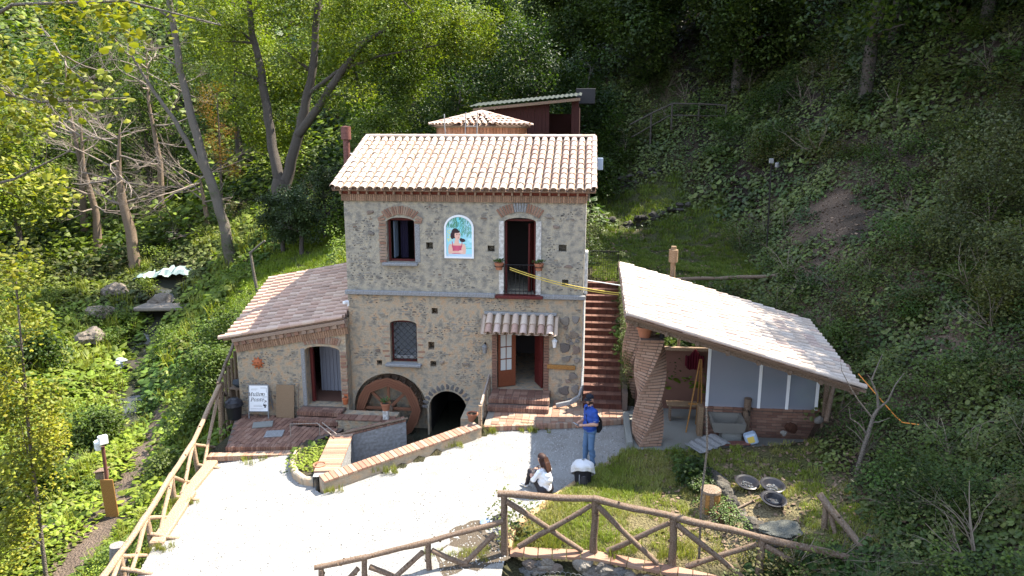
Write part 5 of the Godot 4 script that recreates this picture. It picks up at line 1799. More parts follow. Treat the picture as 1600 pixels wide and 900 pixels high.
	put("face", m, M.orangepot, f)
	m = MB.new()
	m.box(Vector3(-0.045, 0.03, 0.085), Vector3(0.03, 0.02, 0.02)); m.box(Vector3(0.045, 0.03, 0.085), Vector3(0.03, 0.02, 0.02)); m.box(Vector3(0, -0.05, 0.085), Vector3(0.06, 0.016, 0.02))
	put("features", m, M.soil, f)
	var hp := thing("hanging_planter", "small orange wall planter on the brick edge of the annex door", "planter", Vector3(-3.52, 0.02, 0.44))
	m = MB.new()
	m.lathe(PackedVector2Array([Vector2(0, -0.12), Vector2(0.06, -0.10), Vector2(0.10, 0.08), Vector2(0.085, 0.09), Vector2(0.08, 0.06), Vector2(0, 0.05)]), 12)
	put("bowl", m, M.orangepot, hp)
	m = MB.new(); m.box(Vector3(0, 0.06, -0.08), Vector3(0.12, 0.26, 0.02), 0.006); put("back_plate", m, M.orangepot, hp)
	# pots
	pot("flower_pot", "terracotta pot with green plant on the balcony's left jamb", Vector3(1.06, 4.04, 0.17), 0.13, 0.20, 40)
	pot("flower_pot", "terracotta pot with green plant on the balcony's right jamb", Vector3(2.19, 4.04, 0.17), 0.13, 0.20, 40)
	pot("flower_pot", "terracotta pot with a small plant raised on a white pillar before the wheel", Vector3(-2.12, 0.02, 1.02), 0.14, 0.22, 30)
	pot("flower_pot", "terracotta pot at the sunny end of the mill race coping by the handrail", Vector3(0.55, 0.20, 1.95), 0.15, 0.22, 0)
	pot("flower_pot", "terracotta pot on the rounded flower bed at the channel's tip", Vector3(-2.83, -0.32, 4.35), 0.15, 0.22, 0)
	pot("flower_pot", "large empty terracotta pot on top of the front twisted column", Vector3(4.99, 2.88, 2.62), 0.20, 0.26, 0)
	pot("flower_pot", "brown pot on the grass below the stone edging, beside the barrel", Vector3(6.42, -0.02, 6.25), 0.19, 0.30, 0, "terracotta pots", M.oldpot)
	m = MB.new()
	m.box(Vector3(0, 0.14, 0), Vector3(0.16, 0.28, 0.16), 0.015)
	single("white_pillar", m, M.white_plaster, "short white block carrying a flower pot before the wheel", "block", "", Transform3D(Basis.IDENTITY, Vector3(-2.12, -0.26, 1.02)))
	for q in [[1.06, "left"], [2.19, "right"]]:
		m = MB.new()
		m.lathe(PackedVector2Array([Vector2(0.12, 0.0), Vector2(0.135, 0.0), Vector2(0.135, 0.02), Vector2(0.12, 0.02)]), 14)
		m.bar(Vector3(0, 0.01, -0.16), Vector3(0, 0.01, -0.1), 0.02, 0.02)
		single("pot_ring", m, M.iron, "iron ring bracket holding the %s balcony pot" % q[1], "bracket", "pot brackets", Transform3D(Basis.IDENTITY, Vector3(q[0], 4.13, 0.17)))
	m = MB.new()
	m.box(Vector3(0, 0, 0), Vector3(0.12, 0.06, 0.10), 0.006)
	m.lathe(PackedVector2Array([Vector2(0, 0.03), Vector2(0.05, 0.03), Vector2(0.05, 0.14), Vector2(0, 0.14)]), 10)
	m.box(Vector3(0, 0.19, 0), Vector3(0.15, 0.03, 0.12), 0.006)
	single("black_lamp", m, M.black, "small black lamp on top of the front twisted column", "lamp", "", Transform3D(Basis.IDENTITY, Vector3(5.40, 2.92, 2.72)))
	lantern("grey lantern on the wall left of the entrance", Vector3(0.63, 1.62, 0.1), M.grey)
	lantern("white square lantern on the wall right of the entrance", Vector3(2.66, 1.86, 0.1), M.white)
	m = MB.new()
	m.box(Vector3.ZERO, Vector3(0.82, 0.13, 0.05), 0.012)
	single("wooden_plaque", m, M.signwood, "narrow yellowish wooden plaque on the stones right of the entrance", "plaque", "", Transform3D(Basis(Vector3.BACK, -0.02), Vector3(2.86, 1.18, 0.05)))
	m = MB.new()
	m.box(Vector3(0, 0, 0.02), Vector3(0.09, 0.09, 0.2), 0.02)
	m.box(Vector3(0.02, -0.08, -0.05), Vector3(0.05, 0.1, 0.05), 0.01)
	single("security_camera", m, M.white, "small white camera on the house corner above the annex roof", "camera", "", Transform3D(Basis(Vector3.UP, -0.5), Vector3(-3.45, 2.97, 0.16)))
	var ft := MB.new()
	ft.lathe(PackedVector2Array([Vector2(0, 0), Vector2(0.105, 0), Vector2(0.105, 4.75), Vector2(0, 4.75)]), 16)
	var ch := thing("flue_pipe", "reddish brown metal chimney pipe left of the main roof", "chimney", Vector3(-4.15, 3.2, -2.5))
	put("pipe", ft, M.rustpipe, ch)
	ft = MB.new()
	ft.lathe(PackedVector2Array([Vector2(0.105, 4.42), Vector2(0.155, 4.44), Vector2(0.155, 4.84), Vector2(0, 4.86)]), 16)
	put("cap", ft, M.rustpipe, ch)
	ft = MB.new()
	ft.rod(Vector3(0.1, 4.0, 0), Vector3(0.85, 4.0, 0), 0.015)
	put("stay", ft, M.white, ch)
	m = MB.new()
	m.box(Vector3(0.12, 0, 0), Vector3(0.20, 0.36, 0.08), 0.012)
	m.rod(Vector3(-0.1, -0.05, 0), Vector3(0.1, -0.02, 0), 0.015)
	m.rod(Vector3(-0.1, -0.05, 0), Vector3(-0.28, -0.3, 0), 0.015)
	single("antenna_panel", m, M.palebox, "pale blue antenna box off the right end of the main roof", "antenna", "", Transform3D(Basis.IDENTITY, Vector3(3.72, 6.94, -2.0)))
	# washing lines
	for q in [[Vector3(1.36, 4.10, 0.12), Vector3(4.42, 3.52, 0.5), "upper yellow rope from the balcony to the pavilion roof", 0.0], [Vector3(1.36, 4.05, 0.14), Vector3(4.42, 3.47, 0.5), "lower yellow rope from the balcony to the pavilion roof", 0.03]]:
		var pts := PackedVector3Array()
		var rad := PackedFloat32Array()
		for i in 13:
			var t := i / 12.0
			pts.append(q[0].lerp(q[1], t) + Vector3(0, -0.10 * 4 * t * (1 - t) - q[3] * t * (1 - t), 0))
			rad.append(0.013)
		m = MB.new()
		m.tube(pts, rad, 5)
		single("yellow_rope", m, M.yellow, q[2], "rope", "yellow ropes")
	m = MB.new()
	m.rod(Vector3(3.56, 3.56, -1.0), Vector3(4.55, 3.43, -1.0), 0.016, 5)
	single("white_pipe", m, M.white, "thin white pipe across the stairs above the yellow ropes", "pipe")
	# handrail down to the yard
	var hr := thing("handrail", "weathered plank handrail between the wheel tunnel and the porch", "handrail", Vector3(0.80, 0, 2.35))
	m = MB.new(); m.bar(Vector3(-0.03, 0.86, -2.2), Vector3(0.04, 0.78, -0.02), 0.05, 0.14, 0.01); put("rail", m, M.greywood, hr)
	put("post", log_bar(Vector3(0.03, -0.3, 0), Vector3(0.03, 0.8, 0), 0.055, 1), M.logwood, hr)
	put("post", log_bar(Vector3(-0.03, 0.0, -2.15), Vector3(-0.03, 0.84, -2.15), 0.05, 4), M.oldwood, hr)
	put("post", log_bar(Vector3(0.0, 0.0, -1.1), Vector3(0.0, 0.8, -1.1), 0.045, 3), M.oldwood, hr)
	# rounded flower bed
	var bed := thing("flower_bed", "small rounded stone flower bed at the left of the channel tip", "flower bed", Vector3(-3.3, -0.5, 3.7))
	m = MB.new()
	var rim := [Vector2(-3.98, 2.95), Vector2(-3.85, 3.6), Vector2(-3.5, 4.25), Vector2(-3.1, 4.65), Vector2(-2.75, 4.75)]
	for i in rim.size() - 1:
		m.bar(Vector3(rim[i].x, yard_y(rim[i].x) + 0.02, rim[i].y) - bed.position, Vector3(rim[i + 1].x, yard_y(rim[i + 1].x) + 0.02, rim[i + 1].y) - bed.position, 0.16, 0.34, 0.03)
	put("rim", m, M.wall_low, bed)
	m = MB.new()
	var core := [Vector2(-4.0, 2.3)] + rim + [Vector2(-2.7, 4.6), Vector2(-3.05, 2.4)]
	for i in range(1, core.size() - 1):
		m.tri(Vector3(core[0].x, -0.42, core[0].y) - bed.position, Vector3(core[i + 1].x, -0.38, core[i + 1].y) - bed.position, Vector3(core[i].x, -0.40, core[i].y) - bed.position)
	put("soil", m, M.bedsoil, bed)
	var fr := MB.new()
	fr.rod(Vector3(0, 0, 0), Vector3(0.75, 0.1, 0.95), 0.015); fr.rod(Vector3(0.12, 0, -0.06), Vector3(0.87, 0.1, 0.88), 0.015); fr.rod(Vector3(0, 0, 0), Vector3(-0.75, -0.02, 0.1), 0.012)
	fr.rod(Vector3(-0.75, -0.02, 0.1), Vector3(-0.75, -0.4, 0.1), 0.012); fr.rod(Vector3(0.06, 0, 0), Vector3(0.06, -0.35, 0), 0.012)
	single("thin_rail", fr, M.greywood, "low thin pole frame over the flower bed plants", "rail", "", Transform3D(Basis.IDENTITY, Vector3(-3.85, -0.12, 1.85)))
	# lamp pole with a board by the path
	var lp := thing("path_lamp", "rusty pole with two floodlights standing beside the dirt path", "lamp", Vector3(-8.72, -2.1, 4.0))
	m = MB.new(); m.rod(Vector3(0, -0.3, 0), Vector3(0, 2.0, 0), 0.045, 9); put("pole", m, M.rustpipe, lp)
	for k in 2:
		var fl := MB.new()
		fl.box(Vector3(0, 0, 0), Vector3(0.22, 0.24, 0.12), 0.02)
		fl.box(Vector3(0, 0, 0.065), Vector3(0.18, 0.2, 0.012), 0.004)
		put("floodlight", fl, M.white, lp, Transform3D(Basis(Vector3.UP, -0.8 + k * 1.7), Vector3(-0.1 + k * 0.16, 2.05 + k * 0.16, 0.05)))
	m = MB.new(); m.box(Vector3.ZERO, Vector3(0.36, 1.05, 0.03), 0.006)
	for k in 6: m.box(Vector3(0, -0.42 + k * 0.17, 0.016), Vector3(0.30, 0.012, 0.004))
	single("wooden_board", m, M.signwood, "long ochre wooden board fixed on the rusty lamp pole", "board", "", Transform3D(Basis(Vector3.BACK, 0.05), Vector3(-8.66, -1.5, 4.07)))
	var bb := thing("birdhouse", "small brown wooden box behind the ochre board", "box", Vector3(-8.95, -0.95, 3.85))
	m = MB.new(); m.box(Vector3(0, 0, 0), Vector3(0.24, 0.2, 0.22), 0.008); put("box", m, M.oldwood, bb)
	m = MB.new(); m.box(Vector3(0, 0.12, 0), Vector3(0.30, 0.03, 0.28), 0.006, Basis(Vector3.BACK, 0.2)); put("lid", m, M.darklog, bb)
	m = MB.new(); m.col = Color(0.36, 0.34, 0.33)
	m.tube(PackedVector3Array([Vector3(0, -0.6, 0), Vector3(0.01, 0.3, 0), Vector3(0.02, 0.78, 0)]), PackedFloat32Array([0.19, 0.18, 0.15]), 9, true, 0.08, 3)
	single("stone_post", m, M.rock, "rough grey stone post in front of the left log fence", "post", "", Transform3D(Basis.IDENTITY, Vector3(-5.95, -1.3, 7.55)))
	# twin flood lights up the slope
	var y0 := land(9.9, -6.0)
	var sp := thing("slope_lamp", "thin pole with white floodlights on the slope right of the terrace", "lamp", Vector3(9.9, y0, -6.0))
	m = MB.new(); m.rod(Vector3(0, -0.2, 0), Vector3(-0.08, 6.85 - y0, 0), 0.03, 6); put("pole", m, M.iron, sp)
	for k in 2:
		m = MB.new(); m.box(Vector3.ZERO, Vector3(0.15, 0.17, 0.1), 0.02)
		put("floodlight", m, M.grey, sp, Transform3D(Basis(Vector3.UP, 0.9 * k), Vector3(-0.1 + 0.2 * k, 6.95 - y0 - 0.14 * k, 0.05)))
	# tarpaulin heap beyond the stream
	m = MB.new()
	var tn := FastNoiseLite.new(); tn.seed = 12; tn.frequency = 0.9; tn.fractal_octaves = 3
	var hh := func(i: int, k: int) -> Vector3:
		var x := i * 0.17 - 2.0
		var z := k * 0.17 - 0.8
		var e := clampf(1.0 - pow(absf(x) / 2.1, 3.0), 0, 1) * clampf(1.0 - pow(absf(z) / 0.95, 3.0), 0, 1)
		return Vector3(x + tn.get_noise_2d(x * 2, z * 2) * 0.15, e * (0.45 + 0.2 * sin(x * 1.1) + tn.get_noise_2d(x * 1.5, z * 1.5) * 0.55) - 0.25, z + x * 0.14)
	for i in 24:
		for k in 9:
			m.quad(hh.call(i, k + 1), hh.call(i + 1, k + 1), hh.call(i + 1, k), hh.call(i, k))
	single("tarpaulin", m, M.tarp, "crumpled pale green and white tarpaulin over a heap beyond the stream", "tarpaulin", "", Transform3D(Basis(Vector3.UP, 0.15), land_pt(-20.0, -17.6, 0.5)))
	# slab bridge and boulders at the stream
	m = MB.new(); m.col = Color(0.36, 0.31, 0.26)
	m.box(Vector3.ZERO, Vector3(2.7, 0.22, 1.1), 0.05)
	single("slab_bridge", m, M.rock, "flat stone slab bridging the stream", "footbridge", "", Transform3D(Basis(Vector3.BACK, 0.04), Vector3(-18.4, -0.95, -14.2)))
	for q in [[-18.9, -0.6, -15.0, 0.7, "brown boulder behind the slab bridge"], [-21.2, -0.75, -13.2, 0.6, "pale boulder left of the slab bridge on the bank"], [-20.0, -1.4, -10.8, 0.75, "big pale boulder on the bank left of the small waterfall"], [-16.7, -2.3, -9.2, 0.8, "dark wet boulder splitting the small waterfall"], [-22.3, -0.3, -16.0, 0.7, "flat grey boulder below the bare tree"], [-9.6, -2.1, 4.9, 0.45, "grey stone in the grass by the dirt path"]]:
		m = MB.new()
		m.col = Color(0.07, 0.06, 0.05) if q[3] == 0.8 else Color(0.24, 0.205, 0.17)
		rock(m, Vector3(q[3], q[3] * 0.6, q[3] * 0.8), int(q[0] * 100), true)
		single("boulder", m, M.rock, q[4], "boulder", "boulders along the stream", Transform3D(Basis(Vector3.UP, q[0]), Vector3(q[0], maxf(q[1] - 0.3, land(q[0], q[2]) - 0.12) , q[2])))
	var wf := MB.new()
	for k in 4:
		wf.col = Color(0.45, 0.48, 0.52)
		rock(wf.at(Transform3D(Basis.IDENTITY, Vector3(rf(-0.4, 0.4), k * 0.1 - 0.1, rf(-0.2, 0.2)))), Vector3(0.22, 0.09, 0.16), k, true)
	wf.off()
	single("white_water", wf, M.vc, "white foam of the small waterfall in the stream", "waterfall", "", Transform3D(Basis.IDENTITY, land_pt(-17.3, -8.6, 0.28)))
	lower_right()
	ropes()

func ropes() -> void:
	var pts := PackedVector3Array()
	var rad := PackedFloat32Array()
	for i in 9:
		var t := i / 8.0
		var p := Vector3(9.9, 2.3, 3.2).lerp(Vector3(10.75, 1.25, 4.6), t)
		p.y = maxf(p.y, land(p.x, p.z) + 0.25)
		pts.append(p); rad.append(0.014)
	var m := MB.new()
	m.tube(pts, rad, 5)
	single("orange_hose", m, M.orange, "straight orange hose running over the slope right of the bare sapling", "hose")

func lower_right() -> void:
	var m: MB
	# stone edging of the raised bed
	var line := [Vector3(6.12, 0.15, 3.35), Vector3(6.35, 0.15, 4.1), Vector3(6.52, 0.15, 4.75), Vector3(6.62, 0.15, 5.5), Vector3(6.78, 0.15, 6.3), Vector3(7.05, 0.15, 7.0), Vector3(7.5, 0.2, 7.25)]
	var e := thing("stone_edging", "row of rough stones holding up the raised grass bed", "wall", line[0])
	for i in line.size() - 1:
		for k in 5:
			m = MB.new()
			m.col = [Color(0.15, 0.14, 0.115), Color(0.11, 0.10, 0.085), Color(0.19, 0.175, 0.145)][R.randi() % 3]
			rock(m, Vector3(rf(0.11, 0.2), rf(0.1, 0.16), rf(0.11, 0.2)), R.randi(), true)
			var p: Vector3 = line[i].lerp(line[i + 1], (k + 0.5) / 5.0) - e.position
			put("stone", m, M.rock, e, Transform3D(Basis(Vector3.UP, rf(0, 6)), p + Vector3(rf(-0.06, 0.06), rf(-0.12, 0.14), 0)))
	m = MB.new(); m.col = Color(0.17, 0.175, 0.15)
	rock(m, Vector3(0.40, 0.10, 0.28), 91, true)
	single("flat_rock", m, M.rock, "large flat grey rock at the front end of the stone edging", "rock", "", Transform3D(Basis.IDENTITY, Vector3(7.35, 0.38, 7.0)))
	var bl := thing("slatted_barrel", "yellow slatted wooden barrel with pale lid on the grass", "barrel", Vector3(6.2, 0.02, 5.85))
	for k in 14:
		var a := TAU * k / 14
		m = MB.new()
		m.box(Vector3(0, 0.24, 0), Vector3(0.085, 0.48, 0.03), 0.006)
		put("slat", m, M.signwood if k % 3 else M.boardwood, bl, Transform3D(Basis(Vector3.UP, a), Vector3(sin(a) * 0.19, 0, cos(a) * 0.19)))
	m = MB.new()
	m.lathe(PackedVector2Array([Vector2(0, 0.47), Vector2(0.22, 0.47), Vector2(0.21, 0.52), Vector2(0, 0.58)]), 12)
	put("lid", m, M.oldwood, bl)
	var i := 0
	for q in [[7.05, 5.28, "dark round dish on the grass with gravel inside, left of the other two"], [7.52, 5.5, "dark round dish on the grass, upper of the two that touch"], [7.4, 6.08, "dark ribbed round dish on the grass, nearest the fence"]]:
		var d := thing("round_dish", q[2], "dish", Vector3(q[0], land(q[0], q[1]) + 0.04, q[1]), "dark round dishes on the raised grass bed")
		d.rotation = Vector3(0.18, 0, -0.06)
		d.scale = Vector3.ONE * 0.84
		m = MB.new()
		m.lathe(PackedVector2Array([Vector2(0, 0.0), Vector2(0.16, 0.0), Vector2(0.27, 0.12), Vector2(0.30, 0.13), Vector2(0.31, 0.15), Vector2(0.28, 0.16), Vector2(0.24, 0.14), Vector2(0.15, 0.05), Vector2(0, 0.05)]), 28)
		if i == 2: m.lathe(PackedVector2Array([Vector2(0.19, 0.09), Vector2(0.22, 0.15), Vector2(0.20, 0.17), Vector2(0.16, 0.09)]), 28)
		put("dish", m, M.tyre, d)
		m = MB.new()
		for k in 14:
			m.col = Color(0.12, 0.13, 0.14) * rf(0.6, 1.8)
			m.at(Transform3D(Basis.IDENTITY, Vector3(rf(-0.12, 0.12), 0.06, rf(-0.12, 0.12))))
			rock(m, Vector3(0.03, 0.02, 0.03), k)
		m.off()
		put("pebbles", m, M.rock, d)
		i += 1
	# concrete sink with its clutter
	var s := thing("utility_sink", "grey concrete wash sink on a block against the low pavilion wall", "sink", Vector3(7.15, 0.1, 2.35))
	m = MB.new()
	m.box(Vector3(0.12, 0.17, 0), Vector3(0.5, 0.34, 0.4), 0.02)
	put("pedestal", m, M.slab, s)
	m = MB.new()
	var o0 := [Vector3(-0.42, 0.62, 0.34), Vector3(0.42, 0.62, 0.34), Vector3(0.42, 0.66, -0.34), Vector3(-0.42, 0.66, -0.34)]
	var o1 := [Vector3(-0.34, 0.34, 0.27), Vector3(0.40, 0.34, 0.27), Vector3(0.40, 0.34, -0.3), Vector3(-0.34, 0.34, -0.3)]
	for k in 4:
		var a: Vector3 = o0[k]; var b: Vector3 = o0[(k + 1) % 4]
		var c: Vector3 = o1[k]; var d: Vector3 = o1[(k + 1) % 4]
		var ctr := Vector3(0, 0, 0)
		m.quad(c, d, b, a)
		var ia := Vector3(a.x * 0.86, a.y, a.z * 0.84); var ib := Vector3(b.x * 0.86, b.y, b.z * 0.84)
		m.quad(a, b, ib, ia)
		var ja := Vector3(a.x * 0.7, 0.42, a.z * 0.7); var jb := Vector3(b.x * 0.7, 0.42, b.z * 0.7)
		m.quad(ia, ib, jb, ja)
		m.tri(ja, jb, Vector3(0, 0.40, 0))
	put("basin", m, M.concrete, s)
	var tp := thing("tap_post", "short dark post with a tap behind the concrete sink", "post", Vector3(7.68, 0.1, 2.12))
	put("post", log_bar(Vector3(0, -0.1, 0), Vector3(0.02, 1.1, 0), 0.10, 1), M.darklog, tp)
	m = MB.new(); m.rod(Vector3(0.02, 0.8, 0.08), Vector3(0.02, 0.8, 0.22), 0.018); m.rod(Vector3(0.02, 0.8, 0.22), Vector3(0.02, 0.72, 0.23), 0.016)
	put("tap", m, M.iron, tp)
	m = MB.new()
	for k in 9:
		m.box(Vector3(-0.42 + k * 0.1, 0.012 * (k % 2), rf(-0.03, 0.03)), Vector3(0.105, 0.02, 0.62), 0.005, Basis(Vector3.BACK, 0.25 * (1 if k % 2 else -1)))
	single("roofing_sheet", m, M.grey, "bent grey roofing sheet lying in front of the sink", "sheet", "", Transform3D(Basis(Vector3.UP, 0.5) * Basis(Vector3.BACK, 0.14), Vector3(6.6, 0.34, 3.05)))
	var bk := thing("plastic_crate", "pale blue plastic container tipped beside the sink", "container", Vector3(7.66, 0.30, 2.85))
	m = MB.new(); m.box(Vector3(0, 0.13, 0), Vector3(0.3, 0.28, 0.26), 0.04, Basis(Vector3.BACK, 0.35)); put("tub", m, M.palebox, bk)
	m = MB.new(); m.box(Vector3(-0.02, 0.14, 0.135), Vector3(0.16, 0.16, 0.012), 0.003, Basis(Vector3.BACK, 0.35)); put("panel", m, M.yellow, bk)
	m = MB.new(); m.box(Vector3.ZERO, Vector3(0.75, 0.05, 0.22), 0.02)
	single("rusty_plank", m, M.rustpipe, "rusty plank lying under the sink", "plank", "", Transform3D(Basis(Vector3.UP, 0.15), Vector3(7.25, 0.33, 2.98)))
	m = MB.new(); m.box(Vector3.ZERO, Vector3(0.10, 0.95, 0.4), 0.02)
	# scraps by the wall
	for q in [[8.75, 0.55, 2.35, 0.14, Color(0.10, 0.045, 0.03), "rusty brown lump in the plants by the low wall"], [9.35, 0.8, 2.5, 0.10, Color(0.28, 0.27, 0.25), "pale stone in the plants at the wall's right end"], [8.5, 0.5, 2.6, 0.07, Color(0.35, 0.34, 0.31), "small whitish stone by the low wall"], [10.0, 1.9, 1.9, 0.22, Color(0.55, 0.40, 0.34), "light pinkish rock under the right eave of the pavilion"]]:
		m = MB.new(); m.col = q[4]
		rock(m, Vector3(q[3], q[3], q[3] * 0.8), int(q[0] * 77), true)
		single("loose_rock", m, M.rock, q[5], "rock", "", Transform3D(Basis.IDENTITY, Vector3(q[0], maxf(q[1], land(q[0], q[2]) + 0.05), q[2])))
	# tall thin sticks
	m = MB.new(); m.tube(PackedVector3Array([Vector3(0, -0.1, 0), Vector3(-0.03, 1.2, 0), Vector3(0.02, 2.2, 0), Vector3(-0.04, 2.98, 0)]), PackedFloat32Array([0.024, 0.022, 0.02, 0.015]), 6, true, 0.1)
	single("upright_stick", m, M.palebark, "tall thin stick standing upright behind the log fence", "stick", "", Transform3D(Basis.IDENTITY, Vector3(5.74, 0.0, 7.55)))
	m = MB.new(); m.rod(Vector3.ZERO, Vector3(1.45, 0.36, -0.8), 0.024)
	single("slanting_pole", m, M.oldwood, "thin pole slanting over the stone edging behind the fence", "pole", "", Transform3D(Basis.IDENTITY, Vector3(5.76, 0.02, 6.6)))
	m = MB.new(); m.tube(PackedVector3Array([Vector3(9.35, 1.0, 3.0), Vector3(9.75, 1.9, 2.2), Vector3(9.9, 2.3, 1.8)]), PackedFloat32Array([0.06, 0.055, 0.05]), 7)
	single("leaning_post", m, M.darklog, "dark post leaning up to the pavilion's right eave", "post")
	# dropped things near the big corner post
	m = MB.new(); m.col = Color(0.03, 0.03, 0.035)
	rock(m, Vector3(0.12, 0.09, 0.12), 7)
	single("black_pouch", m, M.vc, "small black pouch on the gravel left of the corner post", "pouch", "", Transform3D(Basis.IDENTITY, Vector3(1.85, 0.09, 6.75)))
	m = MB.new(); m.col = Color(0.28, 0.36, 0.48)
	m.lathe(PackedVector2Array([Vector2(0, 0), Vector2(0.10, 0), Vector2(0.13, 0.06), Vector2(0.05, 0.13), Vector2(0, 0.14)]), 14)
	single("blue_cap", m, M.vc, "blue grey cap on the gravel beside the black pouch", "cap", "", Transform3D(Basis.IDENTITY, Vector3(1.62, 0.01, 6.85)))
	var bp := thing("backpack", "black backpack with a white jacket over it on the kerb", "backpack", Vector3(3.55, 0.08, 5.0))
	m = MB.new(); m.col = Color(0.022, 0.021, 0.024)
	m.tube(PackedVector3Array([Vector3(0, 0, 0), Vector3(0, 0.08, 0), Vector3(0, 0.28, 0), Vector3(0, 0.42, -0.02), Vector3(0, 0.5, -0.04)]), PackedFloat32Array([0.15, 0.19, 0.19, 0.14, 0.06]), 14, true, 0.05)
	put("bag", m, M.cloth, bp)
	m = MB.new(); m.col = Color(0.05, 0.05, 0.055)
	m.tube(PackedVector3Array([Vector3(0.02, 0.06, 0.17), Vector3(0.02, 0.16, 0.21), Vector3(0.02, 0.27, 0.18)]), PackedFloat32Array([0.06, 0.10, 0.05]), 10)
	put("front_pocket", m, M.cloth, bp)
	m = MB.new(); m.col = Color(0.3, 0.32, 0.36)
	m.bar(Vector3(0.04, 0.05, 0.245), Vector3(0.02, 0.28, 0.21), 0.03, 0.012)
	m.bar(Vector3(-0.08, 0.05, 0.21), Vector3(-0.08, 0.3, 0.19), 0.02, 0.012)
	put("strap", m, M.cloth, bp)
	m = MB.new(); m.col = Color(0.74, 0.75, 0.78)
	var jp := func(i2: int, k: int) -> Vector3:
		var a := TAU * i2 / 22.0
		var t := k / 6.0
		var r := 0.03 + 0.20 * sin(minf(t * 2.2, 1.57)) + 0.015 * sin(a * 5 + k) + 0.01 * sin(a * 9)
		var back := 0.5 - 0.5 * sin(a)
		return Vector3(cos(a) * r * 1.15, 0.55 - 0.06 * t - t * t * (0.10 + 0.36 * back), -sin(a) * -r - 0.05)
	for i2 in 22:
		for k in 6:
			m.quad(jp.call(i2, k), jp.call(i2, k + 1), jp.call(i2 + 1, k + 1), jp.call(i2 + 1, k))
	put("jacket", m, M.cloth, bp)

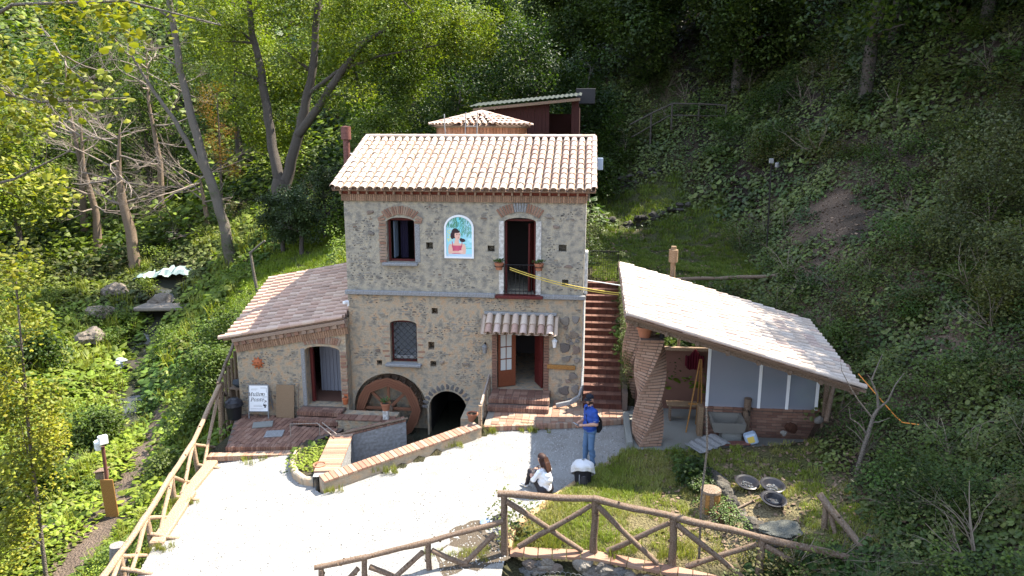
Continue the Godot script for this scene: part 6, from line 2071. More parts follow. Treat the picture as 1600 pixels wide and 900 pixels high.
# ---------------------------------------------------------------- buildings behind the house
func behind() -> void:
	var t := thing("brick_turret", "round brick turret with tiled cap behind the main roof", "tower", Vector3(-0.62, 3.98, -8.0))
	var seg := 10
	var rad := 1.74
	var m := MB.new()
	m.lathe(PackedVector2Array([Vector2(rad - 0.1, 0), Vector2(rad - 0.1, 3.6), Vector2(rad, 3.62), Vector2(rad, 3.75), Vector2(rad - 0.06, 3.76), Vector2(rad - 0.06, 4.09), Vector2(rad + 0.05, 4.1), Vector2(rad + 0.05, 4.15)]), 24)
	put("wall", m, M.mortar, t)
	var bm := MB.new()
	for k in 90:
		var a := TAU * k / 90
		var q := rf(0.75, 1.15)
		bm.col = Color(0.50 * q, 0.27 * q, 0.17 * q)
		bm.box(Vector3(sin(a) * (rad - 0.05), 3.96, cos(a) * (rad - 0.05)), Vector3(0.105, 0.34, 0.1), 0.006, Basis(Vector3.UP, a))
	stuff_part("soldier_bricks", bm, M.stone, t)
	# hipped cap in eight faces
	var cap := MB.new()
	var top := Vector3(0, 4.66, 0)
	for k in 8:
		var a0 := TAU * (k - 0.5) / 8
		var a1 := TAU * (k + 0.5) / 8
		var r := rad + 0.28
		cap.tri(top - Vector3(0, 0.06, 0), Vector3(sin(a0) * r, 4.15, cos(a0) * r), Vector3(sin(a1) * r, 4.15, cos(a1) * r))
		cap.tri(Vector3(sin(a1) * r, 4.15, cos(a1) * r), Vector3(sin(a0) * r, 4.15, cos(a0) * r), Vector3(0, 4.2, 0))
	var cp := put("roof", cap, M.deck, t)
	for k in 8:
		var a := TAU * k / 8
		var r := (rad + 0.28) * cos(PI / 8)
		var ctr := Vector3(sin(a), 0, cos(a))
		var s := (ctr * r + Vector3(0, 4.17, 0) - top).normalized()
		var u := Vector3(cos(a), 0, -sin(a))
		var n := s.cross(u)
		var sl := (ctr * r + Vector3(0, 4.17, 0) - top).length()
		for row in 6:
			var d := 0.05 + row * 0.36
			if d + 0.4 > sl + 0.15: continue
			var half := (d + 0.4) / sl * (rad + 0.28) * sin(PI / 8)
			var nc := int(half * 2 / 0.225)
			for c in nc:
				var x := (c - (nc - 1) / 2.0) * 0.225
				var z := (s + n * 0.06).normalized()
				put("roof_tile", tile_mesh(0.42, 0.095), M["tile%d" % (R.randi() % 5)], cp, Transform3D(Basis(u, z.cross(u), z), top + s * d + u * x + n * 0.01))
		var hd := (Vector3(sin(a + PI / 8), 0, cos(a + PI / 8)) * (rad + 0.28) + Vector3(0, 4.17, 0) - top)
		for q in 5:
			var z := hd.normalized()
			var xx := Vector3.UP.cross(z).normalized()
			put("hip_tile", tile_mesh(0.46, 0.1), M["tile%d" % (q % 4)], cp, Transform3D(Basis(xx, z.cross(xx), z), top + hd * (q * 0.2) + Vector3(0, 0.06, 0)))
	var ld := thing("short_ladder", "short white ladder hooked on the turret eave", "ladder", Vector3(-0.62 - 0.05, 7.75, -5.72))
	for x in [-0.21, 0.21]:
		m = MB.new(); m.rod(Vector3(x, 0, 0), Vector3(x, 0.85, -0.2), 0.02); put("stile", m, M.grey, ld)
	for y in [0.05, 0.36, 0.72]:
		m = MB.new(); m.rod(Vector3(-0.21, y, -y * 0.235), Vector3(0.21, y, -y * 0.235), 0.016); put("rung", m, M.grey, ld)
	m = MB.new(); m.tube(PackedVector3Array([Vector3(0, 0.8, -0.1), Vector3(0.03, 0.4, 0.05), Vector3(0.1, -0.2, 0.08)]), PackedFloat32Array([0.02, 0.02, 0.02]), 6)
	single("white_cable", m, M.grey, "thin white cable hanging off the turret eave", "cable", "", Transform3D(Basis.IDENTITY, Vector3(-1.72, 7.75, -6.1)))
	# dark red shed with corrugated roof
	var s := thing("dark_shed", "dark red plank shed with green corrugated roof behind the turret", "shed", Vector3(1.0, 5.0, -12.0))
	m = MB.new()
	var k0 := 0
	for i in 26:
		var x := -1.9 + i * 0.155
		if i > 17 and i < 24: continue
		var hgt := 3.85 + i * 0.022
		m = MB.new()
		m.box(Vector3(x, hgt / 2, 0.9 + 0.012 * (i % 2)), Vector3(0.15, hgt, 0.03), 0.004)
		put("plank", m, M.shedred, s)
	m = MB.new()
	m.box(Vector3(0.1, 1.9, -1.5), Vector3(4.0, 3.8, 0.05))
	m.box(Vector3(-1.95, 1.9, -0.3), Vector3(0.05, 3.8, 2.4))
	m.box(Vector3(2.05, 2.0, -0.3), Vector3(0.05, 4.0, 2.4))
	put("wall", m, M.shedred, s)
	m = MB.new()
	for i in 48:
		var x0 := -2.65 + i * 0.1
		var y := func(xx: float, zz: float) -> float: return 4.0 + (xx + 2.65) * 0.095 - (zz - 1.3) * 0.10 + 0.02 * sin(xx * TAU / 0.2)
		for j in 1:
			m.quad(Vector3(x0, y.call(x0, 1.3), 1.3), Vector3(x0 + 0.1, y.call(x0 + 0.1, 1.3), 1.3), Vector3(x0 + 0.1, y.call(x0 + 0.1, -1.7), -1.7), Vector3(x0, y.call(x0, -1.7), -1.7))
	put("roof", m, M.shedroof, s)
	m = MB.new()
	m.bar(Vector3(-2.4, 3.88, 1.2), Vector3(2.1, 4.3, 1.2), 0.08, 0.12, 0.006)
	put("fascia", m, M.oldwood, s)
	m = MB.new()
	m.box(Vector3(2.9, 4.75, -3.0), Vector3(0.9, 0.7, 0.7), 0.02)
	single("tank_box", m, M.black, "dark box on the bank behind the shed", "box", "", Transform3D(Basis.IDENTITY, Vector3(0.4, 4.9, -12.0)))
	# low terrace walls of stacked stones
	for q in [[4.0, 8.3, -13.9, "low dark stone wall between the two grass terraces", 0.7], [3.8, 7.2, -17.6, "upper stone wall of the terraces, in deep shade", 0.8]]:
		var w := thing("terrace_wall", q[3], "wall", land_pt(q[0], q[2]), "dry stone terrace walls")
		for i in 34:
			var st := MB.new()
			st.col = Color(0.075, 0.07, 0.06) * rf(0.6, 1.4)
			rock(st, Vector3(rf(0.14, 0.24), rf(0.09, 0.15), rf(0.14, 0.2)), R.randi())
			var x: float = lerpf(q[0], q[1], R.randf())
			put("stone", st, M.rock, w, Transform3D(Basis(Vector3.UP, rf(-0.4, 0.4)), Vector3(x, land(x, q[2]) + rf(-0.15, q[4] * 0.6), q[2] + rf(-0.1, 0.1)) - w.position))

# ---------------------------------------------------------------- plants
func clump(kind: String, count: int, r: float, ln: float, w: float, sd: int) -> ArrayMesh:
	R.seed = sd
	var m := MB.new()
	for i in count:
		var v := rf(0.62, 1.25)
		m.col = Color(v * rf(0.9, 1.15), v, v * rf(0.7, 1.1))
		var a := rf(0, TAU)
		var s := rf(0.75, 1.25)
		if kind == "dome":
			var t := sqrt(R.randf()) * r
			var h := r * 0.75 * (1.0 - pow(t / r, 2.0)) * rf(0.35, 1.0)
			leaf(m, Vector3(cos(a) * t, h, sin(a) * t), Vector3(cos(a + rf(-1, 1)), rf(-0.35, 0.55), sin(a + rf(-1, 1))).normalized(), ln * s, w * s)
		elif kind == "ball":
			var p := Vector3(rf(-1, 1), rf(-1, 1), rf(-1, 1))
			while p.length() > 1.0: p = Vector3(rf(-1, 1), rf(-1, 1), rf(-1, 1))
			leaf(m, p * r, Vector3(cos(a), rf(-0.9, 0.4), sin(a)).normalized(), ln * s, w * s)
		elif kind == "grass":
			var t := sqrt(R.randf()) * r
			var o := Vector3(cos(a) * t, -0.02, sin(a) * t)
			var b := rf(0, TAU)
			var lean := Vector3(cos(b), 0, sin(b)) * ln * rf(0.1, 0.75)
			var x := Vector3(-sin(b), 0, cos(b)) * w
			var mid := o + lean * 0.35 + Vector3(0, ln * s * 0.6, 0)
			var tip := o + lean + Vector3(0, ln * s, 0)
			m.quad(o - x, o + x, mid + x * 0.7, mid - x * 0.7)
			m.tri(mid - x * 0.7, mid + x * 0.7, tip)
	return m.mesh()

var CL := {}
func make_clumps() -> void:
	CL.broad = clump("dome", 30, 0.34, 0.105, 0.042, 1)
	CL.small = clump("dome", 42, 0.34, 0.07, 0.026, 2)
	CL.ball = clump("ball", 44, 0.40, 0.085, 0.032, 3)
	CL.fine = clump("ball", 48, 0.42, 0.062, 0.022, 4)
	CL.poplar = clump("ball", 16, 0.36, 0.10, 0.042, 5)
	CL.grass = clump("grass", 26, 0.17, 0.15, 0.008, 6)
	CL.tuft = clump("grass", 22, 0.14, 0.34, 0.011, 7)
	R.seed = 9
	var sm := MB.new()
	for i in 3:
		grow(sm, Vector3(rf(-0.1, 0.1), -0.05, rf(-0.1, 0.1)), Vector3(rf(-0.5, 0.5), 1, rf(-0.5, 0.5)).normalized(), rf(0.5, 0.9), 0.012, 2)
	CL.stem = sm.mesh()
	CL.citrus = clump("ball", 40, 0.30, 0.10, 0.034, 8)

func shade_of(c: Color, k: float) -> Color:
	return Color(c.r * k, c.g * k, c.b * k)

func bare_zone(x: float, z: float) -> bool:
	if inside(x, z, -7.3, 9.8, -6.6, 11):
		var p := Vector2(x, z)
		if Geometry2D.is_point_in_polygon(p, YARD) or Geometry2D.is_point_in_polygon(p, PIT): return true
		if inside(x, z, -3.7, 3.7, -6.5, 0.6) or inside(x, z, -7.25, -3.4, -3.2, 0.6): return true
		if inside(x, z, -6.9, -2.6, 0.3, 2.9) or inside(x, z, 0.2, 4.85, -4.8, 2.3): return true
		if inside(x, z, 4.6, 9.5, 0.0, 3.2): return true
		if inside(x, z, -3.6, 0.9, 0.0, 5.2) or inside(x, z, 2.0, 6.7, 7.5, 8.4): return true
		if z > 7.4 and x > 0.5 and x < 6.9: return z < 8.6
	if near_line(PATH, x, z) < 0.0 and z < 11: return true
	if near_line(STREAM, x, z) < -0.25: return true
	if Vector2(x + 20.0, z + 17.6).length() < 1.3 or Vector2(x + 18.4, z + 14.2).length() < 1.0: return true
	return false

func lawn(x: float, z: float) -> bool:
	if inside(x, z, 3.75, 9.7, -13.7, -4.2) or inside(x, z, 3.8, 8.2, -17.3, -14.1): return true
	if inside(x, z, 2.2, 9.1, 3.2, 7.6): return true
	if inside(x, z, -13.2, -7.4, -21, -8.5): return true
	return false

func ground_cover() -> void:
	var bins := {"bright": [[], []], "ivy": [[], []], "forest": [[], []], "grass": [[], []], "weeds": [[], []], "mixed": [[], []], "stems": [[], []], "shrub": [[], []], "far": [[], []]}
	R.seed = 11
	var eye := cam.position
	for band in [[0.0, 19.0, 0.165, 0.9], [19.0, 31.0, 0.24, 1.15], [31.0, 48.0, 0.40, 1.8], [48.0, 72.0, 0.72, 3.0], [72.0, 112.0, 1.25, 5.0]]:
		var cell: float = band[2]
		var n := int(band[1] / cell) + 1
		for i in range(-n, n):
			for k in range(-n, int(12.0 / cell)):
				var x: float = eye.x + (i + R.randf()) * cell
				var z: float = eye.z + (k + R.randf()) * cell
				var d := Vector2(x - eye.x, z - eye.z).length()
				if d < band[0] or d >= band[1] or d < 7.0: continue
				if x < -74 or x > 59 or z < -94: continue
				var y := base_h(x, z)
				if not in_view(Vector3(x, y, z), 1.2): continue
				if bare_zone(x, z): continue
				y = land(x, z)
				var pn := patch.get_noise_2d(x, z)
				var pf := bumps.get_noise_2d(x * 2.0 + 40, z * 2.0)
				var sc: float = band[3]
				if lawn(x, z):
					var keep := 0.85 + pn * 0.9
					if x > 2 and z > 3: keep = 0.9 + pn * 1.3 - (0.0 if x < 6.3 else 0.25)
					if R.randf() > keep: continue
					for q in (4 if sc < 2.0 else 3):
						var gx := x + rf(-0.5, 0.5) * cell
						var gz := z + rf(-0.5, 0.5) * cell
						if bare_zone(gx, gz): continue
						var gc := Color(0.22, 0.28, 0.04).lerp(Color(0.40, 0.36, 0.15), clampf(R.randf() * 0.75 - pf * 0.9, 0, 1))
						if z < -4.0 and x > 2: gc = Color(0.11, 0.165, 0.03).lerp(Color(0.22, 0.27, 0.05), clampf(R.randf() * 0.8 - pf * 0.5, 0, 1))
						if x < -5: gc = Color(0.20, 0.27, 0.035)
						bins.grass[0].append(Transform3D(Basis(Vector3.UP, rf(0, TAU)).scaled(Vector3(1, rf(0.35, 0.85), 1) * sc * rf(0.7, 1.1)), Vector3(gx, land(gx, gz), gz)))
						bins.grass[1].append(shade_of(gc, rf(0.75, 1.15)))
					continue
				var which := "forest"
				var c := Color(0.05, 0.09, 0.02)
				var dens := 1.0
				var s := sc * rf(0.75, 1.35)
				if x < -4.5 and z > -23 - x * 0.1:
					which = "bright"
					c = Color(0.215, 0.275, 0.032).lerp(Color(0.075, 0.135, 0.026), clampf(0.5 + pn * 1.1, 0, 1))
					if R.randf() < 0.12: c = Color(0.20, 0.23, 0.05)
					if x < -17 and z < -14: c = c.lerp(Color(0.085, 0.085, 0.045), 0.55 + 0.3 * pn)
					dens = 0.95 + pn * 0.2
					s *= 1.0 + maxf(0.0, pf) * 0.9
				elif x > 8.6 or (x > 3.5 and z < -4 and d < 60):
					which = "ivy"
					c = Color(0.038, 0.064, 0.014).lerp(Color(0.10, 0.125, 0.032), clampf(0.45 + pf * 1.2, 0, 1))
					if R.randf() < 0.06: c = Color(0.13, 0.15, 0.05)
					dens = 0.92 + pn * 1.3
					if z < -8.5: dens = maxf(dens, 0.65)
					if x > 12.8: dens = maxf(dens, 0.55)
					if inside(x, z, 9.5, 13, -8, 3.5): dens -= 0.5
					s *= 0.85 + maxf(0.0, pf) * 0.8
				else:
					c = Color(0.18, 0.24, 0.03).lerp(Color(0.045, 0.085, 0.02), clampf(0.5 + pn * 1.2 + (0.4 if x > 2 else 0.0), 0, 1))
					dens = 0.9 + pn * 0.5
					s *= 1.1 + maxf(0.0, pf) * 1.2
				if d > 48.0:
					which = "far"
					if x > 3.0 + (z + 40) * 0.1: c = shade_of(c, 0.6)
				if R.randf() > dens: continue
				var up := Vector3(-(base_h(x + 0.6, z) - base_h(x - 0.6, z)) / 1.2, 1.0, -(base_h(x, z + 0.6) - base_h(x, z - 0.6)) / 1.2).normalized()
				up = up.lerp(Vector3.UP, 0.35).normalized()
				var bx := up.cross(Vector3(cos(i * 1.3), 0.0, sin(k * 2.1 + i)).normalized())
				if bx.length() < 0.1: bx = Vector3.RIGHT
				bx = bx.normalized()
				var bs := Basis(bx, up, bx.cross(up)).rotated(up, rf(0, TAU))
				if which == "ivy" and patch.get_noise_2d(x * 2.5 + 90, z * 2.5) > 0.02: which = "mixed"
				if (which == "ivy" or which == "mixed" or (which == "forest" and d < 48)) and R.randf() < 0.035:
					bins.stems[0].append(Transform3D(Basis(Vector3(rf(-1, 1), 0.2, rf(-1, 1)).normalized(), rf(0, 1.1)).rotated(Vector3.UP, rf(0, TAU)).scaled(Vector3.ONE * rf(0.5, 1.5) * sqrt(sc)), Vector3(x, y, z)))
					bins.stems[1].append(shade_of(Color(0.20, 0.16, 0.12), rf(0.4, 1.3)))
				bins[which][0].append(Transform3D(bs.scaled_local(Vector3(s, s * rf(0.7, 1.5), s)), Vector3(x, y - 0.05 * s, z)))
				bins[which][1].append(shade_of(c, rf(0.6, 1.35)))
				if which != "far" and d > 11.0 and R.randf() < (0.02 if which == "bright" else 0.05):
					var sr := rf(0.25, 0.9) * sqrt(sc)
					var tone: Color = [Color(0.045, 0.075, 0.018), Color(0.09, 0.13, 0.028), Color(0.13, 0.155, 0.05), Color(0.10, 0.095, 0.035), Color(0.06, 0.11, 0.022)][R.randi() % 5]
					if which == "bright": tone = Color(0.19, 0.25, 0.03).lerp(Color(0.10, 0.16, 0.03), R.randf())
					for q in int(6 + 16 * sr):
						var o := Vector3(rf(-1, 1), rf(0, 1.1), rf(-1, 1))
						if Vector2(o.x, o.z).length() > 1.0: continue
						bins.shrub[0].append(Transform3D(Basis(Vector3.UP, rf(0, TAU)).scaled(Vector3.ONE * rf(0.45, 0.85) * sqrt(sc)), Vector3(x, y, z) + o * sr))
						bins.shrub[1].append(shade_of(tone, rf(0.6, 1.4)))
				if which == "bright" and R.randf() < 0.12:
					bins.weeds[0].append(Transform3D(Basis(Vector3.UP, rf(0, TAU)).scaled(Vector3.ONE * sc * rf(0.8, 1.5)), Vector3(x, y, z)))
					bins.weeds[1].append(Color(0.24, 0.27, 0.05))
	print("cover ", bins.bright[0].size(), " ", bins.ivy[0].size(), " ", bins.forest[0].size(), " ", bins.grass[0].size(), " ", bins.far[0].size())
	tag(multi("bramble_undergrowth", CL.broad, M.leaf, bins.bright[0], bins.bright[1]), "bright sunlit undergrowth covering the stream bank left of the yard", "undergrowth")
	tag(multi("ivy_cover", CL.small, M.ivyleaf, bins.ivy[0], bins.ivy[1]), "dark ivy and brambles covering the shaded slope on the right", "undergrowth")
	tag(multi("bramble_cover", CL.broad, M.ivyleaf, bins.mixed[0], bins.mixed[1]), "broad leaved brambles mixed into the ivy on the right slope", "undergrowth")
	tag(multi("dead_stems", CL.stem, M.vc, bins.stems[0], bins.stems[1]), "dead brown stems sticking out of the undergrowth", "dead stems")
	tag(multi("forest_understory", CL.broad, M.leaf, bins.forest[0], bins.forest[1]), "leafy undergrowth on the wooded bank behind the mill", "undergrowth")
	tag(multi("scrub", CL.ball, M.leaf, bins.shrub[0], bins.shrub[1]), "mixed scrub bushes scattered over the wooded banks", "scrub")
	tag(multi("distant_woodland", CL.ball, M.leaf, bins.far[0], bins.far[1]), "distant woodland canopy closing the valley", "woodland")
	tag(multi("grass", CL.grass, M.leaf, bins.grass[0], bins.grass[1]), "short grass on the terraces and beds", "grass")
	tag(multi("tall_weeds", CL.tuft, M.leaf, bins.weeds[0], bins.weeds[1]), "tall grass stems standing in the bright undergrowth", "weeds")

# trunks: arrays of [point, radius] polylines in world space; blobs: [centre, radii, clumps]
func tree(called: String, label: String, base: Vector3, trunks: Array, blobs: Array, cl: String, cs: float, ca: Color, cb: Color, bark: Material, leafm: Material, group := "", twigs := 3, cat := "tree") -> Node3D:
	var t := thing(called, label, cat, base, group)
	var tb := MB.new()
	var all := []
	for tr in trunks:
		var pts := PackedVector3Array()
		var rad := PackedFloat32Array()
		for i in tr.size() - 1:
			for k in 4:
				var f := k / 4.0
				var p: Vector3 = tr[i][0].lerp(tr[i + 1][0], f)
				var r: float = lerpf(tr[i][1], tr[i + 1][1], f)
				pts.append(p - base + Vector3(rf(-1, 1), 0, rf(-1, 1)) * r * 0.2); rad.append(r)
				all.append([p, r])
		pts.append(tr[tr.size() - 1][0] - base); rad.append(tr[tr.size() - 1][1])
		all.append(tr[tr.size() - 1])
		tb.tube(pts, rad, 9, true, 0.09, int(base.x * 7))
	var xf := []
	var cols := []
	var nz := FastNoiseLite.new()
	nz.frequency = 0.45
	nz.seed = int(absf(base.x * 13 + base.z * 7))
	for b in blobs:
		var c: Vector3 = b[0]
		var rr: Vector3 = b[1]
		var near: Array = all[0]
		for q in all:
			if q[0].distance_to(c) + (2.0 if q[0].y > c.y else 0.0) < near[0].distance_to(c) + (2.0 if near[0].y > c.y else 0.0): near = q
		var r0: float = minf(near[1] * 0.5, 0.14)
		for k in twigs:
			var e := c + Vector3(rf(-0.7, 0.7) * rr.x, rf(-0.4, 0.7) * rr.y, rf(-0.7, 0.7) * rr.z)
			var mid: Vector3 = near[0].lerp(e, 0.5) + Vector3(rf(-0.2, 0.2), rf(0.0, 0.35), rf(-0.2, 0.2)) * rr.x * 0.4
			tb.tube(PackedVector3Array([near[0] - base, near[0].lerp(mid, 0.5) - base, mid - base, e - base]), PackedFloat32Array([r0, r0 * 0.75, r0 * 0.5, r0 * 0.15]), 6, false)
		for k in int(b[2]):
			var p := Vector3(rf(-1, 1), rf(-1, 1), rf(-1, 1))
			while p.length() > 1.0 or p.length() < rf(0.0, 0.75): p = Vector3(rf(-1, 1), rf(-1, 1), rf(-1, 1))
			p = c + p * rr
			if nz.get_noise_3dv(p * 1.6) < -0.04: continue
			var s := cs * rf(0.7, 1.3)
			xf.append(Transform3D(Basis(Vector3(rf(-1, 1), rf(-1, 1), rf(-1, 1)).normalized(), rf(0, 1.2)).rotated(Vector3.UP, rf(0, TAU)).scaled_local(Vector3.ONE * s), p - base))
			var f := clampf(0.5 + nz.get_noise_3dv(p * 2.3 + Vector3(50, 0, 0)) * 1.3, 0, 1)
			cols.append(shade_of(ca.lerp(cb, f), rf(0.6, 1.3)))
	put("trunk", tb, bark, t)
	if xf.size(): multi("crown", CL[cl], leafm, xf, cols, t)
	return t

func grow(m: MB, p: Vector3, d: Vector3, ln: float, r: float, depth: int) -> void:
	var pts := PackedVector3Array([p])
	var rad := PackedFloat32Array([r])
	var n := 4
	var q := p
	var dd := d
	for i in n:
		dd = (dd + Vector3(rf(-0.3, 0.3), rf(-0.22, 0.26), rf(-0.3, 0.3))).normalized()
		q += dd * ln / n
		pts.append(q)
		rad.append(r * (1.0 - 0.6 * (i + 1) / n))
	m.tube(pts, rad, 5 if depth > 1 else 3, false)
	if depth <= 0: return
	for i in (3 if depth > 2 else 3):
		var k := 1 + R.randi() % n
		var nd := (dd + Vector3(rf(-1, 1), rf(-0.5, 0.8), rf(-1, 1)) * 0.95).normalized()
		grow(m, pts[k], nd, ln * rf(0.5, 0.78), rad[k] * 0.62, depth - 1)

func wood_tree(idx: int, x: float, z: float, h: float, cr: float, label: String, called: String, ca: Color, cb: Color, cs: float, dens: float, low: float, group: String, cl := "ball", bark: Material = null, ivied := false) -> void:
	R.seed = 300 + idx
	var b := land_pt(x, z, -0.2)
	var lean := Vector3(rf(-0.09, 0.09), 1, rf(-0.09, 0.09))
	var r := h * 0.014 + 0.06
	var tr := []
	for i in 6:
		var f := i / 5.0
		tr.append([b + lean * h * 0.88 * f + Vector3(rf(-0.15, 0.15), 0, rf(-0.15, 0.15)) * f * 2.0, r * (1.15 - f)])
	var blobs := []
	var nb := 7
	for i in nb:
		var f := lerpf(low, 1.0, (i + 0.5) / nb)
		var w := cr * (0.55 + 0.45 * sin(f * PI)) * rf(0.7, 1.1)
		var a := rf(0, TAU)
		var off := Vector3(cos(a), 0, sin(a)) * cr * rf(0.15, 0.65)
		blobs.append([b + lean * h * f + off, Vector3(w * 0.75, cr * rf(0.35, 0.6), w * 0.75), dens * w * w * 9.0])
	var t := tree(called, label, b, [tr], blobs, cl, cs, ca, cb, bark if bark else M.bark, M.leaf, group, 3)
	if ivied:
		var xf := []; var cols := []
		for k in 150:
			var f := pow(R.randf(), 1.2) * 0.62
			var a := rf(0, TAU)
			xf.append(Transform3D(Basis(Vector3(cos(a), 0.2, sin(a)).normalized(), rf(0, TAU)).scaled(Vector3.ONE * rf(0.6, 1.3)), lean * h * 0.88 * f + Vector3(cos(a), 0, sin(a)) * r * 1.25))
			cols.append(shade_of(Color(0.03, 0.052, 0.014), rf(0.5, 1.5)))
		multi("ivy", CL.small, M.ivyleaf, xf, cols, t)

func trees() -> void:
	var lime := Color(0.24, 0.28, 0.03)
	var lime2 := Color(0.11, 0.165, 0.028)
	R.seed = 21
	# the big forked tree left of the roof
	var tw := [
		[[Vector3(-13.8, 2.0, -19), 0.62], [Vector3(-13.75, 3.6, -19), 0.50], [Vector3(-13.7, 5.4, -19), 0.44]],
		[[Vector3(-13.75, 5.2, -19), 0.32], [Vector3(-14.1, 7.2, -19.1), 0.27], [Vector3(-14.35, 9.3, -19.2), 0.24], [Vector3(-14.55, 11.3, -19.2), 0.21], [Vector3(-14.95, 13.3, -19.3), 0.17], [Vector3(-15.0, 17, -19.3), 0.10]],
		[[Vector3(-13.6, 4.8, -19), 0.34], [Vector3(-13.0, 6.5, -19), 0.30], [Vector3(-12.36, 8.3, -19), 0.27], [Vector3(-11.9, 10, -19), 0.24], [Vector3(-11.44, 11.7, -19), 0.21], [Vector3(-11.0, 15, -19), 0.16], [Vector3(-10.8, 18.5, -19), 0.08]],
		[[Vector3(-12.5, 7.9, -18.9), 0.26], [Vector3(-11.2, 9.3, -18.7), 0.22], [Vector3(-9.7, 11.2, -18.4), 0.19], [Vector3(-8.2, 12.6, -18), 0.13], [Vector3(-5.5, 14, -17.5), 0.06]],
		[[Vector3(-11.9, 10, -19), 0.12], [Vector3(-10, 11.2, -18.6), 0.10], [Vector3(-7.5, 11.9, -18), 0.06], [Vector3(-4, 12.4, -17.5), 0.03]],
	]
	tree("forked_tree", "big tree with forked dark trunk and lime green crown left of the roof", Vector3(-13.8, 2.6, -19), tw, [
		[Vector3(-8.5, 12.7, -18.3), Vector3(2.4, 1.2, 1.8), 150], [Vector3(-5.0, 13.0, -17.8), Vector3(2.2, 1.3, 1.7), 170], [Vector3(-2.6, 13.0, -17.5), Vector3(1.6, 1.4, 1.4), 130], [Vector3(-11, 14.5, -19), Vector3(2.5, 1.6, 2), 140], [Vector3(-14.8, 14.8, -19), Vector3(2.2, 2, 2), 140],
		[Vector3(-6.5, 15.3, -18), Vector3(3.2, 1.5, 2.2), 190], [Vector3(-12.6, 18, -19), Vector3(3.5, 2, 3), 150], [Vector3(-15.5, 11, -18.8), Vector3(1.3, 1.1, 1.2), 45], [Vector3(-9.6, 9.9, -18.6), Vector3(1.6, 0.8, 1.2), 45], [Vector3(-12.9, 11.8, -19.2), Vector3(1.1, 1.2, 1.2), 45], [Vector3(-16.6, 13, -19), Vector3(1.5, 1.3, 1.4), 60]],
		"ball", 1.45, lime, lime2, M.bark, M.leaf, "", 2)
	# the leaning pale tree with ivy at its foot
	R.seed = 22
	var ln := [
		[[Vector3(-15.9, 0.2, -17), 0.40], [Vector3(-16.0, 1.2, -17), 0.32], [Vector3(-16.33, 3.8, -17), 0.27], [Vector3(-17.0, 6.2, -17), 0.24], [Vector3(-17.54, 8.55, -17), 0.21], [Vector3(-17.93, 11.2, -17), 0.18], [Vector3(-18.2, 14.6, -17), 0.15], [Vector3(-18.4, 18, -17), 0.07]],
		[[Vector3(-16.9, 5.6, -17), 0.15], [Vector3(-17.7, 7.2, -16.9), 0.13], [Vector3(-18.5, 8.8, -16.8), 0.11], [Vector3(-19.3, 10, -16.7), 0.09], [Vector3(-20.3, 12, -16.5), 0.05]],
	]
	var lt := tree("leaning_tree", "leaning pale grey tree with ivy on its lower trunk", Vector3(-15.9, 0.6, -17), ln, [
		[Vector3(-18.2, 14.5, -17), Vector3(1.8, 1.3, 1.5), 50], [Vector3(-17, 16.5, -17), Vector3(2.2, 1.5, 2), 60], [Vector3(-20, 12.2, -16.6), Vector3(1.1, 0.7, 0.9), 18], [Vector3(-18.6, 11.4, -17), Vector3(1.2, 0.8, 1), 16]],
		"fine", 1.4, lime, lime2, M.palebark, M.leaf, "", 3)
	var ix := []; var ic := []
	for i in 190:
		var f := pow(R.randf(), 1.4)
		var p := Vector3(-16.0, 0.9, -17).lerp(Vector3(-16.75, 5.3, -17), f)
		var a := rf(0, TAU)
		ix.append(Transform3D(Basis(Vector3.UP, rf(0, TAU)).scaled(Vector3.ONE * rf(0.35, 0.75) * (1.15 - f * 0.5)), p + Vector3(cos(a), 0, sin(a)) * 0.36 - Vector3(-15.9, 0.6, -17)))
		ic.append(shade_of(Color(0.085, 0.135, 0.025), rf(0.7, 1.2)))
	multi("ivy", CL.small, M.ivyleaf, ix, ic, lt)
	# bare tree with a cloud of pale twigs
	for q in [[Vector3(-23.4, -0.3, -19.5), [[Vector3(-23.35, -0.4, -19.5), 0.36], [Vector3(-23.4, 2.3, -19.5), 0.30], [Vector3(-23.7, 3.9, -19.5), 0.25], [Vector3(-23.75, 5.7, -19.5), 0.16], [Vector3(-23.4, 8.2, -19.5), 0.05]], 16, "bare leafless tree with spreading pale twigs beyond the stream", 31], [Vector3(-27.5, 0.2, -22), [[Vector3(-27.5, 0, -22), 0.3], [Vector3(-27.3, 3, -22), 0.22], [Vector3(-27.8, 6, -22), 0.13], [Vector3(-27.6, 9, -22), 0.04]], 12, "second bare tree with grey twigs farther left behind the stream", 32], [Vector3(-19.8, 1.2, -22.0), [[Vector3(-19.8, 1.0, -22.0), 0.2], [Vector3(-20.0, 3.2, -22.0), 0.15], [Vector3(-20.2, 5.4, -22), 0.05]], 10, "small bare tree with tangled twigs behind the leaning trunk", 33], [Vector3(-25.5, 2.0, -26), [[Vector3(-25.5, 1.5, -26), 0.26], [Vector3(-25.2, 6, -26), 0.18], [Vector3(-25.6, 10, -26), 0.1], [Vector3(-25.4, 13.5, -26), 0.03]], 18, "tall bare tree with brown twigs above the nearer bare ones", 34], [Vector3(-30.5, 2.0, -25), [[Vector3(-30.5, 1.5, -25), 0.24], [Vector3(-30.2, 6, -25), 0.16], [Vector3(-30.6, 10, -25), 0.09], [Vector3(-30.4, 13, -25), 0.03]], 16, "tall bare tree with brown twigs at the far left", 35]]:
		R.seed = q[4]
		var bt := thing("bare_tree", q[3], "tree", q[0], "bare trees")
		var tm := MB.new()
		var pts := PackedVector3Array(); var rad := PackedFloat32Array()
		for w in q[1]:
			pts.append(w[0] - q[0]); rad.append(w[1])
		tm.tube(pts, rad, 9, true, 0.08, 3)
		put("trunk", tm, M.oldwood, bt)
		tm = MB.new()
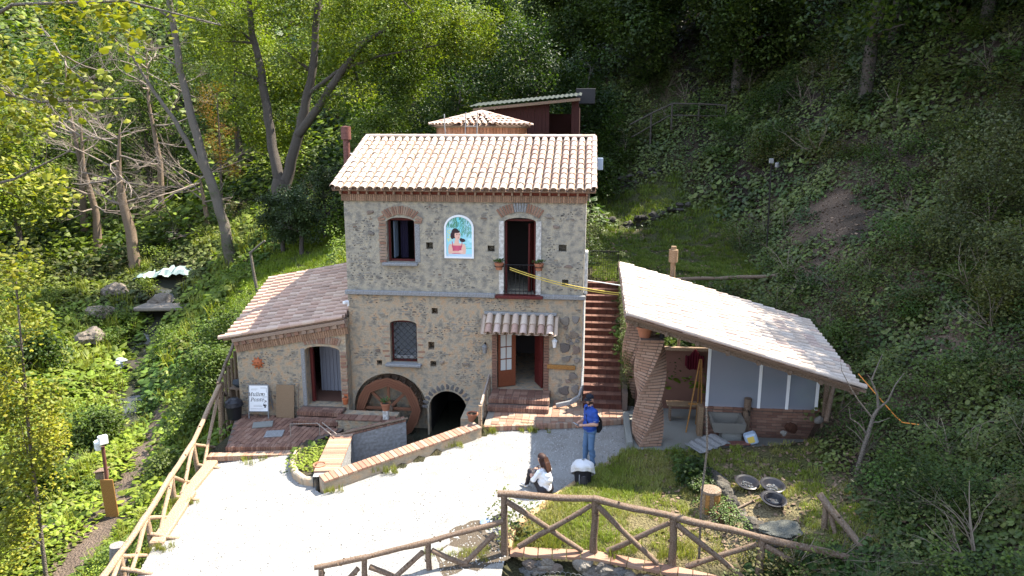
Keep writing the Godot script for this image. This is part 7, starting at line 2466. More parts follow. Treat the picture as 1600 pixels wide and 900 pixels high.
		for i in q[2]:
			var f := rf(0.38, 1.0)
			var k := int(f * (pts.size() - 1))
			var p := pts[k].lerp(pts[mini(k + 1, pts.size() - 1)], R.randf())
			var a := rf(-0.6, PI + 0.6) if i % 3 else rf(0, TAU)
			grow(tm, p, Vector3(cos(a) * 1.2, rf(-0.5, 0.9), sin(a)).normalized(), rf(1.6, 3.8), rf(0.035, 0.075), 4)
		stuff_part("branches", tm, M.twig, bt)
	# clipped evergreens on the lawn behind the annex
	var i := 0
	for q in [[-10.9, -14.6, 3.3, 1.25, "round dark glossy evergreen tree nearest the forked pole"], [-10.75, -17.6, 3.9, 1.35, "tallest dark glossy evergreen tree, middle of the lawn row"], [-10.2, -20.0, 3.4, 1.15, "dark evergreen tree half hidden by the corner of the mill house"], [-12.6, -16.2, 3.0, 1.2, "dark evergreen tree in front of the big forked trunk"]]:
		R.seed = 40 + i
		var b := land_pt(q[0], q[1])
		var h: float = q[2]
		var cr: float = q[3]
		var bl := []
		for k in 7:
			var a := TAU * k / 7.0
			bl.append([b + Vector3(cos(a) * cr * 0.5, h * 0.45 + 0.28 * h * (k % 3) * 0.7, sin(a) * cr * 0.5), Vector3(cr * 0.62, h * 0.22, cr * 0.62), 46])
		bl.append([b + Vector3(0, h * 0.85, 0), Vector3(cr * 0.6, h * 0.16, cr * 0.6), 40])
		tree("evergreen_tree", q[4], b, [[[b - Vector3(0, 0.2, 0), 0.13], [b + Vector3(0.05, h * 0.35, 0), 0.10], [b + Vector3(0, h * 0.8, 0), 0.05]]], bl, "citrus", 1.0, Color(0.028, 0.05, 0.016), Color(0.06, 0.085, 0.03), M.bark, M.ivyleaf, "clipped evergreen trees on the lawn", 3)
		i += 1
	# near poplar whose branches hang into the upper left corner
	R.seed = 51
	tree("poplar_tree", "near poplar with big yellow green leaves hanging into the upper left corner", Vector3(-7.4, -2.1, 10.6), [
		[[Vector3(-7.4, -2.4, 10.6), 0.30], [Vector3(-7.2, 3, 10.7), 0.24], [Vector3(-6.9, 8, 10.8), 0.18], [Vector3(-6.5, 13, 10.8), 0.08]],
		[[Vector3(-7.0, 7.3, 10.8), 0.05], [Vector3(-5.4, 8.6, 10.9), 0.035], [Vector3(-3.8, 9.3, 11), 0.022], [Vector3(-2.2, 9.3, 11.1), 0.014], [Vector3(-1.0, 9.0, 11.1), 0.008]],
		[[Vector3(-7.0, 6.2, 10.8), 0.04], [Vector3(-5.6, 6.8, 10.8), 0.026], [Vector3(-4.2, 7.1, 10.9), 0.015], [Vector3(-3.3, 7.5, 10.9), 0.008]],
		[[Vector3(-6.8, 8.6, 10.8), 0.045], [Vector3(-5.0, 8.4, 10.9), 0.028], [Vector3(-3.6, 8.1, 11), 0.016], [Vector3(-2.4, 8.15, 11), 0.01]]],
		[[Vector3(-4.3, 9.2, 11), Vector3(1.1, 0.75, 0.9), 64], [Vector3(-2.9, 9.3, 11.1), Vector3(0.9, 0.5, 0.7), 40], [Vector3(-1.7, 9.05, 11.1), Vector3(0.75, 0.34, 0.6), 24], [Vector3(-4.3, 8.2, 10.9), Vector3(0.9, 0.5, 0.7), 40], [Vector3(-3.2, 8.3, 11), Vector3(0.8, 0.3, 0.6), 15], [Vector3(-4.5, 7.0, 10.8), Vector3(0.9, 0.5, 0.7), 50], [Vector3(-3.9, 7.3, 10.9), Vector3(0.5, 0.25, 0.5), 14], [Vector3(-5.5, 6.1, 10.6), Vector3(0.9, 0.6, 0.8), 50], [Vector3(-5.8, 8, 10.6), Vector3(1.2, 1.4, 1.2), 110], [Vector3(-5.8, 10.8, 10.8), Vector3(1.8, 1.5, 1.6), 140], [Vector3(-2.6, 8.6, 11.1), Vector3(1.0, 0.3, 0.6), 12]],
		"poplar", 0.85, Color(0.29, 0.29, 0.03), Color(0.17, 0.20, 0.028), M.palebark, M.leaf, "", 3)
	R.seed = 52
	tree("young_poplar", "slim young poplar with yellow leaves at the left edge beyond the path", Vector3(-8.3, -2.0, 7.0), [[[Vector3(-8.5, -2.2, 6.6), 0.05], [Vector3(-8.3, 1.5, 6.7), 0.035], [Vector3(-7.8, 5.4, 7), 0.01]]],
		[[Vector3(-7.75, 4.9, 7), Vector3(0.35, 0.75, 0.4), 40], [Vector3(-7.95, 3.8, 7), Vector3(0.65, 0.8, 0.6), 95], [Vector3(-8.1, 2.6, 7), Vector3(0.8, 0.8, 0.75), 130], [Vector3(-8.2, 1.4, 7), Vector3(0.85, 0.8, 0.8), 140], [Vector3(-8.5, 0.3, 7), Vector3(0.9, 0.8, 0.8), 120], [Vector3(-9.0, 3.2, 7.4), Vector3(0.8, 1.6, 0.8), 130], [Vector3(-8.9, -0.8, 7.3), Vector3(0.9, 0.7, 0.8), 90]],
		"poplar", 0.8, Color(0.31, 0.30, 0.03), Color(0.17, 0.21, 0.028), M.palebark, M.leaf, "", 3)
	# small orange leaved tree
	R.seed = 53
	var ob := land_pt(-19.5, -23)
	tree("orange_tree", "small tree with orange young leaves behind the leaning trunk", ob, [[[ob, 0.10], [ob + Vector3(0.2, 4, 0), 0.07], [ob + Vector3(0.3, 8.0, 0), 0.02]]], [[ob + Vector3(0.3, 5.2, 0), Vector3(0.9, 1.2, 0.8), 50], [ob + Vector3(0.0, 7.4, 0), Vector3(0.8, 1.3, 0.8), 46], [ob + Vector3(0.9, 3.8, 0.2), Vector3(0.7, 0.9, 0.7), 28]], "fine", 1.0, Color(0.33, 0.16, 0.03), Color(0.24, 0.15, 0.03), M.bark, M.leaf, "", 3)
	# bare sapling by the pavilion
	var sb := Vector3(9.32, 0.5, 5.2)
	var sap := thing("bare_sapling", "bare forked grey sapling right of the pavilion", "tree", sb)
	var sm := MB.new()
	for br in [[[9.32, .4, 5.2, .055], [9.33, .9, 5.2, .05], [9.40, 1.35, 5.2, .046], [9.45, 1.61, 5.2, .043], [9.52, 2.04, 5.2, .038], [9.60, 2.2, 5.2, .033]], [[9.60, 2.2, 5.2, .026], [9.75, 2.4, 5.25, .021], [9.83, 2.75, 5.3, .017], [9.98, 3.03, 5.3, .008]], [[9.60, 2.2, 5.2, .03], [9.55, 2.5, 5.2, .024], [9.42, 2.8, 5.15, .019], [9.60, 3.35, 5.1, .007]], [[9.42, 2.8, 5.15, .012], [9.3, 2.95, 5.2, .006]], [[9.45, 1.61, 5.2, .02], [9.22, 1.88, 5.25, .014], [9.05, 1.98, 5.25, .01], [8.99, 2.25, 5.25, .005]], [[9.48, 1.9, 5.2, .018], [9.62, 1.93, 5.25, .012], [9.8, 2.05, 5.3, .006]], [[9.5, 2.0, 5.2, .02], [9.2, 2.35, 5.2, .015], [9.03, 2.6, 5.2, .012], [8.8, 2.99, 5.2, .007], [8.74, 3.3, 5.2, .003]], [[9.38, 1.45, 5.2, .014], [9.2, 1.65, 5.2, .009], [9.0, 1.8, 5.2, .005]]]:
		var pts := PackedVector3Array(); var rad := PackedFloat32Array()
		for w in br:
			pts.append(Vector3(w[0], w[1], w[2]) - sb); rad.append(w[3])
		sm.tube(pts, rad, 6)
	put("trunk", sm, M.palebark, sap)
	# woodland
	i = 0
	var la := ["lime green", "mid green", "pale leaved"]
	for q in [[-22.6, -32, 14, 3.4, 0, "slender dark trunked tree with lime leaves, straight above the leaning trunk"], [-9.9, -30, 13, 3.2, 0, "left one of the pair of dark trunks behind the chimney pipe"], [-8.4, -30.6, 12.5, 3.2, 1, "right one of the pair of dark trunks behind the chimney pipe"], [-17.5, -27, 9, 3.0, 0, "rounded lime tree left of the forked trunk"], [-27, -27.5, 11, 3.2, 1, "green tree behind the bare twigs"], [-31, -20, 9.5, 3.4, 0, "lime tree at the left edge, low on the bank"], [-35, -28, 12, 3.6, 1, "green tree high at the left edge behind the poplar leaves"], [-5.5, -27, 8.5, 3.0, 0, "lime bushy tree above the chimney pipe"], [-28, -40, 14, 4.0, 0, "tall lime tree far back on the left"], [-15, -38, 13, 3.8, 0, "tall lime tree in the far gap right of the forked trunk"], [-4.5, -36, 11, 3.6, 1, "far green tree above the turret"], [-38, -38, 13, 4, 1, "far tree behind the left edge of the wood"], [-36, -12, 9, 3.4, 1, "broad green tree at the extreme left beyond the stream"], [-20, -48, 15, 4.4, 0, "farthest lime tree on the valley floor"], [-6, -47, 13, 4.2, 1, "farthest green tree above the roof ridge"], [-44, -24, 11, 4, 0, "far left lime tree up the slope"]]:
		var a: Color = [Color(0.24, 0.285, 0.03), Color(0.12, 0.18, 0.026), Color(0.18, 0.22, 0.06)][q[4]]
		var b2: Color = [Color(0.13, 0.19, 0.026), Color(0.055, 0.10, 0.02), Color(0.11, 0.16, 0.04)][q[4]]
		wood_tree(i, q[0], q[1], q[2], q[3], q[5], "woodland_tree", a, b2, 1.9, 1.0, 0.32, "woodland trees left of and behind the mill")
		i += 1
	for q in [[-3.6, -17.5, 6.5, 2.8, "dense dark evergreen directly behind the turret's left side"], [0.5, -18.5, 7.0, 3.0, "dense dark evergreen behind the green shed roof"], [-7.6, -16.0, 5.0, 2.4, "bushy mid green shrub tree right of the lawn trees"], [3.2, -21.5, 6.0, 2.6, "dark bushy evergreen right of the shed"], [-6.2, -20.5, 7.5, 2.8, "bright bushy tree above the chimney pipe's cap"]]:
		var dk: bool = q[0] > -5
		wood_tree(i, q[0], q[1], q[2], q[3], q[4], "bushy_tree", Color(0.05, 0.085, 0.018) if dk else Color(0.12, 0.165, 0.022), Color(0.022, 0.045, 0.014) if dk else Color(0.055, 0.10, 0.02), 1.5, 1.5, 0.12, "bushy trees close behind the mill")
		i += 1
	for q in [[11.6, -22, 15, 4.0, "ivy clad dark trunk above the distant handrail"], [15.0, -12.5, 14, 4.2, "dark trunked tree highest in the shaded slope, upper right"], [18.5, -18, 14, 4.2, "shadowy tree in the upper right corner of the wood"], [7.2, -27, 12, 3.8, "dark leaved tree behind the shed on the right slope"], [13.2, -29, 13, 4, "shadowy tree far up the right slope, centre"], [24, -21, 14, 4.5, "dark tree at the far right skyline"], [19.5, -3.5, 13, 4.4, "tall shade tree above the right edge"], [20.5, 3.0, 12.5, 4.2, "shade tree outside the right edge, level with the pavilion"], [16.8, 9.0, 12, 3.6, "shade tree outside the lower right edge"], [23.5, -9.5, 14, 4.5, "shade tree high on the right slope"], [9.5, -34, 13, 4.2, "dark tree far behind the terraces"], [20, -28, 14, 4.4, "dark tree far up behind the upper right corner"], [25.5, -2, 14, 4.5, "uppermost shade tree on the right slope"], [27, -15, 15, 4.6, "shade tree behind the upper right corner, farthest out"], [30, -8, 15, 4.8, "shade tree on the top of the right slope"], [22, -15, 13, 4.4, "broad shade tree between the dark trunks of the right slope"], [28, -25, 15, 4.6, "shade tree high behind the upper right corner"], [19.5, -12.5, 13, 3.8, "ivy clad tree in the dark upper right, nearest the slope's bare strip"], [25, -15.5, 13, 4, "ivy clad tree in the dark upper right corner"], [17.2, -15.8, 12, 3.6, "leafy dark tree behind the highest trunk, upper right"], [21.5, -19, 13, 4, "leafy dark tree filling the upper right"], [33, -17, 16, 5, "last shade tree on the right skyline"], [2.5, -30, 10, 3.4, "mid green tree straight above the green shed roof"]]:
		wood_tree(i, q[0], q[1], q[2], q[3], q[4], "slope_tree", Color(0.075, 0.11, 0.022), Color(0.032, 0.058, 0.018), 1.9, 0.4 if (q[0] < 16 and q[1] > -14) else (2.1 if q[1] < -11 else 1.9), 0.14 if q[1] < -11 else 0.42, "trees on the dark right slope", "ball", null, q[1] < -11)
		i += 1
	# shrubs one can tell apart
	i = 0
	for q in [[16.2, -4.2, 1.6, "large pale broom shrub at the far right edge", Color(0.20, 0.22, 0.10)], [17.0, -6.0, 1.7, "highest pale broom shrub at the right edge", Color(0.17, 0.20, 0.08)], [14.8, 0.2, 1.2, "pale feathery shrub below the broom shrubs", Color(0.19, 0.21, 0.09)], [14.0, -1.5, 1.1, "pale grey green shrub at the right edge of the slope", Color(0.16, 0.18, 0.075)], [15.3, -2.8, 1.3, "second pale shrub above the right edge of the slope", Color(0.15, 0.17, 0.07)], [13.6, 1.6, 0.9, "yellowish shrub at the right edge, below the pale ones", Color(0.16, 0.17, 0.05)], [11.7, -13.5, 1.2, "sunlit green shrub high on the slope right of the handrail", Color(0.075, 0.12, 0.025)], [12.6, -17, 1.4, "dark green shrub under the ivy clad trunk", Color(0.05, 0.09, 0.02)], [3.9, -16.8, 1.5, "leafy green bush right of the dark shed", Color(0.07, 0.12, 0.025)], [4.6, -19.5, 1.4, "bush above the leafy one right of the shed", Color(0.06, 0.10, 0.02)], [-8.6, -0.6, 0.8, "bright bramble bush just left of the annex roof edge", Color(0.11, 0.16, 0.025)], [-9.6, -3.2, 1.1, "large leafy bush left of the annex eave", Color(0.10, 0.155, 0.025)], [-10.6, -6.0, 1.1, "leafy bush beyond the annex eave", Color(0.085, 0.135, 0.025)], [-8.9, 1.8, 0.6, "leafy sprig bush at the top of the dirt path", Color(0.11, 0.15, 0.03)], [-13.5, -1.5, 1.0, "rounded bramble mound left of the path", Color(0.09, 0.145, 0.025)], [-15.5, 0.5, 1.2, "bigger bramble mound left of the path", Color(0.085, 0.135, 0.02)], [-12.2, 3.0, 1.0, "bramble mound beside the lamp pole", Color(0.10, 0.15, 0.025)], [-11.0, 6.5, 0.9, "bramble mound at the lower left corner", Color(0.08, 0.13, 0.02)], [-18.5, -5.0, 1.3, "dark leafy mound at the stream's left bank", Color(0.06, 0.105, 0.02)], [10.6, 0.2, 0.8, "bright green shrub behind the pavilion's right eave", Color(0.10, 0.15, 0.03)], [9.9, -2.6, 0.6, "small shrub at the foot of the grey log fence", Color(0.06, 0.10, 0.025)], [5.9, 4.6, 0.35, "low dark ivy bush against the stone edging", Color(0.05, 0.09, 0.02)], [12.0, 6.4, 0.5, "pale variegated shrub on the lower right slope", Color(0.17, 0.20, 0.09)]]:
		R.seed = 500 + i
		var b := land_pt(q[0], q[1])
		var r: float = q[2]
		tree("leafy_shrub", q[3], b, [[[b - Vector3(0, 0.1, 0), 0.03 * r + 0.01], [b + Vector3(0.1, r * 0.5, 0), 0.02 * r + 0.008]]], [[b + Vector3(0, r * 0.45, 0), Vector3(r, r * 0.6, r), 60 * r + 20], [b + Vector3(rf(-0.4, 0.4) * r, r * 0.8, rf(-0.4, 0.4) * r), Vector3(r * 0.6, r * 0.5, r * 0.6), 36 * r + 8]], "ball" if q[0] < 9 else "fine", 0.75 + 0.35 * r, q[4], shade_of(q[4], 0.6), M.bark, M.leaf, "leafy shrubs", 4, "shrub")
		i += 1
	# hedge growth between stairs and pavilion, plants in the bed, sprouts on the terrace edges
	R.seed = 61
	var xf := []; var cols := []
	for k in 330:
		var z := rf(-4.2, 0.5)
		var sy := lerpf(0.2, 3.0, clampf((0.5 - z) / 4.9, 0, 1))
		xf.append(Transform3D(Basis(Vector3.UP, rf(0, TAU)).scaled(Vector3.ONE * rf(0.3, 0.5)), Vector3(rf(4.66, 4.80), sy + rf(0.15, 1.15), z)))
		cols.append(shade_of(Color(0.09, 0.12, 0.03), rf(0.5, 1.2)))
	tag(multi("stair_ivy", CL.small, M.ivyleaf, xf, cols), "ivy hanging on the low wall between the stairs and the pavilion", "ivy")
	xf = []; cols = []
	for k in 120:
		var f := R.randf()
		var p := Vector3(5.95, 0.05, 3.5).lerp(Vector3(6.75, 0.05, 7.0), f) + Vector3(rf(-0.35, 0.05), rf(0.0, 0.3), rf(-0.2, 0.2))
		xf.append(Transform3D(Basis(Vector3.UP, rf(0, TAU)).scaled(Vector3.ONE * rf(0.3, 0.7)), p))
		cols.append(shade_of(Color(0.06, 0.095, 0.02), rf(0.5, 1.5)))
	tag(multi("edging_ivy", CL.small, M.ivyleaf, xf, cols), "dark ivy growing along the foot of the stone edging", "ivy")
	xf = []; cols = []
	for k in 46:
		var a := rf(0, TAU)
		var t := sqrt(R.randf())
		xf.append(Transform3D(Basis(Vector3.UP, rf(0, TAU)).scaled(Vector3.ONE * rf(0.35, 0.75)), Vector3(-3.35 + cos(a) * t * 0.48, -0.42, 3.35 + sin(a) * t * 0.95)))
		cols.append(shade_of(Color(0.24, 0.30, 0.04), rf(0.7, 1.2)))
	tag(multi("bed_plants", CL.broad, M.leaf, xf, cols), "bright green leafy plants in the rounded flower bed", "plants")
	xf = []; cols = []
	for q in [[Vector3(1.0, 0.0, 2.3), 14, 0.25], [Vector3(2.2, 0, 1.98), 22, 0.5], [Vector3(-1.2, -0.2, 4.35), 10, 0.3], [Vector3(0.2, -0.05, 3.1), 10, 0.25], [Vector3(-5.0, -0.74, 3.1), 12, 0.6], [Vector3(-2.2, -0.35, 5.2), 6, 0.2], [Vector3(-5.8, -0.8, 5.3), 16, 0.35], [Vector3(-5.2, -0.76, 7.3), 14, 0.3], [Vector3(1.2, -0.05, 7.9), 30, 0.6], [Vector3(2.6, 0.05, 7.5), 24, 0.6], [Vector3(4.8, 0.03, 7.5), 24, 0.8]]:
		for k in q[1]:
			var p: Vector3 = q[0] + Vector3(rf(-1, 1) * q[2], 0, rf(-0.35, 0.35) * q[2])
			xf.append(Transform3D(Basis(Vector3.UP, rf(0, TAU)).scaled(Vector3.ONE * rf(0.25, 0.6)), p))
			cols.append(shade_of(Color(0.24, 0.26, 0.06), rf(0.7, 1.2)))
	tag(multi("yard_weeds", CL.tuft, M.leaf, xf, cols), "small weeds sprouting along the edges of the gravel yard", "weeds")

# ---------------------------------------------------------------- ground sheets
func ramp(lo: float, hi: float, step: float, far_lo: float, far_hi: float) -> PackedFloat32Array:
	var a := PackedFloat32Array()
	var x := lo
	var left := []
	var st := step
	while x > far_lo:
		st *= 1.16
		x -= st
		left.push_front(x)
	for q in left: a.append(q)
	x = lo
	while x < hi:
		a.append(x); x += step
	st = step
	while x < far_hi:
		a.append(x)
		st *= 1.16
		x += st
	a.append(far_hi)
	return a

func ground_color(x: float, z: float, h: float) -> Color:
	var pn := patch.get_noise_2d(x * 1.7, z * 1.7)
	var pf := bumps.get_noise_2d(x * 3, z * 3)
	var c := Color(0.085, 0.062, 0.042).lerp(Color(0.15, 0.105, 0.07), clampf(0.5 + pf, 0, 1))
	if lawn(x, z):
		c = Color(0.14, 0.15, 0.045).lerp(Color(0.29, 0.24, 0.14), clampf(0.35 - pn * 1.4, 0, 1))
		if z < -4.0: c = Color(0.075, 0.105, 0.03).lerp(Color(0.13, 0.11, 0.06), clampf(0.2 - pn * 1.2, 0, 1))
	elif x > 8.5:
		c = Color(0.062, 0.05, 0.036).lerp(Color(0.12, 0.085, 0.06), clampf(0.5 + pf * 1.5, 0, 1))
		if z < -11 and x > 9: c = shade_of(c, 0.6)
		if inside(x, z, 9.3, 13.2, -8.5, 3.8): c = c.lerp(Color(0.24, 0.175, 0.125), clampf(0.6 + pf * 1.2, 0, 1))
	else:
		c = Color(0.06, 0.07, 0.028).lerp(Color(0.11, 0.085, 0.05), clampf(0.4 + pf, 0, 1))
	var dp := near_line(PATH, x, z)
	if dp < 0.3: c = c.lerp(Color(0.24, 0.185, 0.145) * (0.85 + pf * 0.5), clampf((0.3 - dp) / 0.5, 0, 1))
	var ds := near_line(STREAM, x, z)
	if ds < 0.4: c = c.lerp(Color(0.10, 0.075, 0.05), clampf((0.4 - ds) / 0.5, 0, 1))
	return c

func ground() -> void:
	var xs := ramp(-10.5, 11.5, 0.34, -170.0, 170.0)
	var zs := ramp(-8.0, 10.0, 0.34, -190.0, 60.0)
	var m := MB.new()
	var hs := []
	var cs := []
	for z in zs:
		var row := PackedFloat32Array()
		var cr := PackedColorArray()
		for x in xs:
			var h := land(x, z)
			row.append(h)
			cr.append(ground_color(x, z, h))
		hs.append(row); cs.append(cr)
	var nx := xs.size()
	var nz := zs.size()
	var nrm := []
	for j in nz:
		var r := PackedVector3Array()
		for i in nx:
			var a := maxi(i - 1, 0); var b := mini(i + 1, nx - 1)
			var c := maxi(j - 1, 0); var d := mini(j + 1, nz - 1)
			r.append(Vector3(-(hs[j][b] - hs[j][a]) / (xs[b] - xs[a]), 1.0, -(hs[d][i] - hs[c][i]) / (zs[d] - zs[c])).normalized())
		nrm.append(r)
	for j in nz - 1:
		for i in nx - 1:
			var p := [Vector3(xs[i], hs[j][i], zs[j]), Vector3(xs[i], hs[j + 1][i], zs[j + 1]), Vector3(xs[i + 1], hs[j + 1][i + 1], zs[j + 1]), Vector3(xs[i + 1], hs[j][i + 1], zs[j])]
			var q := [nrm[j][i], nrm[j + 1][i], nrm[j + 1][i + 1], nrm[j][i + 1]]
			var k := [cs[j][i], cs[j + 1][i], cs[j + 1][i + 1], cs[j][i + 1]]
			for t in [[0, 1, 2], [0, 2, 3]]:
				m.v.append(p[t[0]]); m.v.append(p[t[2]]); m.v.append(p[t[1]])
				m.n.append(q[t[0]]); m.n.append(q[t[2]]); m.n.append(q[t[1]])
				m.c.append(k[t[0]]); m.c.append(k[t[2]]); m.c.append(k[t[1]])
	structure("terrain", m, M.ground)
	# the gravel sheet lies a little above it
	var g := MB.new()
	for half in [PackedVector2Array([Vector2(1, -50), Vector2(50, -50), Vector2(50, 50), Vector2(1, 50)]), PackedVector2Array([Vector2(-50, -50), Vector2(1, -50), Vector2(1, 50), Vector2(-50, 50)])]:
		for pl in Geometry2D.intersect_polygons(YARD, half):
			var ix := Geometry2D.triangulate_polygon(pl)
			for i in range(0, ix.size(), 3):
				var a: Vector2 = pl[ix[i]]; var b: Vector2 = pl[ix[i + 1]]; var c: Vector2 = pl[ix[i + 2]]
				if (b - a).cross(c - a) > 0.0:
					var t := b; b = c; c = t
				g.tri(Vector3(a.x, yard_y(a.x), a.y), Vector3(b.x, yard_y(b.x), b.y), Vector3(c.x, yard_y(c.x), c.y))
	structure("gravel_yard", g, M.gravel)
	# bare earth where the gravel thins out beside the corner post
	var so := MB.new()
	var c0 := Vector2(1.45, 7.7)
	for i in 28:
		var a0 := TAU * i / 28.0
		var a1 := TAU * (i + 1) / 28.0
		var rr := func(a: float) -> Vector3:
			var q := Vector2(cos(a) * 0.62, sin(a) * 0.85) * (1.0 + 0.18 * sin(a * 3.0 + 1.0) + 0.12 * sin(a * 7.0)) + c0
			return Vector3(q.x, yard_y(q.x) + 0.005, q.y)
		so.tri(Vector3(c0.x, yard_y(c0.x) + 0.005, c0.y), rr.call(a1), rr.call(a0))
	structure("bare_earth", so, M.litter)
	R.seed = 71
	var pm := MB.new()
	rock(pm, Vector3(1, 0.6, 0.85), 3)
	var pmesh := pm.mesh()
	var xf := []; var cols := []
	for i in 16000:
		var x := rf(-6.4, 4.8)
		var z := rf(1.4, 10.4)
		if not Geometry2D.is_point_in_polygon(Vector2(x, z), YARD): continue
		if R.randf() < 0.0: continue
		var s := rf(0.009, 0.022)
		xf.append(Transform3D(Basis(Vector3(rf(-1, 1), rf(-1, 1), rf(-1, 1)).normalized(), rf(0, 3)).scaled(Vector3.ONE * s), Vector3(x, yard_y(x) + s * 0.2, z)))
		var k := rf(0.31, 0.44) if R.randf() < 0.9 else rf(0.12, 0.25)
		cols.append(Color(k, k * 0.985, k * 0.95))
	tag(multi("gravel_stones", pmesh, M.vc, xf, cols), "loose white gravel stones scattered over the yard", "gravel")
	# dead leaves on the litter strewn bank and along the yard edge
	var lm := MB.new()
	lm.col = Color.WHITE
	leaf(lm, Vector3(-0.05, 0, 0), Vector3(1, 0.1, 0), 0.10, 0.035)
	var lmesh := lm.mesh()
	xf = []; cols = []
	for i in 9000:
		var x := rf(8.8, 16.0)
		var z := rf(-11, 9)
		if i % 6 == 0:
			x = rf(-6.6, -5.0); z = rf(3, 9)
		if i % 7 == 0:
			x = rf(5, 9.5); z = rf(3, 7.5)
		if i % 5 == 0:
			x = rf(3.8, 11); z = rf(-14, -4)
		var p := land_pt(x, z, 0.03)
		if bare_zone(x, z): continue
		xf.append(Transform3D(Basis(Vector3(rf(-0.5, 0.5), 1, rf(-0.5, 0.5)).normalized(), rf(0, TAU)).scaled(Vector3.ONE * rf(0.5, 1.3)), p))
		cols.append(Color(0.14, 0.09, 0.055).lerp(Color(0.24, 0.165, 0.11), R.randf()) * rf(0.6, 1.1))
	tag(multi("fallen_leaves", lmesh, M.vc, xf, cols), "brown fallen leaves littering the slope and beds", "leaves")
	# stream water: a ribbon that follows the bed
	var w := MB.new()
	for i in STREAM.size() - 1:
		for k in 4:
			var a: Vector3 = STREAM[i].lerp(STREAM[i + 1], k / 4.0)
			var b: Vector3 = STREAM[i].lerp(STREAM[i + 1], (k + 1) / 4.0)
			var d := Vector2(b.x - a.x, b.y - a.y).normalized()
			var s := Vector2(-d.y, d.x)
			var ya := base_h(a.x, a.y) - 0.33
			var yb := base_h(b.x, b.y) - 0.33
			w.quad(Vector3(a.x - s.x * 0.9, ya, a.y - s.y * 0.9), Vector3(b.x - s.x * 0.9, yb, b.y - s.y * 0.9), Vector3(b.x + s.x * 0.9, yb, b.y + s.y * 0.9), Vector3(a.x + s.x * 0.9, ya, a.y + s.y * 0.9))
	structure("stream", w, M.water)

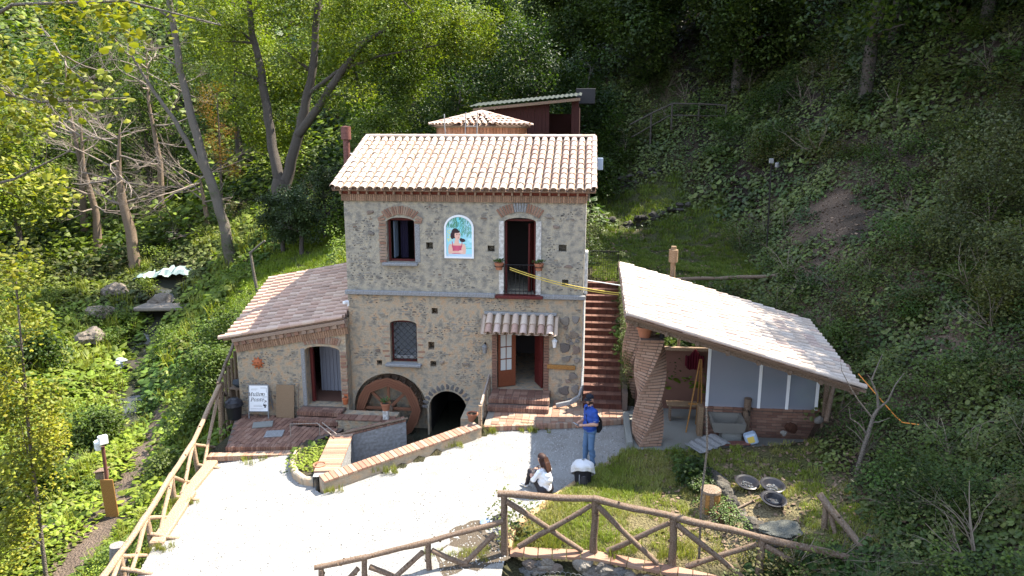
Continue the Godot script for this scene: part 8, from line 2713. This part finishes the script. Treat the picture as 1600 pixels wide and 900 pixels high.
# ---------------------------------------------------------------- people
# bones: [a, b, ra, rb, colour]; joined with a smooth minimum and meshed as surface nets
func skin(m: MB, bones: Array, cell: float, xf: Transform3D, blend := 0.02) -> void:
	var lo := Vector3(1e9, 1e9, 1e9)
	var hi := -lo
	for b in bones:
		var r := maxf(b[2], b[3]) + cell * 3
		for p in [b[0], b[1]]:
			lo = lo.min(p - Vector3.ONE * r)
			hi = hi.max(p + Vector3.ONE * r)
	var n := Vector3i(((hi - lo) / cell).ceil()) + Vector3i.ONE
	var sx := 1
	var sy := n.x
	var sz := n.x * n.y
	var sum := PackedFloat32Array()
	sum.resize(n.x * n.y * n.z)
	var best := PackedFloat32Array()
	best.resize(sum.size())
	best.fill(1e9)
	var own := PackedInt32Array()
	own.resize(sum.size())
	var kk := 1.0 / (blend * 0.35)
	for bi in bones.size():
		var b: Array = bones[bi]
		var r: float = maxf(b[2], b[3]) + maxf(cell * 2.5, blend * 1.6)
		var p0 := Vector3i(((b[0].min(b[1]) - Vector3.ONE * r - lo) / cell).floor()).clamp(Vector3i.ZERO, n - Vector3i.ONE)
		var p1 := Vector3i(((b[0].max(b[1]) + Vector3.ONE * r - lo) / cell).ceil()).clamp(Vector3i.ZERO, n - Vector3i.ONE)
		var a: Vector3 = b[0]
		var ab: Vector3 = b[1] - b[0]
		var l2 := maxf(ab.length_squared(), 1e-8)
		for z in range(p0.z, p1.z + 1):
			for y in range(p0.y, p1.y + 1):
				for x in range(p0.x, p1.x + 1):
					var p := lo + Vector3(x, y, z) * cell
					var t := clampf((p - a).dot(ab) / l2, 0.0, 1.0)
					var d: float = (p - a - ab * t).length() - lerpf(b[2], b[3], t)
					var id := x + y * sy + z * sz
					sum[id] += exp(-kk * clampf(d, -0.2, 0.4))
					if d < best[id]:
						best[id] = d; own[id] = bi
	var fld := PackedFloat32Array()
	fld.resize(sum.size())
	for i in sum.size():
		fld[i] = 0.4 if sum[i] <= 0.0 else -log(sum[i]) / kk
		if blend >= 0.03 and sum[i] > 0.0:
			# folds of the clothes
			var px := (i % n.x) * cell; var py := float((i / n.x) % n.y) * cell; var pz := float(i / (n.x * n.y)) * cell
			fld[i] += 0.006 * sin(py * 52.0 + 2.6 * sin(px * 23.0) + 2.1 * sin(pz * 27.0 + px * 11.0)) * (0.5 + 0.5 * sin(py * 11.0 + px * 7.0))
	var vid := {}
	var vp := PackedVector3Array()
	var vn := PackedVector3Array()
	var vc := PackedColorArray()
	var cor := [0, sx, sy, sx + sy, sz, sx + sz, sy + sz, sx + sy + sz]
	var cp := [Vector3(0, 0, 0), Vector3(1, 0, 0), Vector3(0, 1, 0), Vector3(1, 1, 0), Vector3(0, 0, 1), Vector3(1, 0, 1), Vector3(0, 1, 1), Vector3(1, 1, 1)]
	var ed := [[0, 1], [2, 3], [4, 5], [6, 7], [0, 2], [1, 3], [4, 6], [5, 7], [0, 4], [1, 5], [2, 6], [3, 7]]
	for z in n.z - 1:
		for y in n.y - 1:
			for x in n.x - 1:
				var id := x + y * sy + z * sz
				var neg := 0
				for c in cor:
					if fld[id + c] < 0.0: neg += 1
				if neg == 0 or neg == 8: continue
				var s := Vector3.ZERO
				var k := 0
				for e in ed:
					var fa := fld[id + cor[e[0]]]
					var fb := fld[id + cor[e[1]]]
					if (fa < 0.0) != (fb < 0.0):
						s += cp[e[0]].lerp(cp[e[1]], fa / (fa - fb))
						k += 1
				s /= k
				vid[id] = vp.size()
				vp.append(lo + (Vector3(x, y, z) + s) * cell)
				var g := Vector3(fld[id + 1] + fld[id + 1 + sy] + fld[id + 1 + sz] + fld[id + 1 + sy + sz] - fld[id] - fld[id + sy] - fld[id + sz] - fld[id + sy + sz],
					fld[id + sy] + fld[id + 1 + sy] + fld[id + sy + sz] + fld[id + 1 + sy + sz] - fld[id] - fld[id + 1] - fld[id + sz] - fld[id + 1 + sz],
					fld[id + sz] + fld[id + 1 + sz] + fld[id + sy + sz] + fld[id + 1 + sy + sz] - fld[id] - fld[id + 1] - fld[id + sy] - fld[id + 1 + sy])
				vn.append(g.normalized())
				var bb := id
				for c in cor:
					if best[id + c] < best[bb]: bb = id + c
				vc.append(bones[own[bb]][4])
	var emit := func(i0: int, i1: int, i2: int, i3: int, flip: bool) -> void:
		if not (vid.has(i0) and vid.has(i1) and vid.has(i2) and vid.has(i3)): return
		var q := [vid[i0], vid[i1], vid[i2], vid[i3]]
		if flip: q.reverse()
		for t in [[0, 1, 2], [0, 2, 3]]:
			var w := [q[t[0]], q[t[2]], q[t[1]]]
			for u in w:
				m.v.append(xf * vp[u])
				m.n.append((xf.basis * vn[u]).normalized())
				m.c.append(vc[u])
	for z in range(1, n.z - 1):
		for y in range(1, n.y - 1):
			for x in range(1, n.x - 1):
				var id := x + y * sy + z * sz
				var a := fld[id] < 0.0
				if a != (fld[id + sx] < 0.0): emit.call(id - sy - sz, id - sz, id, id - sy, not a)
				if a != (fld[id + sy] < 0.0): emit.call(id - sx - sz, id - sz, id, id - sx, a)
				if a != (fld[id + sz] < 0.0): emit.call(id - sx - sy, id - sy, id, id - sx, not a)

func hand(m: MB, xf: Transform3D, left: bool, curl: float, c: Color) -> void:
	# palm along +z, fingers curling towards -y, thumb on the inner side
	var s := 1.0 if left else -1.0
	var b := [[Vector3(0, 0, -0.02), Vector3(0, 0, 0.02), 0.026, 0.028, c], [Vector3(-0.022, 0, 0.03), Vector3(-0.026, 0, 0.075), 0.016, 0.013, c], [Vector3(0.0, 0, 0.03), Vector3(0.0, 0, 0.08), 0.017, 0.013, c], [Vector3(0.022, 0, 0.03), Vector3(0.024, 0, 0.074), 0.016, 0.012, c]]
	var lens := [0.072, 0.080, 0.074, 0.058]
	for i in 4:
		var x := (-0.030 + i * 0.020) * -s
		var p := Vector3(x, 0, 0.082 - absf(i - 1.2) * 0.004)
		var an := 0.25
		for k in 3:
			an += curl * (0.8 + 0.15 * i)
			var ln: float = lens[i] * [0.46, 0.31, 0.23][k]
			var q := p + Vector3(0.05 * (i - 1.5) * -s * 0.03, -sin(an), cos(an)) * ln
			b.append([p, q, 0.0088 - k * 0.0008, 0.0082 - k * 0.001, c])
			p = q
	var tp := Vector3(-0.026 * -s * -1.0, -0.006, 0.012)
	var td := Vector3(0.7 * s, -0.35, 0.65).normalized()
	b.append([tp, tp + td * 0.04, 0.013, 0.011, c])
	b.append([tp + td * 0.04, tp + td * 0.04 + (td + Vector3(-0.3 * s, -0.2, 0.5)).normalized() * 0.03, 0.0105, 0.008, c])
	skin(m, b, 0.0045, xf, 0.008)

func head(m: MB, xf: Transform3D, c: Color, hair: Color, beard: bool) -> void:
	var d := Color(0.03, 0.02, 0.018)
	var b := [
		[Vector3(0, 0.03, -0.015), Vector3(0, 0.045, -0.03), 0.080, 0.082, c], [Vector3(-0.02, 0.04, 0.0), Vector3(0.02, 0.04, 0.0), 0.075, 0.075, c],
		[Vector3(0, -0.02, 0.03), Vector3(0, -0.075, 0.045), 0.060, 0.038, hair if beard else c], [Vector3(-0.035, -0.05, 0.0), Vector3(0.035, -0.05, 0.0), 0.042, 0.042, hair if beard else c],
		[Vector3(0, 0.0, 0.05), Vector3(0, 0.02, 0.045), 0.045, 0.045, c],
		[Vector3(0, 0.022, 0.085), Vector3(0, -0.018, 0.105), 0.009, 0.014, c], [Vector3(-0.012, -0.02, 0.093), Vector3(0.012, -0.02, 0.093), 0.010, 0.010, c],
		[Vector3(-0.05, 0.036, 0.066), Vector3(-0.015, 0.040, 0.083), 0.008, 0.009, hair], [Vector3(0.05, 0.036, 0.066), Vector3(0.015, 0.040, 0.083), 0.008, 0.009, hair],
		[Vector3(-0.032, 0.018, 0.078), Vector3(-0.031, 0.018, 0.080), 0.011, 0.011, d], [Vector3(0.032, 0.018, 0.078), Vector3(0.031, 0.018, 0.080), 0.011, 0.011, d],
		[Vector3(-0.02, -0.048, 0.083), Vector3(0.02, -0.048, 0.083), 0.008, 0.008, Color(0.30, 0.12, 0.10)],
		[Vector3(-0.082, 0.02, -0.012), Vector3(-0.084, -0.02, -0.004), 0.014, 0.011, c], [Vector3(0.082, 0.02, -0.012), Vector3(0.084, -0.02, -0.004), 0.014, 0.011, c]]
	skin(m, b, 0.0065, xf, 0.012)

func people() -> void:
	var sk := Color(0.40, 0.235, 0.165)
	var blue := Color(0.018, 0.055, 0.27)
	var jean := Color(0.085, 0.15, 0.26)
	var shoe := Color(0.02, 0.021, 0.026)
	var sole := Color(0.55, 0.55, 0.55)
	var man := thing("person", "standing bearded person in blue polo shirt, jeans and dark cap holding a controller", "person", Vector3(3.69, 0.0, 3.9))
	man.rotation.y = -1.06
	var m := MB.new()
	var b := [
		[Vector3(-0.07, 0.93, 0), Vector3(0.07, 0.93, 0), 0.120, 0.120, jean], [Vector3(-0.06, 1.05, 0.01), Vector3(0.06, 1.05, 0.01), 0.118, 0.118, blue], [Vector3(-0.07, 1.0, 0.02), Vector3(0.07, 1.0, 0.02), 0.128, 0.128, blue],
		[Vector3(-0.085, 1.20, 0.0), Vector3(0.085, 1.20, 0.0), 0.118, 0.118, blue], [Vector3(-0.10, 1.33, -0.01), Vector3(0.10, 1.33, -0.01), 0.112, 0.112, blue], [Vector3(-0.155, 1.42, -0.015), Vector3(0.155, 1.42, -0.015), 0.066, 0.066, blue],
		[Vector3(0, 1.44, -0.01), Vector3(0, 1.49, 0.0), 0.070, 0.062, blue], [Vector3(0, 1.48, 0.0), Vector3(0, 1.57, 0.015), 0.056, 0.052, sk],
		[Vector3(0.095, 0.90, 0.0), Vector3(0.115, 0.50, 0.02), 0.094, 0.066, jean], [Vector3(0.115, 0.50, 0.02), Vector3(0.125, 0.10, -0.03), 0.066, 0.052, jean], [Vector3(0.115, 0.40, -0.02), Vector3(0.12, 0.3, -0.04), 0.058, 0.056, jean],
		[Vector3(-0.095, 0.90, 0.0), Vector3(-0.105, 0.50, 0.05), 0.094, 0.066, jean], [Vector3(-0.105, 0.50, 0.05), Vector3(-0.10, 0.10, 0.06), 0.066, 0.052, jean], [Vector3(-0.105, 0.40, 0.02), Vector3(-0.1, 0.3, 0.03), 0.058, 0.056, jean],
		[Vector3(0.125, 0.075, -0.06), Vector3(0.15, 0.05, 0.14), 0.046, 0.040, shoe], [Vector3(0.125, 0.02, -0.07), Vector3(0.15, 0.02, 0.15), 0.036, 0.036, sole],
		[Vector3(-0.10, 0.075, 0.03), Vector3(-0.115, 0.05, 0.24), 0.046, 0.040, shoe], [Vector3(-0.10, 0.02, 0.02), Vector3(-0.115, 0.02, 0.25), 0.036, 0.036, sole],
		[Vector3(0.19, 1.415, -0.01), Vector3(0.235, 1.23, -0.03), 0.068, 0.066, blue], [Vector3(0.235, 1.24, -0.03), Vector3(0.245, 1.13, -0.03), 0.044, 0.042, sk], [Vector3(0.245, 1.13, -0.03), Vector3(0.11, 1.10, 0.235), 0.043, 0.029, sk],
		[Vector3(-0.19, 1.415, -0.01), Vector3(-0.235, 1.23, -0.03), 0.068, 0.066, blue], [Vector3(-0.235, 1.24, -0.03), Vector3(-0.245, 1.13, -0.03), 0.044, 0.042, sk], [Vector3(-0.245, 1.13, -0.03), Vector3(-0.11, 1.10, 0.235), 0.043, 0.029, sk],
	]
	skin(m, b, 0.0155, Transform3D.IDENTITY, 0.03)
	var hx := Transform3D(Basis(Vector3.UP, 0.55) * Basis(Vector3.RIGHT, 0.08), Vector3(0, 1.655, 0.03))
	head(m, hx, sk, Color(0.035, 0.022, 0.016), true)
	hand(m, Transform3D(Basis(Vector3.UP, -0.5) * Basis(Vector3.BACK, -0.5), Vector3(0.10, 1.10, 0.25)), true, 0.45, sk)
	hand(m, Transform3D(Basis(Vector3.UP, 0.5) * Basis(Vector3.BACK, 0.5), Vector3(-0.10, 1.10, 0.25)), false, 0.45, sk)
	put("body", m, M.skinvc, man)
	m = MB.new()
	m.col = Color(0.018, 0.02, 0.035)
	m.at(hx)
	m.lathe(PackedVector2Array([Vector2(0.094, 0.045), Vector2(0.097, 0.08), Vector2(0.085, 0.115), Vector2(0.05, 0.138), Vector2(0, 0.143)]), 18, Vector3(0, 0, -0.012))
	for k in 10:
		var a0 := -0.95 + k * 0.19
		var a1 := a0 + 0.19
		var p := func(a: float, r: float, y: float) -> Vector3: return Vector3(sin(a) * r, y, cos(a) * r - 0.012)
		var r0: float = 0.095 + 0.075 * cos(a0 * 1.3)
		var r1: float = 0.095 + 0.075 * cos(a1 * 1.3)
		m.quad(p.call(a0, 0.09, 0.055), p.call(a0, r0, 0.045), p.call(a1, r1, 0.045), p.call(a1, 0.09, 0.055))
		m.quad(p.call(a0, 0.09, 0.047), p.call(a1, 0.09, 0.047), p.call(a1, r1, 0.038), p.call(a0, r0, 0.038))
		m.quad(p.call(a0, r0, 0.038), p.call(a1, r1, 0.038), p.call(a1, r1, 0.045), p.call(a0, r0, 0.045))
	m.off()
	put("cap", m, M.cloth, man)
	m = MB.new()
	m.col = Color(0.55, 0.6, 0.65)
	for sx in [-1, 1]:
		m.box(Vector3(sx * 0.222, 1.205, -0.03), Vector3(0.13, 0.012, 0.13), 0.004, Basis(Vector3.BACK, sx * 0.22))
	m.col = Color(0.018, 0.05, 0.28)
	m.tube(PackedVector3Array([Vector3(0.05, 1.505, 0.05), Vector3(0, 1.525, -0.06), Vector3(-0.05, 1.505, 0.05), Vector3(0, 1.46, 0.075), Vector3(0.05, 1.505, 0.05)]), PackedFloat32Array([0.018, 0.018, 0.018, 0.016, 0.018]), 6)
	put("shirt_trim", m, M.cloth, man)
	m = MB.new()
	m.col = Color(0.018, 0.018, 0.02)
	m.tube(PackedVector3Array([Vector3(0.05, 0.84, -0.17), Vector3(0.04, 0.93, -0.19), Vector3(0.03, 1.12, -0.19), Vector3(0.02, 1.25, -0.16)]), PackedFloat32Array([0.06, 0.11, 0.10, 0.05]), 12)
	m.tube(PackedVector3Array([Vector3(0.02, 1.22, -0.17), Vector3(-0.08, 1.48, -0.06), Vector3(-0.1, 1.45, 0.07), Vector3(0.1, 1.1, 0.125), Vector3(0.13, 1.0, 0.03), Vector3(0.08, 0.95, -0.14)]), PackedFloat32Array([0.014, 0.014, 0.014, 0.014, 0.014, 0.014]), 5)
	put("shoulder_bag", m, M.cloth, man)
	var ct := thing("drone_controller", "small dark remote controller with phone in the standing person's hands", "controller", Vector3.ZERO)
	ct.transform = man.transform * Transform3D(Basis.IDENTITY, Vector3(0, 1.085, 0.325))
	m = MB.new(); m.col = Color(0.05, 0.05, 0.055)
	m.box(Vector3.ZERO, Vector3(0.17, 0.035, 0.07), 0.012)
	for sx in [-1, 1]:
		m.rod(Vector3(sx * 0.05, 0.015, -0.01), Vector3(sx * 0.05, 0.035, -0.01), 0.008)
	put("body", m, M.vc, ct)
	m = MB.new(); m.col = Color(0.3, 0.33, 0.36)
	m.box(Vector3(0, 0.045, 0.07), Vector3(0.15, 0.008, 0.075), 0.003, Basis(Vector3.RIGHT, -0.5))
	put("screen", m, M.vc, ct)

	var white := Color(0.70, 0.71, 0.75)
	var dark := Color(0.025, 0.022, 0.025)
	var wo := thing("person", "seated person with long brown hair and white top, seen from behind", "person", Vector3(2.74, 0.02, 5.45))
	wo.rotation.y = -2.35
	m = MB.new()
	b = [
		[Vector3(-0.08, 0.11, 0), Vector3(0.08, 0.11, 0), 0.12, 0.12, dark], [Vector3(0, 0.16, 0.0), Vector3(0, 0.30, 0.02), 0.125, 0.118, white], [Vector3(-0.05, 0.30, 0.03), Vector3(0.05, 0.30, 0.03), 0.11, 0.11, white],
		[Vector3(-0.06, 0.43, 0.05), Vector3(0.06, 0.43, 0.05), 0.105, 0.105, white], [Vector3(-0.13, 0.53, 0.06), Vector3(0.13, 0.53, 0.06), 0.058, 0.058, white], [Vector3(0, 0.57, 0.07), Vector3(0, 0.67, 0.10), 0.048, 0.046, sk],
		[Vector3(0, 0.36, -0.07), Vector3(0.01, 0.45, -0.065), 0.105, 0.09, white],
		[Vector3(0.09, 0.12, 0.03), Vector3(0.13, 0.44, 0.36), 0.092, 0.064, dark], [Vector3(0.13, 0.44, 0.36), Vector3(0.12, 0.07, 0.50), 0.06, 0.043, dark], [Vector3(0.12, 0.05, 0.48), Vector3(0.13, 0.035, 0.66), 0.04, 0.032, Color(0.5, 0.5, 0.52)],
		[Vector3(-0.09, 0.12, 0.03), Vector3(-0.13, 0.42, 0.38), 0.092, 0.064, dark], [Vector3(-0.13, 0.42, 0.38), Vector3(-0.13, 0.07, 0.54), 0.06, 0.043, dark], [Vector3(-0.13, 0.05, 0.52), Vector3(-0.14, 0.035, 0.70), 0.04, 0.032, Color(0.5, 0.5, 0.52)],
		[Vector3(0.16, 0.53, 0.06), Vector3(0.24, 0.34, 0.14), 0.055, 0.048, white], [Vector3(0.24, 0.34, 0.14), Vector3(0.14, 0.42, 0.34), 0.038, 0.026, sk],
		[Vector3(-0.16, 0.53, 0.06), Vector3(-0.24, 0.34, 0.14), 0.055, 0.048, white], [Vector3(-0.24, 0.34, 0.14), Vector3(-0.10, 0.42, 0.33), 0.038, 0.026, sk],
	]
	skin(m, b, 0.0155, Transform3D.IDENTITY, 0.03)
	hx = Transform3D(Basis(Vector3.UP, 0.2) * Basis(Vector3.RIGHT, 0.25), Vector3(0, 0.755, 0.13))
	head(m, hx, sk, Color(0.06, 0.03, 0.02), false)
	hand(m, Transform3D(Basis(Vector3.UP, -0.4), Vector3(0.13, 0.43, 0.355)), true, 0.4, sk)
	hand(m, Transform3D(Basis(Vector3.UP, 0.4), Vector3(-0.09, 0.43, 0.345)), false, 0.4, sk)
	put("body", m, M.skinvc, wo)
	m = MB.new()
	var hc := Color(0.038, 0.018, 0.012)
	var hb := [[Vector3(0, 0.05, -0.03), Vector3(0, 0.07, 0.0), 0.088, 0.086, hc], [Vector3(0, 0.03, -0.05), Vector3(0, -0.10, -0.07), 0.072, 0.066, hc], [Vector3(-0.03, -0.08, -0.09), Vector3(-0.05, -0.24, -0.13), 0.06, 0.035, hc], [Vector3(0.03, -0.08, -0.09), Vector3(0.045, -0.26, -0.14), 0.06, 0.03, hc], [Vector3(-0.075, 0.03, -0.01), Vector3(-0.085, -0.12, -0.03), 0.03, 0.026, hc], [Vector3(0.075, 0.03, -0.01), Vector3(0.085, -0.12, -0.03), 0.03, 0.026, hc]]
	skin(m, hb, 0.011, hx, 0.02)
	for k in 40:
		m.col = Color(0.05, 0.023, 0.014) * rf(0.6, 1.7)
		var x := rf(-0.085, 0.085)
		var q := [hx * Vector3(x * 0.8, 0.05, -0.115), hx * Vector3(x * 0.9, -0.08, -0.14), hx * Vector3(x * 0.95, -0.2, -0.155), hx * Vector3(x * 0.8 + rf(-0.02, 0.02), rf(-0.33, -0.25), -0.155)]
		m.tube(PackedVector3Array(q), PackedFloat32Array([0.004, 0.008, 0.007, 0.002]), 4, false)
	put("hair", m, M.skinvc, wo)

func _ready() -> void:
	R.seed = 1
	cam = Camera3D.new()
	cam.name = "camera"
	cam.fov = 44.135
	cam.position = Vector3(3.502, 7.637, 19.827)
	cam.rotation = Vector3(deg_to_rad(-11.77), deg_to_rad(6.019), deg_to_rad(0.148))
	cam.near = 0.1
	cam.far = 800.0
	add_child(cam)
	var we := WorldEnvironment.new()
	we.name = "environment"
	var e := Environment.new()
	e.background_mode = Environment.BG_SKY
	var sm := ProceduralSkyMaterial.new()
	sm.sky_top_color = Color(0.66, 0.74, 0.87)
	sm.sky_horizon_color = Color(0.93, 0.935, 0.94)
	sm.ground_bottom_color = Color(0.25, 0.25, 0.22)
	sm.ground_horizon_color = Color(0.6, 0.65, 0.68)
	sm.sky_curve = 0.15
	sm.sky_energy_multiplier = 0.95
	var sky := Sky.new()
	sky.sky_material = sm
	e.sky = sky
	e.tonemap_mode = Environment.TONE_MAPPER_LINEAR
	e.tonemap_exposure = 3.8
	e.sdfgi_enabled = true
	e.ssao_enabled = true
	e.ssil_enabled = true
	we.environment = e
	add_child(we)
	var sun := DirectionalLight3D.new()
	sun.name = "sun"
	sun.light_energy = 1.6
	sun.light_color = Color(1.0, 0.965, 0.90)
	sun.light_angular_distance = 0.5
	sun.shadow_enabled = true
	add_child(sun)
	sun.look_at_from_position(Vector3(0.453, 0.839, -0.296) * 50.0, Vector3.ZERO)

	var t0 := Time.get_ticks_msec()
	make_materials()
	M.kerbstone = mat(L(0.58, 0.44, 0.28), 0.85, T.grain, 3.0, T.grey, 0.4)
	M.orangepot = mat(L(0.55, 0.17, 0.07), 0.75, T.fine, 5.0)
	M.bedsoil = mat(L(0.10, 0.085, 0.055), 1.0, T.fine, 4.0, T.grey, 2.0)
	M.palebox = mat(L(0.34, 0.42, 0.52), 0.5)
	M.darkpane = mat(L(0.10, 0.13, 0.17), 0.4)
	M.yellow = mat(L(0.62, 0.46, 0.10), 0.7)
	M.orange = mat(L(0.70, 0.25, 0.05), 0.6)
	M.greywood = mat(L(0.50, 0.48, 0.46), 0.85, T.grain, 3.0, T.grey, 0.5)
	M.concrete = mat(L(0.33, 0.33, 0.30), 0.9, T.speck, 2.0, T.grey, 0.4)
	for i in 3:
		var k: Array = [[0.17, 0.085, 0.065], [0.14, 0.07, 0.055], [0.20, 0.105, 0.08]][i]
		M["stair%d" % i] = mat(L(k[0], k[1], k[2]), 0.85, T.fine, 4.0, T.grey, 0.5)
	M.tarp = mat(L(0.36, 0.46, 0.44), 0.6, T.soft, 1.5)
	M.oldpot = mat(L(0.17, 0.095, 0.06), 0.85, T.fine, 5.0)
	for i in 4:
		var k: Array = [[0.66, 0.575, 0.50], [0.62, 0.52, 0.44], [0.69, 0.61, 0.54], [0.60, 0.47, 0.41]][i]
		M["paletile%d" % i] = mat(L(k[0], k[1], k[2]), 0.85, T.fine, 2.6, T.grey, 0.4)
	M.shedred = mat(L(0.055, 0.018, 0.017), 0.8, T.grain, 2.0)
	M.shedroof = mat(L(0.045, 0.065, 0.058), 0.75, T.speck, 1.5)
	M.channel_plaster = mat(L(0.36, 0.37, 0.385), 0.9, T.soft, 1.5, T.grey, 1.5)
	make_land()
	make_clumps()
	print("land ", Time.get_ticks_msec() - t0)
	ground()
	print("ground ", Time.get_ticks_msec() - t0)
	mill_house()
	mural()
	annex()
	patio()
	porch()
	stairs()
	mill_race()
	pavilion()
	behind()
	fences()
	kerb_edge()
	dry_wall()
	props()
	print("built ", Time.get_ticks_msec() - t0)
	people()
	print("people ", Time.get_ticks_msec() - t0)
	ground_cover()
	trees()
	print("plants ", Time.get_ticks_msec() - t0)
